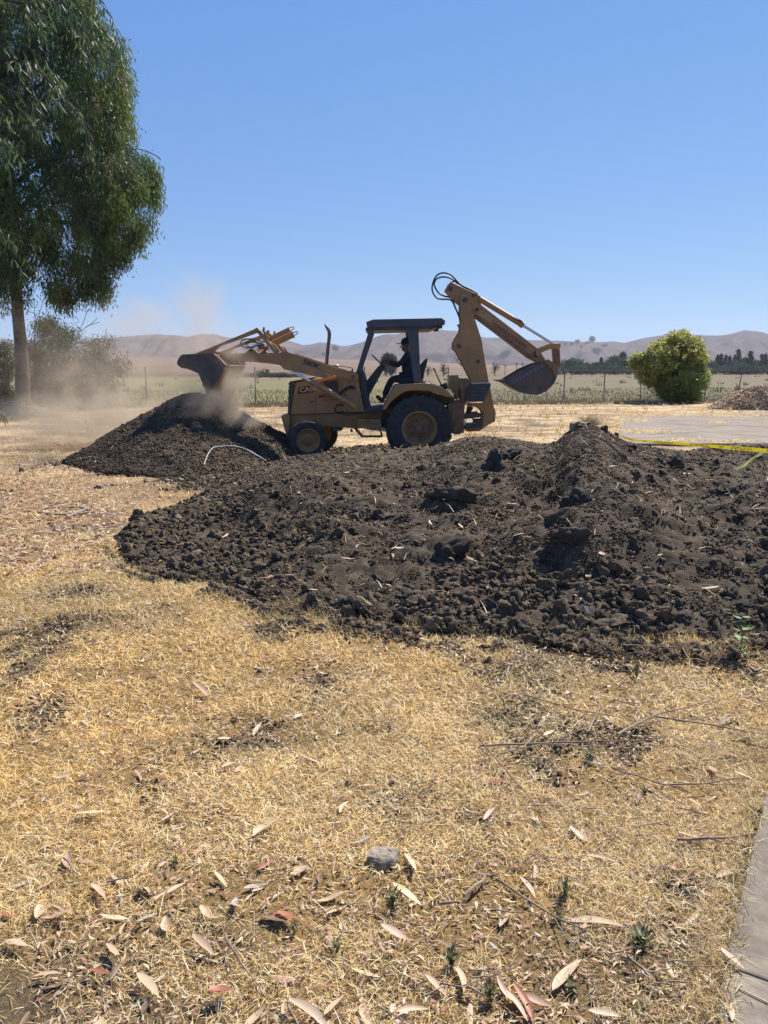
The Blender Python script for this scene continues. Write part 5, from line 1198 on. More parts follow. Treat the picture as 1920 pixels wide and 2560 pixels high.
# --- bucket links
for k, yy in enumerate((15.24, 16.70)):
    mb = MB(); mb.pp(C('c1', (235, 928), (365, 880), (842, 680), (884, 657), (905, 690), (872, 718), (505, 852), (440, 905), (600, 930), (600, 1000), (540, 960), (430, 925)), yy, yy + 0.06, 15.24); P_(mb, 'bucket_link', 'yellow', bevel=0.004)
    mb = MB(); mb.pp(C('c1', (848, 676), (884, 657), (955, 745), (1122, 958), (1085, 962)), yy + 0.07, yy + 0.13, 15.24); mb.pp(C('c1', (925, 690), (940, 642), (955, 655), (952, 690), (1000, 765), (980, 775)), yy + 0.10, yy + 0.13, 15.24); mb.pp(C('c1', (962, 690), (1000, 682), (1006, 695), (980, 718)), yy + 0.09, yy + 0.13, 15.24)
    mb.pp(C('c1', (1030, 815), (1070, 840), (1112, 905), (1090, 920)), yy + 0.07, yy + 0.13, 15.24); P_(mb, 'rocker_arm', 'yellow', bevel=0.004)
for (p0, p1, yy, sz) in (((985, 790), (1222, 680), 16.55, 0.055), ((1040, 830), (1262, 728), 15.55, 0.062)):
    mb = MB(); mb.ptube(C('c1', p0, p1), yy, sz, 14); mb.ptube(C('c1', (p1[0] - 12, p1[1] + 5), p1), yy, sz * 1.12, 14); tc_ = P_(mb, 'tilt_cylinder', 'yellow', smooth=True)
    mb = MB(); q0 = (p0[0] - 170, p0[1] + 78); mb.ptube(C('c1', q0, p0), yy, 0.026, 10); P_(mb, 'cylinder_rod', 'chrome', tc_, smooth=True)
    mb = MB(); x, y = p1; mb.ptube(C('c1', (x - 10, y - 12), (x + 25, y - 28), (x + 42, y - 26), (x + 42, y - 12), (x + 20, y + 6), (x - 2, y + 14)), yy, 0.009, 8); P_(mb, 'feed_pipe', 'steel', tc_, smooth=True)
mb = MB(); mb.pp(C('c1', (880, 850), (930, 815), (960, 830), (960, 860), (900, 880)), 15.5, 15.66, 15.5); mb.pp(C('c1', (940, 880), (985, 850), (1000, 870), (960, 905)), 15.5, 15.66, 15.5); P_(mb, 'cylinder_bracket', 'rust', bevel=0.004)
mb = MB()
mb.ptube(C('c1', (930, 800), (860, 785), (780, 775), (725, 790), (710, 820), (730, 855), (780, 872), (850, 860)), 15.42, 0.012, 8)
mb.ptube(C('c1', (900, 815), (830, 795), (790, 800), (762, 825), (775, 855), (820, 868), (900, 840)), 15.45, 0.010, 8)
mb.ptube(C('c1', (915, 825), (850, 810), (800, 812), (780, 832), (800, 860)), 15.5, 0.009, 8); P_(mb, 'hydraulic_hose', 'hose', smooth=True)
mb = MB(); mb.tube([(at(830, 900, 15.9).x - 0.0, 15.3, at(1, 893, 15.9).z)] + [(at(830, 900, 15.9).x, 16.8, at(1, 893, 15.9).z)], 0.0001, 4)
mb = MB(); pcx = at(*C('c1', (1060, 985))[0], 15.22); mb.box((pcx.x - 0.07, 15.31, pcx.z - 0.07), (pcx.x + 0.07, 16.78, pcx.z + 0.07)); P_(mb, 'cross_tube', 'yellow', bevel=0.01)
# --- loader bucket
BY0, BY1 = 14.98, 17.12
side = C('c1', (62, 985), (100, 938), (400, 922), (432, 928), (560, 1048), (372, 1372), (270, 1132), (150, 1085), (100, 1080), (60, 1050), (50, 1030))
for yy in (BY0, BY1 - 0.03):
    mb = MB(); mb.pp(side, yy, yy + 0.03, BY0); bs = P_(mb, 'bucket_side', 'steel', bevel=0.004)
def sheet(poly, y0, y1, th, yref):
    """a bent plate following an open line of picture points, with thickness th inwards"""
    Q = [at(a, b, yref) for a, b in poly]; n = len(Q); c = Vector((sum(q.x for q in Q) / n, 0, sum(q.z for q in Q) / n)); I = []
    for i, q in enumerate(Q):
        d = (Q[min(i + 1, n - 1)] - Q[max(i - 1, 0)]).normalized(); nn = Vector((-d.z, 0, d.x))
        if nn.dot(Vector((c.x - q.x, 0, c.z - q.z))) < 0: nn = -nn
        I.append(q + nn * th)
    return [(p.x, p.z) for p in Q] + [(p.x, p.z) for p in reversed(I)]
mb = MB(); mb.prism(sheet(C('c1', (100, 940), (400, 924), (432, 930), (560, 1050)), BY0, BY1, 0.025, BY0), BY0 + 0.031, BY1 - 0.031); P_(mb, 'bucket_back', 'yellow')
mb = MB(); mb.prism(sheet(C('c1', (560, 1050), (470, 1205), (374, 1370)), BY0, BY1, 0.025, BY0), BY0 + 0.031, BY1 - 0.031); P_(mb, 'bucket_floor', 'rust')
mb = MB(); mb.prism(sheet(C('c1', (50, 1030), (62, 985), (100, 940)), BY0, BY1, 0.025, BY0), BY0 + 0.031, BY1 - 0.031); P_(mb, 'bucket_lip', 'steel')
for k in range(7):
    mb = MB(); y = BY0 + 0.06 + k * (BY1 - BY0 - 0.2) / 6; mb.pp(C('c1', (352, 1330), (392, 1335), (374, 1400)), y, y + 0.06, BY0); P_(mb, 'bucket_tooth', 'steel')
for y in (15.3, 15.95, 16.6):
    mb = MB(); mb.pp(C('c1', (470, 935), (590, 925), (612, 1045), (556, 1046), (455, 948)), y, y + 0.04, 15.0); P_(mb, 'bucket_bracket', 'rust')
# --- backhoe swing frame and stabilisers
mb = MB(); mb.pp(C('d5', (0, 1080), (60, 1040), (430, 1020), (560, 990), (500, 1080), (490, 1300), (470, 1640), (480, 1925), (380, 1930), (360, 1970), (180, 1970), (140, 1930), (40, 1930), (0, 1700)), 15.25, 15.62, 15.25)
P_(mb, 'stabiliser_frame', 'rust', bevel=0.01)
mb = MB(); mb.pp(C('d5', (0, 1080), (60, 1040), (430, 1020), (560, 990), (500, 1080), (490, 1300), (470, 1640), (480, 1925), (140, 1930), (0, 1700)), 16.5, 16.85, 15.6); P_(mb, 'stabiliser_frame', 'rust', bevel=0.01)
padp = C('d5', (692, 455), (1225, 437), (1248, 445), (1275, 492), (1250, 600), (1180, 700), (1065, 1000), (560, 1000), (520, 960), (545, 620), (690, 560))
for yy in (15.08, 16.66):
    mb = MB(); mb.pp(padp, yy, yy + 0.34, 15.08); sp_ = P_(mb, 'stabiliser_pad', 'black', bevel=0.008)
    mb = MB(); mb.pp(C('d5', (690, 452), (1225, 434), (1248, 445), (1240, 462), (1080, 462), (770, 478), (700, 480)), yy - 0.012, yy + 0.36, 15.08); P_(mb, 'pad_edge', 'greypl', sp_)
    mb = MB()
    for k in range(4): mb.pp(C('d5', (640, 600 + 95 * k), (1170 - 30 * k, 590 + 95 * k), (1165 - 30 * k, 610 + 95 * k), (640, 622 + 95 * k)), yy - 0.015, yy + 0.005, 15.08)
    P_(mb, 'pad_ribs', 'steel', sp_)
    mb = MB(); mb.pp(C('d5', (330, 310), (560, 300), (650, 360), (690, 560), (560, 640), (500, 980), (380, 1010), (400, 700), (340, 600), (330, 430)), yy + 0.10, yy + 0.26, 15.2); P_(mb, 'stabiliser_arm', 'rust', bevel=0.01)
mb = MB(); mb.pp(C('d5', (62, 235), (310, 232), (322, 330), (300, 700), (275, 1000), (240, 960), (205, 760), (60, 620)), 15.62, 15.67, 15.62); mb.pp(C('d5', (62, 235), (120, 232), (100, 640), (60, 620)), 15.67, 16.3, 15.62); mb.pp(C('d5', (62, 215), (300, 212), (322, 235), (62, 245)), 15.60, 16.4, 15.62); P_(mb, 'control_console', 'yellow', bevel=0.006)
mb = MB(); mb.ptube(C('c3', (1262, 1050), (1215, 950), (1180, 870)), 15.8, 0.014, 8); mb.ptube(C('c3', (1185, 875), (1160, 828)), 15.8, [0.022, 0.02], 8); P_(mb, 'control_lever', 'yellow')
mb = MB(); mb.pp(C('c3', (1240, 1055), (1330, 1020), (1350, 1090), (1320, 1110)), 15.7, 16.0, 15.7); P_(mb, 'control_box', 'black')
# swing post
mb = MB(); mb.pp(C('d5', (560, 1000), (730, 1040), (1040, 1010), (1130, 860), (1250, 600), (1350, 1150), (1390, 1240), (1420, 1360), (1400, 1420), (1395, 1575), (1180, 1690), (960, 1850), (900, 1870), (560, 1885), (480, 1800), (560, 1760), (1010, 1740), (1015, 1330), (960, 1240), (880, 1170), (700, 1130), (600, 1180), (640, 1100)), 15.86, 16.24, 15.9)
P_(mb, 'swing_post', 'yellow', bevel=0.012)
mb = MB(); mb.pp(C('d5', (480, 1380), (620, 1340), (860, 1300), (1015, 1370), (1015, 1440), (780, 1470), (700, 1480), (480, 1500)), 15.80, 16.3, 15.9); mb.pp(C('d5', (760, 1500), (800, 1530), (1015, 1520), (1015, 1740), (480, 1780), (480, 1700), (760, 1690), (800, 1600)), 15.80, 16.3, 15.9); mb.pp(C('d5', (600, 1180), (700, 1130), (770, 1180), (740, 1250), (690, 1330), (640, 1330), (560, 1360)), 16.0, 16.2, 15.9)
P_(mb, 'swing_bracket', 'steel', bevel=0.006)
mb = MB(); mb.ptube(C('d5', (500, 1645), (800, 1635)), 15.84, 0.022, 10); P_(mb, 'swing_cylinder_rod', 'chrome')
# boom
boom = C('c4', (437, 365), (455, 342), (505, 338), (525, 360), (600, 600), (668, 810), (752, 1290), (700, 1330), (560, 1290), (545, 1245), (470, 1100), (400, 965), (362, 925), (358, 868), (392, 800), (432, 735), (438, 690), (418, 655), (448, 640), (436, 560))
for yy in (15.88, 16.17):
    mb = MB(); mb.pp(boom, yy, yy + 0.05, 15.88); bo = P_(mb, 'boom', 'yellow', bevel=0.006)
mb = MB(); mb.pp(C('c4', (470, 420), (520, 400), (590, 620), (650, 830), (735, 1280), (600, 1270), (500, 1090), (400, 930), (400, 870), (470, 700)), 15.94, 16.16, 15.9); P_(mb, 'boom_core', 'rust')
for (x, y, r) in ((632, 1062, 22), (425, 895, 24), (492, 392, 26)):
    mb = MB(); p = at(*C('c4', (x, y))[0], 15.88); rr = r * 0.229 * mpp(15.88); mb.latheY((p.x, 15.86, p.z), [(0.001, 0), (rr * 0.6, -0.004), (rr, 0), (rr, 0.38), (0.001, 0.38)], 20); P_(mb, 'boom_pin', 'steel', smooth=True)
mb = MB(); mb.ptube(C('c4', (428, 1022), (400, 1045), (410, 1070), (470, 1120), (490, 1140)), 15.86, 0.010, 8); P_(mb, 'grab_rail', 'yellow')
# dipper stick
dip = C('c4', (268, 290), (300, 235), (335, 192), (360, 205), (420, 235), (560, 300), (660, 348), (668, 445), (1275, 912), (1330, 980), (1372, 1050), (1368, 1080), (1275, 1072), (1190, 1030), (600, 582), (545, 540), (440, 460), (345, 380))
mb = MB(); mb.pp(dip, 15.96, 16.14, 15.96); P_(mb, 'dipper_arm', 'yellow', bevel=0.01)
mb = MB(); mb.pp(C('c4', (600, 545), (1200, 985), (1250, 1040), (1190, 1030), (600, 582)), 15.94, 16.16, 15.96); P_(mb, 'dipper_flange', 'rust')
a, b = C('c4', (640, 545), (770, 640)); px_text('CASE', a, b, 13, 15.955, 'decal_pale', BH, 'arm_lettering')
a, b = C('c4', (790, 672), (1150, 925)); px_text('CONSTRUCTION KING', a, b, 9, 15.955, 'decal_dark', BH, 'arm_lettering')
for (x, y, r) in ((330, 270, 24), (582, 342, 16), (622, 500, 18), (1268, 982, 34)):
    mb = MB(); p = at(*C('c4', (x, y))[0], 15.96); rr = r * 0.229 * mpp(15.96); mb.latheY((p.x, 15.925, p.z), [(0.001, 0), (rr * 0.6, -0.004), (rr, 0), (rr, 0.25), (0.001, 0.25)], 20); P_(mb, 'dipper_pin', 'steel', smooth=True)
mb = MB(); mb.ptube(C('c4', (655, 385), (1118, 665)), 15.9, 0.058, 14); mb.ptube(C('c4', (1095, 650), (1128, 672)), 15.9, 0.067, 14); bc = P_(mb, 'bucket_cylinder', 'yellow', smooth=True)
mb = MB(); mb.ptube(C('c4', (1120, 668), (1450, 872)), 15.9, 0.029, 12); P_(mb, 'cylinder_rod', 'chrome', bc, smooth=True)
mb = MB(); mb.ptube(C('c4', (1005, 580), (1100, 635)), 15.84, 0.014, 8); mb.ptube(C('c4', (700, 392), (1005, 572), (1090, 612), (1120, 630)), 15.86, [0.008, 0.008, 0.016, 0.016], 8); P_(mb, 'feed_pipe', 'steel', bc, smooth=True)
# links at bucket
for yy in (15.86, 16.18):
    mb = MB(); mb.pp(C('c4', (1280, 925), (1430, 868), (1530, 868), (1538, 885), (1535, 915), (1515, 925), (1430, 925), (1330, 965), (1290, 1010), (1262, 985)), yy, yy + 0.05, 15.86); P_(mb, 'bucket_rocker', 'yellow', bevel=0.006)
mb = MB(); mb.pp(C('c4', (1465, 922), (1528, 922), (1540, 1105), (1528, 1130), (1490, 1130), (1478, 1100)), 15.92, 16.17, 15.9); P_(mb, 'bucket_push_link', 'rust', bevel=0.01)
bks = C('c4', (835, 1265), (870, 1262), (935, 1258), (1130, 1140), (1270, 1080), (1370, 1052), (1400, 1050), (1475, 1098), (1502, 1165), (1500, 1215), (1480, 1275), (1440, 1335), (1370, 1395), (1290, 1428), (1210, 1425), (1130, 1410), (1050, 1375), (990, 1340), (930, 1298))
for yy in (15.74, 16.34):
    mb = MB(); mb.pp(bks, yy, yy + 0.025, 15.74); bk = P_(mb, 'digging_bucket_side', 'steel', bevel=0.004)
mb = MB(); mb.prism(sheet(C('c4', (930, 1298), (990, 1340), (1050, 1375), (1130, 1410), (1210, 1425), (1290, 1428), (1370, 1395), (1440, 1335), (1480, 1275), (1500, 1215), (1502, 1165), (1475, 1098), (1400, 1052)), 0, 0, 0.02, 15.74), 15.766, 16.339); P_(mb, 'digging_bucket_shell', 'steel')
for k in range(5): yq = 15.76 + k * 0.13; mb = MB(); mb.pp(C('c4', (835, 1266), (940, 1258), (950, 1296), (880, 1285)), yq, yq + 0.06, 15.74); P_(mb, 'digging_bucket_tooth', 'steel')
mb = MB(); mb.pp(C('c4', (1350, 1060), (1400, 1040), (1480, 1095), (1505, 1165), (1498, 1220), (1470, 1240), (1440, 1150)), 15.70, 15.74, 15.72); P_(mb, 'bucket_ear', 'rust', bevel=0.004)
mb = MB()
for k in range(9):
    x = 1010 + k * 40; y = 1285 - k * 21; mb.ptube(C('c4', (x - 16, y - 20), (x + 16, y + 18)), 15.737, 0.005, 4); mb.ptube(C('c4', (x + 16, y - 26), (x - 16, y + 24)), 15.737, 0.005, 4)
P_(mb, 'weld_pattern', 'greypl')
# hoses at boom top
mb = MB()
for yy, pts in ((15.95, [(440, 590), (395, 500), (350, 405), (300, 385), (240, 385), (185, 372), (145, 320), (132, 260), (150, 180), (190, 120), (250, 97), (320, 110), (370, 150), (400, 185), (450, 230), (560, 285), (640, 335)]),
                (16.05, [(440, 610), (380, 460), (345, 375), (270, 352), (215, 325), (175, 275), (155, 215), (180, 165), (240, 142), (310, 148), (365, 175), (420, 215), (540, 290), (650, 350)]),
                (16.15, [(300, 240), (355, 195), (380, 190), (420, 225)])):
    P = [at(a_, b_, yy) for a_, b_ in C('c4', *pts)]; Q = []
    for i in range(len(P) - 1):
        p0, p1, p2, p3 = P[max(i - 1, 0)], P[i], P[i + 1], P[min(i + 2, len(P) - 1)]
        for k in range(5):
            t = k / 5; Q.append(0.5 * ((2 * p1) + (p2 - p0) * t + (2 * p0 - 5 * p1 + 4 * p2 - p3) * t * t + (3 * p1 - 3 * p2 + p3 - p0) * t ** 3))
    mb.tube(Q, 0.016, 8)
P_(mb, 'boom_hose', 'hose', smooth=True)
mb = MB(); mb.pp(C('c3', (1290, 1420), (1315, 1385), (1330, 1400), (1335, 1470), (1365, 1530), (1360, 1548), (1300, 1552), (1310, 1480)), 15.21, 15.24, 15.2); P_(mb, 'hanging_guard', 'greypl', bevel=0.004)

# ------------------------------------------------------------------ operator
def skinned(name, verts, edges, radii, m, parent, org, root=0, sub=2):
    me = bpy.data.meshes.new(name); me.from_pydata([tuple(Vector(v) - Vector(org)) for v in verts], edges, []); o = link_mesh(name, me, m, parent)
    sk = o.modifiers.new('skin', 'SKIN'); sk.use_smooth_shade = True
    if not me.skin_vertices: 
        bpy.context.view_layer.objects.active = o; 
    for i, r in enumerate(radii):
        rr = r if hasattr(r, '__len__') else (r, r); me.skin_vertices[0].data[i].radius = rr; me.skin_vertices[0].data[i].use_root = (i == root)
    ss = o.modifiers.new('sub', 'SUBSURF'); ss.levels = sub; ss.render_levels = sub
    return o
def D6(x, y, Y): return at(*C('d6', (x, y))[0], Y)
def operator():
    Y0 = 16.05; org = tuple(D6(900, 1480, Y0)); root = empty('person', org, 'person in dark clothes and a peaked cap seated at the steering wheel', 'person')
    pel = D6(930, 1490, Y0); sp1 = D6(915, 1330, Y0); sp2 = D6(905, 1130, Y0); ch = D6(900, 950, Y0); nk = D6(888, 830, Y0); hd0 = D6(868, 745, Y0); hd1 = D6(858, 640, Y0); hd2 = D6(868, 540, Y0)
    V = [pel, sp1, sp2, ch, nk, hd0, hd1, hd2]; E = [(i, i + 1) for i in range(7)]; R = [0.13, 0.12, 0.135, 0.15, 0.065, 0.062, (0.085, 0.10), (0.075, 0.09)]
    def add(p, par, r): V.append(p); E.append((par, len(V) - 1)); R.append(r); return len(V) - 1
    ends = []
    for s, (el, ha) in ((-1, ((700, 1110), (420, 1085))), (1, ((640, 1150), (400, 1030)))):
        sh = add(D6(880, 900, Y0 + s * 0.18), 3, 0.062); a = add(D6(790, 1010, Y0 + s * 0.23), sh, 0.052); e = add(D6(el[0], el[1], Y0 + s * 0.22), a, 0.044); f = add(D6((el[0] + ha[0]) / 2, (el[1] + ha[1]) / 2, Y0 + s * 0.18), e, 0.038); w_ = add(D6(ha[0], ha[1], Y0 + s * 0.16), f, 0.027)
        p = V[w_]; palm = add(p + Vector((-0.06, 0, 0.01)), w_, (0.034, 0.02)); ends.append((s, palm))
        for k in range(4):
            b = V[palm] + Vector((-0.035, (k - 1.5) * 0.018, -0.004 * abs(k - 1.5))); i1 = add(b, palm, 0.0095); L = (0.03, 0.034, 0.031, 0.025)[k]
            i2 = add(b + Vector((-L, 0, -0.012)), i1, 0.009); add(b + Vector((-L - 0.004, 0, -0.012 - L * 0.8)), i2, 0.008)
        t1 = add(V[palm] + Vector((-0.01, -s * 0.032, -0.012)), palm, 0.011); add(V[t1] + Vector((-0.03, 0, -0.02)), t1, 0.009)
    legs = []
    for s in (-1, 1):
        hp = add(D6(880, 1500, Y0 + s * 0.10), 0, 0.095); th = add(D6(700, 1480, Y0 + s * 0.13), hp, 0.085); kn = add(D6(505, 1480, Y0 + s * 0.16), th, 0.066); ca = add(D6(400, 1690, Y0 + s * 0.16), kn, 0.060); an = add(D6(300, 1950, Y0 + s * 0.16), ca, 0.042)
        he = add(D6(255, 2030, Y0 + s * 0.16), an, 0.040); to = add(D6(100, 1900, Y0 + s * 0.17), he, 0.032); legs.append((hp, th, kn, ca, an, he, to))
    body = skinned('body', V, E, R, M['skin'], root, org)
    # face details
    mb = MB(); mb.tube([D6(790, 640, Y0), D6(712, 668, Y0), D6(730, 700, Y0)], [0.014, 0.012, 0.012], 8); mb.tube([D6(800, 700, Y0), D6(745, 728, Y0)], [0.035, 0.022], 8); mb.tube([D6(820, 740, Y0), D6(762, 762, Y0)], [0.04, 0.024], 8); mb.tube([D6(800, 600, Y0), D6(745, 640, Y0)], [0.05, 0.03], 8); P2(mb, 'face', M['skin'], root, org)
    for s in (-1, 1):
        mb = MB(); c = D6(900, 655, Y0 + s * 0.085); mb.tube([c + Vector((0, 0, -0.03)), c + Vector((0, s * 0.012, 0)), c + Vector((0, s * 0.006, 0.03))], [0.008, 0.016, 0.01], 8); P2(mb, 'ear', M['skin'], root, org)
    # clothes follow the same skeleton, slightly larger
    tv = [pel + Vector((0, 0, 0.02)), sp1, sp2, ch, nk]; te = [(0, 1), (1, 2), (2, 3), (3, 4)]; tr = [0.145, 0.138, 0.15, 0.163, 0.075]
    for s, (el, ha) in ((-1, ((700, 1110), (420, 1085))), (1, ((640, 1150), (400, 1030)))):
        b = len(tv); tv += [D6(880, 900, Y0 + s * 0.18), D6(790, 1010, Y0 + s * 0.23), D6(el[0], el[1], Y0 + s * 0.22), D6((el[0] * .4 + ha[0] * .6), (el[1] * .4 + ha[1] * .6), Y0 + s * 0.18), D6(ha[0] + 10, ha[1], Y0 + s * 0.16)]; te += [(3, b), (b, b + 1), (b + 1, b + 2), (b + 2, b + 3), (b + 3, b + 4)]; tr += [0.075, 0.064, 0.056, 0.047, 0.037]
    skinned('shirt', tv, te, tr, M['shirt'], root, org)
    tv = [pel]; te = []; tr = [0.155]
    for lg in legs:
        b = len(tv); tv += [V[i] for i in lg[:4]] + [V[lg[4]] + Vector((0, 0, 0.03))]; te += [(0, b), (b, b + 1), (b + 1, b + 2), (b + 2, b + 3), (b + 3, b + 4)]; tr += [0.11, 0.098, 0.08, 0.073, 0.058]
    skinned('trousers', tv, te, tr, M['trousers'], root, org)
    for lg in legs:
        skinned('boot', [V[lg[4]] + Vector((0, 0, -0.01)), V[lg[5]], V[lg[6]]], [(0, 1), (1, 2)], [0.052, 0.052, 0.042], M['boot'], root, org)
    # cap
    mb = MB(); c = D6(872, 565, Y0); vs = []
    nn = 20
    for (dz, r) in ((-0.03, 0.105), (0.01, 0.108), (0.05, 0.10), (0.085, 0.078), (0.105, 0.045), (0.112, 0.01)):
        for k in range(nn):
            a = 2 * math.pi * k / nn; vs.append((c.x + r * math.cos(a) * 1.12, c.y + r * math.sin(a), c.z + dz + 0.01 * math.cos(a)))
    mb.add(vs, [(i * nn + k, i * nn + (k + 1) % nn, (i + 1) * nn + (k + 1) % nn, (i + 1) * nn + k) for i in range(5) for k in range(nn)])
    mb.add([(c.x - 0.09, c.y - 0.08, c.z - 0.012), (c.x - 0.185, c.y - 0.055, c.z - 0.028), (c.x - 0.215, c.y, c.z - 0.028), (c.x - 0.185, c.y + 0.055, c.z - 0.028), (c.x - 0.09, c.y + 0.08, c.z - 0.012), (c.x - 0.09, c.y - 0.08, c.z - 0.0), (c.x - 0.185, c.y - 0.055, c.z - 0.018), (c.x - 0.215, c.y, c.z - 0.018), (c.x - 0.185, c.y + 0.055, c.z - 0.018), (c.x - 0.09, c.y + 0.08, c.z - 0.0)],
           [(0, 1, 2, 3, 4), (9, 8, 7, 6, 5), (0, 5, 6, 1), (1, 6, 7, 2), (2, 7, 8, 3), (3, 8, 9, 4), (0, 4, 9, 5)])
    P2(mb, 'cap', M['cap'], root, org)
def P2(mb, name, m, parent, org): return mb.build(name, m, parent, org=org, smooth=True)
operator()

# ------------------------------------------------------------------ fence
def make_fence():
    runs = [((-24.0, 37.5), (at(1180, 1006, 1).x * 0 + gp(1180, 1003).x, gp(1180, 1003).y)), ((gp(1180, 1003).x, gp(1180, 1003).y), (gp(1960, 995).x, gp(1960, 995).y))]
    for ri, (a, b) in enumerate(runs):
        a = Vector((a[0], a[1], 0)); b = Vector((b[0], b[1], 0)); d = b - a; L = d.length; d.normalize()
        root = empty('chain_link_fence', a, ('chain link fence behind the machine along the green field', 'chain link fence at right in front of the dry olive field')[ri], 'fence')
        Hh = 1.85 if ri == 0 else 1.72
        posts = (['368', '640', '105', '912', '1120'] if ri == 0 else ['1310', '1409', '1509', '1600', '1690', '1762', '1851', '1935'])
        for k, sp in enumerate(posts):
            px = float(sp); best = min((abs(PX(a.x + d.x * t, a.y + d.y * t) - px), t) for t in np.linspace(0, L, 900))[1]
            p = a + d * best; mb = MB(); hh = Hh + 0.12
            pts = [(p.x, p.y, -0.1), (p.x, p.y, hh)]
            if px in (1851.0,): pts = [(p.x - 0.22, p.y, -0.1), (p.x - 0.02, p.y, hh - 0.1), (p.x + 0.22, p.y, hh + 0.22)]
            mb.tube(pts, 0.034, 7); mb.build('fence_post', M['fence'], root, org=tuple(a))
        # woven wire: diagonal strands
        n = int(L / 0.11) ; V = []; F = []; w_ = 0.0022
        ts = np.arange(-Hh, L, 0.11)
        for sgn in (1, -1):
            for t in ts:
                t0, z0, t1, z1 = (t, 0.02, t + Hh, Hh) if sgn > 0 else (t, Hh, t + Hh, 0.02)
                if t0 < 0: z0 += (z1 - z0) * (-t0) / (t1 - t0); t0 = 0
                if t1 > L: z1 = z0 + (z1 - z0) * (L - t0) / (t1 - t0); t1 = L
                p = a + d * t0; q_ = a + d * t1; i = len(V); V += [(p.x, p.y, z0 - w_), (p.x, p.y, z0 + w_), (q_.x, q_.y, z1 + w_), (q_.x, q_.y, z1 - w_)]; F.append((i, i + 1, i + 2, i + 3))
        npmesh('wire_mesh', V, np.array(F), M['fence'], parent=root, org=tuple(a))
        mb = MB()
        for z in (Hh + 0.08,) if ri else (Hh, Hh + 0.08): mb.tube([(a.x, a.y, z), (b.x, b.y, z)], 0.003, 4)
        mb.build('top_wire', M['fence'], root, org=tuple(a))
make_fence()

# ------------------------------------------------------------------ foliage tools
def inside(poly, x, y):
    c = np.zeros(x.shape, bool); n = len(poly)
    for i in range(n):
        x0, y0 = poly[i]; x1, y1 = poly[(i + 1) % n]
        t = ((y0 > y) != (y1 > y)) & (x < (x1 - x0) * (y - y0) / ((y1 - y0) if y1 != y0 else 1e-9) + x0); c ^= t
    return c
def edge_dist(poly, x, y):
    best = np.full(x.shape, 1e9); n = len(poly)
    for i in range(n):
        ax, ay = poly[i]; bx, by = poly[(i + 1) % n]; dx, dy = bx - ax, by - ay; t = np.clip(((x - ax) * dx + (y - ay) * dy) / (dx * dx + dy * dy + 1e-9), 0, 1)
        best = np.minimum(best, np.hypot(x - ax - t * dx, y - ay - t * dy))
    return best
def leaf_quads(P, D, L, W, cols, rng):
    """diamond leaves at P pointing along D"""
    n = len(P); D = D / np.linalg.norm(D, axis=1)[:, None]; r = rng.normal(0, 1, (n, 3)); S = np.cross(D, r); S /= np.linalg.norm(S, axis=1)[:, None] + 1e-9
    a = P; b = P + D * (L * 0.45)[:, None] + S * (W * 0.5)[:, None]; c = P + D * L[:, None]; d = P + D * (L * 0.45)[:, None] - S * (W * 0.5)[:, None]
    V = np.stack([a, b, c, d], 1).reshape(-1, 3); i = np.arange(n)[:, None] * 4; F = i + np.array([[0, 1, 2, 3]]); return V, F, np.repeat(cols, 4, axis=0)
TREEJ = 14
def crown_points(poly, n, Y, depth, rng, margin=0.0, cut=0.42, freq=0.02, seed=1):
    """clump centres spread through a crown whose outline seen from the road is poly (photo px)"""
    xs = [p[0] for p in poly]; ys = [p[1] for p in poly]; out = []
    while sum(map(len, out)) < n:
        x = rng.uniform(min(xs), max(xs), 4 * n); y = rng.uniform(min(ys), max(ys), 4 * n); k = inside(poly, x, y); x = x[k]; y = y[k]
        e = edge_dist(poly, x, y) * mpp(Y); dmax = np.minimum(depth, np.sqrt(np.clip(e, 0, None) * depth * 1.6) + 0.1); dz = rng.uniform(-1, 1, len(x)) * dmax
        k = (vn3(x * freq, y * freq, dz * 0.8, seed) * 0.6 + vn3(x * freq * 2.3, y * freq * 2.3, dz * 1.9, seed + 1) * 0.4) > cut * rng.uniform(0.75, 1.1, len(x)); out.append(np.stack([x[k], y[k], Y + dz[k]], 1))
    o = np.concatenate(out)[:n]; u = o[:, 0] - 960; v = o[:, 1] - 1280; dy = FPX * CA - v * SA; kz = o[:, 2] / dy
    return np.stack([u * kz, o[:, 2], CAMH + (-FPX * SA - v * CA) * kz], 1), o
def foliage(P, per, rng, L, W, droop, spread, colfn, strand=0.0):
    n = len(P) * per; c = np.repeat(P, per, axis=0); t = rng.random(n)
    off = rng.normal(0, 1, (n, 3)) * np.array(spread); off[:, 2] -= strand * t
    if strand:   # several hanging strands per clump
        k = rng.integers(0, 6, n); ang = k * 1.05 + np.repeat(rng.uniform(0, 6, len(P)), per); off[:, 0] += np.cos(ang) * spread[0] * 1.2 * (0.4 + 0.6 * t); off[:, 1] += np.sin(ang) * spread[1] * 1.2 * (0.4 + 0.6 * t)
    pos = c + off; D = rng.normal(0, 1, (n, 3)); D[:, 2] -= droop; cols = np.repeat(colfn(P, rng), per, axis=0) * rng.uniform(0.75, 1.3, (n, 1))
    return leaf_quads(pos, D, rng.uniform(L * 0.6, L * 1.2, n), rng.uniform(W * 0.7, W * 1.2, n), cols, rng)
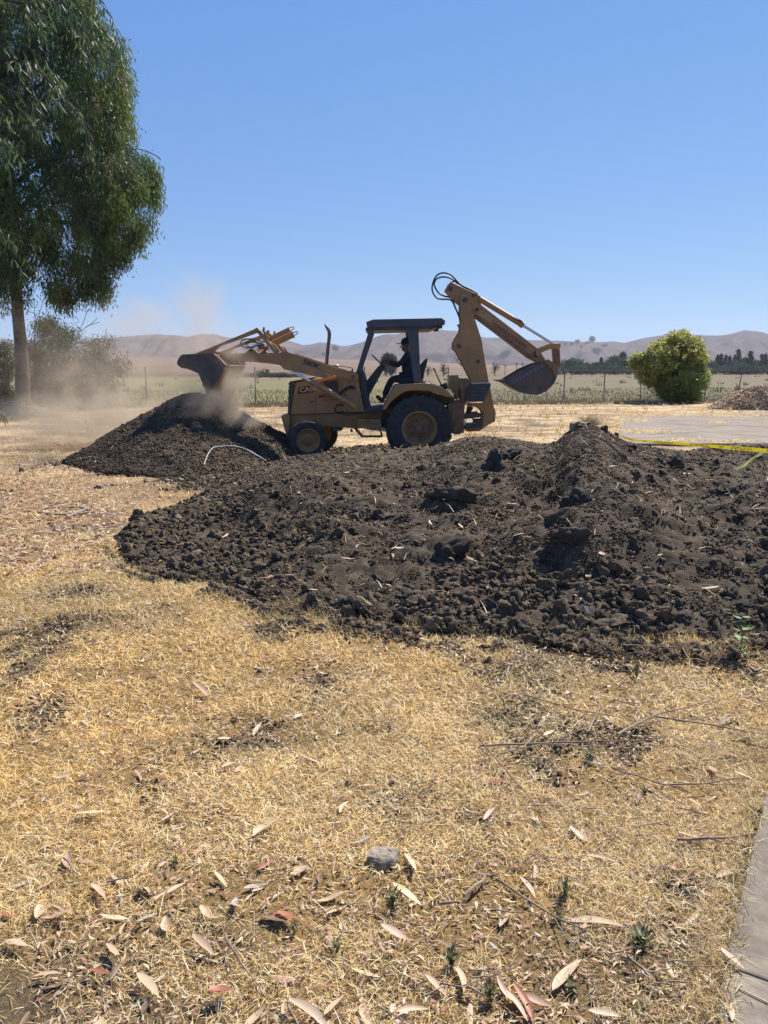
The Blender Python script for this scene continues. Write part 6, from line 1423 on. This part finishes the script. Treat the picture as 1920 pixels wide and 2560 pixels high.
def limbs(mb, base, ends, r0, rng, jit=0.3, split=0.5):
    for e in ends:
        e = Vector(e); m = base.lerp(e, split) + Vector((rng.uniform(-jit, jit), rng.uniform(-jit, jit), rng.uniform(0, jit))); q1 = base.lerp(m, 0.5) + Vector((0, 0, jit * 0.3)); q2 = m.lerp(e, 0.5) + Vector((rng.uniform(-jit, jit) * .5, rng.uniform(-jit, jit) * .5, jit * 0.3))
        mb.tube([base, q1, m, q2, e], [r0, r0 * 0.8, r0 * 0.55, r0 * 0.3, r0 * 0.1], 7)

# ------------------------------------------------------------------ big eucalyptus at left
def big_tree():
    rng = np.random.default_rng(51); Y = 33.0
    sil = C('c7', (560, -240), (640, -120), (690, 0), (700, 70), (815, 150), (900, 240), (925, 290), (905, 370), (950, 480), (958, 570), (925, 640), (945, 800), (955, 950), (1000, 1035), (1100, 1085), (1138, 1170), (1110, 1230), (1148, 1400), (1110, 1560), (1060, 1715), (995, 1720), (945, 1600), (905, 1765), (830, 1800), (820, 1890), (760, 2030), (705, 2005), (670, 1900), (630, 1990), (535, 2005), (470, 2075), (360, 2040), (320, 1960), (255, 1850), (215, 1900), (200, 2040), (150, 2030), (120, 1960), (60, 2100), (0, 2110), (-200, 2050), (-500, 1700), (-650, 1000), (-500, 200), (-300, -240))
    sil = [(x - 15 * min(1, max(0, (x - 150) / 150)), y - (12 if y > 500 else 0)) for x, y in sil]
    P, o = crown_points(sil, 3700, Y, 3.2, rng, cut=0.545, freq=0.024, seed=3)
    def cf(P, r):
        t = vn3(P[:, 0] * 0.9, P[:, 1] * 0.9, P[:, 2] * 0.75, 7); t2 = r.random(len(P)); c = np.ones((len(P), 3)) * np.array([0.080, 0.125, 0.042])
        c = np.where((t > 0.55)[:, None], np.array([[0.135, 0.175, 0.045]]), c); c = np.where((t < 0.36)[:, None], np.array([[0.060, 0.100, 0.048]]), c)
        c = np.where((t2 < 0.07)[:, None], np.array([[0.15, 0.115, 0.075]]), c); return c * r.uniform(0.8, 1.2, (len(P), 1))
    V, F, Cc = foliage(P, 58, rng, 0.21, 0.045, 2.4, (0.13, 0.14, 0.12), cf, strand=0.80)
    b = gp(47, 1030); b = Vector((at(50, 1016, Y).x, Y, 0)); root = empty('eucalyptus_tree', b, 'tall eucalyptus with drooping dark green crown on a leaning trunk at left', 'tree')
    npmesh('crown', V, F, M['leafy'], parent=root, col=Cc, org=tuple(b))
    mb = MB(); tp = [(57, 1030, 0.40), (57, 990, 0.31), (56, 930, 0.28), (52, 860, 0.25), (46, 800, 0.235), (41, 740, 0.225), (37, 680, 0.22), (30, 560, 0.25), (20, 400, 0.2), (10, 200, 0.14), (0, 0, 0.08)]
    pts = [at(x, y, Y) for x, y, r in tp]; pts[0].z = -0.2; mb.tube(pts, [r for x, y, r in tp], 16); tr = mb.build('trunk', M['bark'], root, org=tuple(b), smooth=True)
    mb = MB(); r = random.Random(5)
    for (x0, y0, x1, y1) in [(36, 680, 120, 560), (36, 700, -120, 560), (30, 560, 200, 430), (30, 560, 260, 560), (25, 470, 330, 400), (20, 400, 240, 250), (20, 400, 120, 150), (15, 300, 280, 120), (15, 300, -150, 200), (10, 200, 150, 20), (30, 600, 180, 640), (200, 430, 330, 470), (28, 520, -200, 400)]:
        a = at(x0, y0, Y); e = at(x1, y1, Y + r.uniform(-2.2, 2.2)); limbs(mb, a, [e], 0.11, r, 0.5)
    mb.build('limb', M['bark'], root, org=tuple(b), smooth=True)
    # pale bare twigs that show at the crown's face
    for pts in [[(345, 372), (372, 380), (395, 392), (402, 400)], [(312, 385), (330, 410), (345, 430)], [(318, 392), (352, 420), (372, 440)]]:
        mb = MB(); mb.ptube(pts, Y - 4.0, 0.022, 5); mb.build('bare_twig', M['twig'], root, org=tuple(b))
big_tree()
def near_tree():
    """nearer eucalyptus whose trunk stands out of frame; its leafy branches reach in at the top left"""
    rng = np.random.default_rng(61); Y = 11.0; b = Vector((-8.8, 10.5, 0)); root = empty('eucalyptus_tree', b, 'nearer eucalyptus whose long-leaved branches hang in at the top left corner', 'tree')
    mb = MB(); mb.tube([(-8.8, 10.5, -0.2), (-8.7, 10.6, 3), (-8.9, 10.9, 7), (-8.6, 11, 12)], [0.38, 0.30, 0.22, 0.1], 14); mb.build('trunk', M['bark'], root, org=tuple(b), smooth=True)
    mb = MB(); r = random.Random(9); LP = []; LD = []
    top = Vector((-8.8, 10.8, 7.0))
    mains = [((60, 10), (120, 35), (165, 55), (210, 75), (245, 105)), ((-80, 150), (-30, 190), (10, 215), (50, 245), (70, 275)), ((-60, 60), (0, 80), (60, 110), (110, 150), (130, 190)), ((-60, -40), (60, -30), (140, 0), (200, 40), (240, 60)), ((-80, 230), (-30, 250), (0, 265), (10, 290), (14, 305)), ((-60, 330), (-20, 335), (10, 345)), ((-40, 560), (-15, 568), (5, 575)), ((40, 150), (100, 180), (150, 230), (175, 280), (235, 330)), ((100, -60), (190, -30), (250, 0), (262, 10))]
    for mi, m_ in enumerate(mains):
        yy = Y + r.uniform(-0.8, 1.2); P = [at(x, y, yy + 0.08 * i) for i, (x, y) in enumerate(m_)]; 
        mb.tube([top.lerp(P[0], 0.0) if mi < 5 else P[0] + Vector((-1.5, 0.2, 0.3))] + P, [0.03] + [0.010 * (1 - 0.75 * i / len(P)) + 0.002 for i in range(len(P))], 7)
        for i in range(len(P) - 1):
            nn = 3 if mi not in (0, 3) else 3
            for k in range(nn):
                s = P[i].lerp(P[i + 1], r.random()); d = Vector((r.uniform(-0.3, 1), r.uniform(-1, 1), r.uniform(-1.2, 0.2))).normalized(); L = r.uniform(0.25, 0.65); e = s + d * L + Vector((0, 0, -0.12)); mb.tube([s, s.lerp(e, 0.5) + Vector((0, 0, 0.03)), e], [0.004, 0.003, 0.0015], 4)
                for q_ in range(11):
                    LP.append(s.lerp(e, r.uniform(0.25, 1.0))); LD.append((r.uniform(-0.5, 0.8), r.uniform(-0.6, 0.6), -r.uniform(0.5, 1.6)))
    mb.build('limb', M['bark'], root, org=tuple(b), smooth=True)
    LP = np.array([tuple(p) for p in LP]); LD = np.array(LD); n = len(LP); PV, PF = leaf_proto(1, 0.16, 0.12, 0.1, 0.3, 4); PV = PV + np.array([0.5, 0, 0])
    D = LD / np.linalg.norm(LD, axis=1)[:, None]; S = np.cross(D, rng.normal(0, 1, (n, 3))); S /= np.linalg.norm(S, axis=1)[:, None]; U = np.cross(D, S); R = np.stack([D, S, U], 2)
    V = np.einsum('nij,vj->nvi', R, PV) * rng.uniform(0.10, 0.19, n)[:, None, None] + LP[:, None, :]; m = len(PV)
    F = (PF[None] + (np.arange(n) * m)[:, None, None]).reshape(-1, 4); t = rng.random(n)[:, None]; c = np.where(t < 0.3, np.array([[0.12, 0.15, 0.045]]), np.where(t < 0.85, np.array([[0.06, 0.10, 0.045]]), np.array([[0.17, 0.19, 0.09]]))) * rng.uniform(0.7, 1.3, (n, 1))
    npmesh('crown', V.reshape(-1, 3), F, M['leafy'], parent=root, col=np.repeat(c, m, axis=0), org=tuple(b), smooth=True)
near_tree()

# sprig hanging in at the left edge
def sprig():
    Y = 7.0; b = at(-30, 960, Y); root = empty('leafy_sprig', b, 'few green leaves poking in at the left edge in front of the dust', 'sprig'); mb = MB(); mb.ptube([(-60, 985), (-20, 1000), (6, 1020)], Y, 0.004, 5); mb.build('stem', M['twig'], root, org=tuple(b))
    V, F = [], []; base = 0; PV, PF = leaf_proto(1, 0.22, 0.1, 0.1, 0.3, 6)
    for (x0, y0, x1, y1) in [(0, 1022, 14, 1030), (4, 1035, 22, 1062), (-4, 1030, 10, 1045), (-20, 1010, -2, 1050), (2, 1042, 16, 1066), (-10, 1018, 6, 1026)]:
        a = at(x0, y0, Y); c = at(x1, y1, Y); d = c - a; L = d.length; d.normalize(); s = d.cross(Vector((0.2, 1, 0.3))).normalized(); u = d.cross(s); R = np.array([d, s, u]).T
        V.append((PV + np.array([0.5, 0, 0])) * L @ R.T + np.array(a)); F.append(PF + base); base += len(PV)
    npmesh('leaves', np.concatenate(V), np.concatenate(F), M['weed'], parent=root, org=tuple(b), smooth=True)
sprig()

# shrubby eucalyptus behind the trunk
def left_shrub():
    rng = np.random.default_rng(71); Y = 37.0
    sil = C('c5', (180, 640), (190, 560), (260, 540), (290, 430), (340, 400), (400, 430), (410, 480), (480, 500), (530, 520), (580, 520), (640, 560), (660, 600), (740, 600), (830, 575), (850, 600), (790, 640), (720, 660), (760, 700), (830, 780), (870, 710), (930, 740), (940, 820), (890, 855), (850, 830), (820, 860), (860, 920), (820, 980), (780, 1070), (700, 1090), (560, 1090), (440, 1080), (340, 1130), (250, 1110), (210, 1090), (200, 900))
    P, o = crown_points(sil, 560, Y, 2.2, rng, cut=0.52, freq=0.03, seed=13)
    def cf(P, r): t = r.random(len(P))[:, None]; return np.where(t < 0.35, np.array([[0.095, 0.11, 0.06]]), np.where(t < 0.85, np.array([[0.065, 0.085, 0.05]]), np.array([[0.12, 0.09, 0.065]])))
    V, F, Cc = foliage(P, 52, rng, 0.17, 0.045, 1.6, (0.16, 0.2, 0.16), cf, strand=0.5); b = Vector((at(100, 1015, Y).x, Y, 0)); root = empty('shrub', b, 'wide dusty eucalyptus shrub right behind the leaning trunk', 'shrub')
    npmesh('foliage', V, F, M['leafy'], parent=root, col=Cc, org=tuple(b)); mb = MB(); r = random.Random(12); base = Vector((b.x, Y, 0)); ends = [at(*q_, Y + r.uniform(-1, 1)) for q_ in C('c5', (330, 450), (500, 560), (650, 600), (830, 590), (900, 760), (780, 900), (260, 600), (600, 750), (450, 700), (700, 800))]
    limbs(mb, base, ends, 0.09, r, 0.4); mb.build('stem', M['bark'], root, org=tuple(b), smooth=True)
    for pts in [[(250, 640), (262, 480), (250, 340)], [(262, 500), (300, 400), (320, 330)], [(560, 620), (620, 480), (650, 400), (680, 410)], [(590, 560), (680, 500), (720, 460)], [(640, 520), (700, 500), (740, 490)], [(250, 420), (200, 410), (190, 440)], [(700, 690), (800, 720), (860, 760)]]: mb = MB(); mb.ptube(C('c5', *pts), Y - 1.0, 0.014, 4); mb.build('bare_twig', M['twig'], root, org=tuple(b))
    P, o = crown_points(C('c5', (-40, 640), (40, 625), (70, 650), (75, 700), (105, 760), (100, 860), (60, 900), (30, 880), (-40, 850)), 70, 38.0, 1.2, rng, cut=0.4, seed=15); P2_, o2 = crown_points(C('c5', (-40, 930), (40, 930), (110, 980), (100, 1060), (40, 1070), (-40, 1080)), 36, 35.5, 0.6, rng, cut=0.4, seed=16)
    for PP, lab, yy, px in ((P, 'dusty shrub at the left edge beyond the trunk', 38.0, 20), (P2_, 'low dark shrub at the left edge at the trunk foot', 35.5, 30)):
        V, F, Cc = foliage(PP, 50, rng, 0.16, 0.05, 1.2, (0.16, 0.2, 0.14), cf, strand=0.3); b = Vector((at(px, 1000, yy).x, yy, 0)); root = empty('shrub', b, lab, 'shrub'); npmesh('foliage', V, F, M['leafy'], parent=root, col=Cc, org=tuple(b)); mb = MB(); r = random.Random(1); limbs(mb, Vector(b), [Vector(PP[i]) for i in range(0, len(PP), 9)], 0.06, r, 0.2); mb.build('stem', M['bark'], root, org=tuple(b), smooth=True)
left_shrub()

# yellow-green tree at right
def right_tree():
    rng = np.random.default_rng(81); Y = 44.0
    sil = C('c6', (672, 365), (700, 320), (740, 290), (800, 265), (860, 225), (925, 215), (930, 175), (975, 152), (1060, 150), (1130, 175), (1165, 200), (1175, 290), (1205, 310), (1205, 345), (1175, 385), (1200, 420), (1228, 460), (1215, 530), (1180, 570), (1165, 620), (1110, 640), (1060, 620), (990, 628), (900, 630), (860, 600), (842, 560), (860, 520), (800, 525), (750, 490), (720, 460), (725, 430), (680, 400))
    P, o = crown_points(sil, 1150, Y, 1.7, rng, cut=0.53, freq=0.045, seed=23)
    def cf(P, r):
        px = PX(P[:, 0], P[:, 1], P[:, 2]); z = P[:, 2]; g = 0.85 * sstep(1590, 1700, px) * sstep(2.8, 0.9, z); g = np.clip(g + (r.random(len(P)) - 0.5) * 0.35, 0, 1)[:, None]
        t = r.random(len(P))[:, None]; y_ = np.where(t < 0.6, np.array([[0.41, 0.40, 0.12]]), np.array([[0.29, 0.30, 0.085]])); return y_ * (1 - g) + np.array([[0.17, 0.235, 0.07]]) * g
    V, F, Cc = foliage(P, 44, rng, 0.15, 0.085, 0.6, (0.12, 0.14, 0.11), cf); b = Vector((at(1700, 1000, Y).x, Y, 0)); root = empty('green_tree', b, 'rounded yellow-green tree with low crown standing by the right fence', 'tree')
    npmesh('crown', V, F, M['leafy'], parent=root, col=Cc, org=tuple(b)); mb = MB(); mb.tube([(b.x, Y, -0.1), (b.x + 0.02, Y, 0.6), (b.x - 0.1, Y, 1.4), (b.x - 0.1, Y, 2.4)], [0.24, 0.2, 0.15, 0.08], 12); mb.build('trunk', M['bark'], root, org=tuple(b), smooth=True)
    mb = MB(); r = random.Random(14); limbs(mb, Vector((b.x - 0.1, Y, 1.0)), [at(*q_, Y + r.uniform(-.8, .8)) for q_ in C('c6', (780, 350), (860, 300), (960, 230), (1060, 200), (1140, 260), (1160, 420), (760, 450), (1000, 300), (900, 400))], 0.08, r, 0.2); mb.build('limb', M['bark'], root, org=tuple(b), smooth=True)
right_tree()

# ------------------------------------------------------------------ wood-chip mounds
def chip_mound(px0, px1, pyb, pyt, Y, label, pal, n=5200, s=(0.04, 0.13), name='wood_chip_pile', cx=None):
    rng = np.random.default_rng(abs(int(px0)) + 7); a = at(px0, pyb, Y); b = at(px1, pyb, Y); hgt = at((px0 + px1) / 2, pyt, Y + 0.5).z; c = Vector(((a.x + b.x) / 2, Y + 0.8, 0)); rx = (b.x - a.x) / 2; ry = min(rx, 2.2) * 0.8
    def h(x, y): r = np.sqrt(((x - c.x) / rx) ** 2 + ((y - c.y) / ry) ** 2); return hgt * np.clip(1 - r ** 1.6, 0, 1) * (0.8 + 0.4 * fbm2(x * 1.1, y * 1.1, 5, 3))
    xs = np.linspace(c.x - rx, c.x + rx, 70); ys = np.linspace(c.y - ry, c.y + ry, 40); X, Yy = np.meshgrid(xs, ys, indexing='ij'); x = X.ravel(); y = Yy.ravel(); V = np.stack([x, y, h(x, y) - 0.03], 1); i = np.arange(69)[:, None] * 40 + np.arange(39)[None, :]
    F = np.stack([i, i + 40, i + 41, i + 1], -1).reshape(-1, 4); x2 = rng.uniform(c.x - rx, c.x + rx, n * 2); y2 = rng.uniform(c.y - ry, c.y + ry, n * 2); hh = h(x2, y2); k = hh > 0.01; x2 = x2[k][:n]; y2 = y2[k][:n]; hh = hh[k][:n]
    bx = np.array([(-1, -.25, -.08), (1, -.25, -.08), (1, .25, -.08), (-1, .25, -.08), (-1, -.2, .08), (1, -.25, .08), (1, .25, .08), (-1, .22, .08)]) * 0.5; bf = np.array([(3, 2, 1, 0), (4, 5, 6, 7), (0, 1, 5, 4), (1, 2, 6, 5), (2, 3, 7, 6), (3, 0, 4, 7)])
    m = len(x2); pal = np.array(pal); V2, F2, C2 = scatter([(bx, bf)], np.stack([x2, y2, hh + 0.01], 1), rng.uniform(*s, m), pal[rng.integers(0, len(pal), m)] * rng.uniform(0.7, 1.2, (m, 1)), rng, 0.9)
    o = npmesh(name, np.concatenate([V, V2]), np.concatenate([F, F2 + len(V)]), M['chips'], col=np.concatenate([np.tile(pal.mean(0) * 0.6, (len(V), 1)), C2]), org=tuple(c)); o.location = c; return tag(o, label, 'mound')
PB = [(0.40, 0.31, 0.22), (0.28, 0.20, 0.14), (0.20, 0.145, 0.10), (0.52, 0.42, 0.30)]
chip_mound(915, 1180, 1030, 938, 23.0, 'tall heap of dry brush and chips seen through the open cab', PB, 9000, (0.05, 0.20))
chip_mound(-90, 125, 1036, 1004, 29.0, 'low mound of dry chips around the foot of the leaning trunk', PB, 4000)
chip_mound(1790, 2180, 1006, 952, 36.0, 'reddish wood chip heap at the right edge near the fence', [(0.60, 0.41, 0.25), (0.46, 0.28, 0.16), (0.30, 0.19, 0.12), (0.72, 0.55, 0.36)], 9000, (0.06, 0.18))

# ------------------------------------------------------------------ far trees
def far_proto(seed, kind):
    rng = np.random.default_rng(seed); n = 90
    if kind == 'conifer':
        z = rng.random(n) ** 0.8; r = (1 - z) * 0.22 + 0.01; a = rng.uniform(0, 6.28, n); P = np.stack([np.cos(a) * r * rng.random(n) ** .5, np.sin(a) * r * rng.random(n) ** .5, 0.12 + 0.88 * z], 1); sp = (0.03, 0.03, 0.025)
    elif kind == 'palm':
        a = rng.uniform(0, 6.28, n); P = np.stack([np.cos(a) * 0.10 * rng.random(n), np.sin(a) * 0.10 * rng.random(n), 0.86 + rng.uniform(-0.1, 0.1, n)], 1); sp = (0.02, 0.02, 0.02)
    elif kind == 'bare': P = None
    else:
        P = rng.normal(0, 1, (n * 3, 3)); P /= np.linalg.norm(P, axis=1)[:, None]; P *= rng.random((n * 3, 1)) ** 0.4; w_ = {'round': 0.48, 'tall': 0.28, 'bush': 0.75, 'duo': 0.33}[kind]
        zz = 0.56 if kind != 'bush' else 0.45; P = P * np.array([w_, w_, 0.44 if kind != 'bush' else 0.5]) + np.array([0, 0, zz]); lump = vn3(P[:, 0] * 4 + seed, P[:, 1] * 4, P[:, 2] * 4, seed); P = P[lump > 0.40]; sp = (0.05, 0.05, 0.04)
    me = {}
    if P is not None:
        base = {'conifer': (0.045, 0.07, 0.05), 'palm': (0.07, 0.09, 0.05), 'round': (0.055, 0.085, 0.045), 'tall': (0.06, 0.085, 0.045), 'bush': (0.07, 0.085, 0.055), 'duo': (0.075, 0.085, 0.05)}[kind]
        cf = lambda P, r: np.array([base]) * r.uniform(0.65, 1.45, (len(P), 1)); V, F, Cc = foliage(P, 16, rng, 0.07 if kind != 'palm' else 0.12, 0.05 if kind != 'palm' else 0.03, 0.5, sp, cf)
        o = npmesh('crown', V, F, M['farleaf'], col=Cc)
    else: o = None
    mb = MB(); mb.tube([(0, 0, -0.03), (0.01, 0, 0.3), (0, 0.01, 0.6 if kind != 'palm' else 0.86)], [0.025, 0.02, 0.008], 6)
    if kind == 'bare' or kind == 'duo':
        r = random.Random(seed)
        for k in range(26 if kind == 'bare' else 4):
            a = r.uniform(0, 6.28); e = r.uniform(0.15, 1.4); b0 = Vector((0, 0, r.uniform(0.08, 0.5))); L = r.uniform(0.3, 0.55); d = Vector((math.cos(a) * math.cos(e), math.sin(a) * math.cos(e), math.sin(e))); m_ = b0 + d * L * 0.6; mb.tube([b0, m_], [0.014, 0.008], 4, cap=False)
            for q_ in range(5): mb.tube([b0 + d * L * r.uniform(0.3, 0.6), m_ + Vector((r.uniform(-.5, .5), r.uniform(-.5, .5), r.uniform(-.1, .6))) * L * 0.7], [0.006, 0.003], 3, cap=False)
    t = mb.build('trunk', M['bark'] if kind != 'bare' else M['pole'])
    return o, t
FAR = {}
def far_tree(kind, v, x, y, h, name, label, group, wx=1.0):
    key = (kind, v)
    z = float(gz(np.array(x), np.array(y))) if y < 2450 else hillz(x, y)
    if key not in FAR: FAR[key] = far_proto(100 + v * 7 + len(kind), kind); fresh = True
    else: fresh = False
    root = empty(name, (x, y, z - 0.01 * h), label, 'tree' if 'bush' not in name else 'bush', group); root.scale = (h * wx, h * wx, h); root.rotation_euler = (0, 0, random.uniform(0, 6.28))
    for o in FAR[key]:
        if o is None: continue
        c = o if fresh else o.copy()
        if not fresh: COL.objects.link(c)
        c.parent = root
    return root
def hillz(x, y):
    p = 960 + FPX * x / y; i = int(np.argmin(abs(HP[:, 0] - p))); j = int(np.argmin(abs(HY[i] - y))); return float(HZ[i, j])
rf = random.Random(17)
LBL = {'round': 'rounded dark green tree in the distant row behind the right field', 'tall': 'narrow green tree in the distant row behind the right field', 'bush': 'low bushy tree in the distant row behind the right field', 'conifer': 'pointed dark conifer in the distant row at far right', 'palm': 'palm tree rising above the distant tree row'}
def topz(px, py, Y): return at(px, py, Y).z
for (px, py, kind, wx) in [(1372, 905, 'round', 1), (1395, 908, 'round', 1), (1432, 897, 'round', 1.3), (1440, 914, 'bush', 1), (1466, 907, 'round', 1), (1490, 905, 'round', 1), (1503, 896, 'conifer', 1), (1515, 903, 'round', 1), (1530, 899, 'tall', 1), (1541, 890, 'tall', 1.4), (1558, 883, 'palm', 1), (1560, 897, 'round', 1), (1575, 893, 'round', 1.2), (1590, 892, 'round', 1.2), (1610, 894, 'round', 1), (1480, 915, 'bush', 1), (1545, 912, 'bush', 1), (1573, 924, 'bush', 1), (1636, 895, 'round', 1), (1660, 893, 'round', 1), (1690, 895, 'round', 1),
                           (1405, 916, 'bush', 1), (1455, 915, 'bush', 1), (1505, 912, 'round', 1.2), (1522, 914, 'bush', 1), (1600, 908, 'round', 1.2),
                           (1767, 900, 'round', 1), (1795, 890, 'conifer', 1), (1803, 888, 'conifer', 1), (1815, 890, 'conifer', 1), (1825, 893, 'conifer', 1), (1838, 890, 'conifer', 1), (1847, 877, 'conifer', 1), (1862, 895, 'round', 1), (1877, 881, 'conifer', 1.2), (1890, 900, 'round', 1), (1905, 889, 'conifer', 1), (1914, 887, 'conifer', 1), (1930, 898, 'round', 1), (1780, 905, 'round', 1), (1810, 905, 'round', 1.3), (1835, 903, 'round', 1.2), (1858, 908, 'bush', 1), (1884, 915, 'bush', 1), (1900, 908, 'round', 1), (1765, 915, 'bush', 1), (1782, 922, 'bush', 1), (1820, 912, 'bush', 1.1), (1845, 914, 'bush', 1), (1920, 910, 'bush', 1.2)]:
    Y = rf.uniform(520, 620) if kind != 'bush' else 500; h = topz(px, py, Y) - float(gz(np.array((px - 960) / FPX * Y), np.array(Y))) + 0.5
    far_tree(kind, rf.randrange(3), at(px, py, Y).x, Y, h, 'distant_tree', LBL[kind], 'distant tree row', wx * (1 if kind in ('conifer', 'palm') else 1.15))
for (px, py, Y, kind, lab) in [(1109, 896, 300, 'bare', 'bare spreading tree seen between the canopy and the boom'), (1238, 893, 330, 'bare', 'bare leafless tree between the boom and the digging bucket'), (1070, 905, 280, 'bare', 'small bare tree behind the seat back')]:
    h = topz(px, py, Y); far_tree(kind, px % 3, at(px, py, Y).x, Y, h, 'bare_tree', lab, None, 1.0)
far_tree('duo', 0, at(967, 884, 300).x, 300, topz(967, 883, 300), 'field_tree', 'small leafy tree left of its twin seen through the cab', None, 0.8)
far_tree('duo', 1, at(978, 884, 302).x, 302, topz(978, 883, 302), 'field_tree', 'small leafy tree right of its twin seen through the cab', None, 0.8)
far_tree('bush', 1, at(657, 921, 330).x, 330, topz(657, 919, 330), 'field_bush', 'round dark bush left of the machine under its loader arm', None, 1.1)
for i in range(12):
    px = 606 + i * 12.5; Y = rf.uniform(235, 265); far_tree('bush', i % 3, at(px, 930, Y).x, Y, topz(px, rf.uniform(929, 934), Y) + 0.1, 'field_bush', 'low dark bush in the hedge line beyond the green field', 'hedge line beyond the green field', 1.6)
for (px, py, h, kind) in [(1413, 858, 6, 'round'), (1430, 860, 6, 'round'), (1443, 859, 6, 'round'), (1456, 859, 5, 'round'), (1468, 858, 6, 'round'), (1480, 855, 9, 'tall'), (1490, 889, 10, 'bush'), (1510, 884, 7, 'bush')]:
    pass
def on_hill(px, py):
    i = int(np.argmin(abs(HP[:, 0] - px))); zs = HZ[i]; ysv = HY[i]; t = np.array([at(px, py, yy).z for yy in ysv]); ok = np.nonzero(zs >= t)[0]
    j = ok[0] if len(ok) else int(np.argmax(zs)); return at(px, py, float(ysv[j])).x, float(ysv[j])
for k, (px, py, hh, kind, wx) in enumerate([(1413, 861, 22, 'round', 1.2), (1430, 862, 20, 'round', 1.2), (1443, 862, 20, 'round', 1.2), (1456, 861, 18, 'round', 1.2), (1468, 861, 20, 'round', 1.2), (1480, 860, 30, 'round', 1), (1490, 890, 22, 'bush', 1.3), (1510, 885, 15, 'bush', 1.3), (1266, 884, 22, 'bush', 1.2), (1256, 893, 16, 'bush', 1.2), (836, 873, 24, 'tall', 1.2), (841, 878, 18, 'round', 1.2), (810, 889, 14, 'bush', 1), (1400, 862, 15, 'round', 1.2)]):
    x, y = on_hill(px, py); far_tree(kind, k % 3, x, y, hh, 'hillside_tree', 'small dark tree dotted on the far brown hills', 'trees on the far hills', wx)
for (px, pt) in [(1292, 906), (1307, 906), (1263, 911), (318, 877), (326, 904)]:
    Y = 420.0; p = at(px, pt, Y); mb = MB(); z0 = float(gz(np.array(p.x), np.array(Y))); mb.tube([(p.x, Y, z0), (p.x, Y, p.z)], 0.16, 6); mb.box((p.x - 1.1, Y - 0.08, p.z - 0.9), (p.x + 1.1, Y + 0.08, p.z - 0.65)); o = mb.build('utility_pole', M['pole'], org=(p.x, Y, z0)); o.location = (p.x, Y, z0); tag(o, {1292: 'distant utility pole left of the pair by the digging bucket', 1307: 'distant utility pole right of the pair by the digging bucket', 1263: 'shorter distant utility pole just right of the boom', 318: 'distant utility pole left of the loader bucket, near the shrub', 326: 'shortest distant utility pole right of the shrub'}[px], 'utility pole')

# soil still falling out of the tipped bucket
def falling():
    rng = np.random.default_rng(123); n = 1700; t = rng.random(n); Y = rng.uniform(15.1, 16.6, n); px = 536 - 14 * t + rng.normal(0, 7 + 9 * t, n); py = 985 + 55 * t
    P = np.array([at(a, b, 14.99 + 0.0) for a, b in zip(px, py)]); P[:, 1] = Y; k = (rng.random(n) < 0.25 + 0.9 * vn2(Y * 5, Y * 0, 3)) & (P[:, 2] > pileA(P[:, 0], P[:, 1])); P = P[k]; n = len(P)
    V, F, Cc = scatter([(ico(1)[0] * np.array([1, .8, .9]), ico(1)[1])], P, 0.005 + 0.014 * rng.random(n) ** 3, clod_cols(n, rng), rng); tag(npmesh('falling_soil', V, F, M['clod'], col=Cc), kind='stuff')
falling()
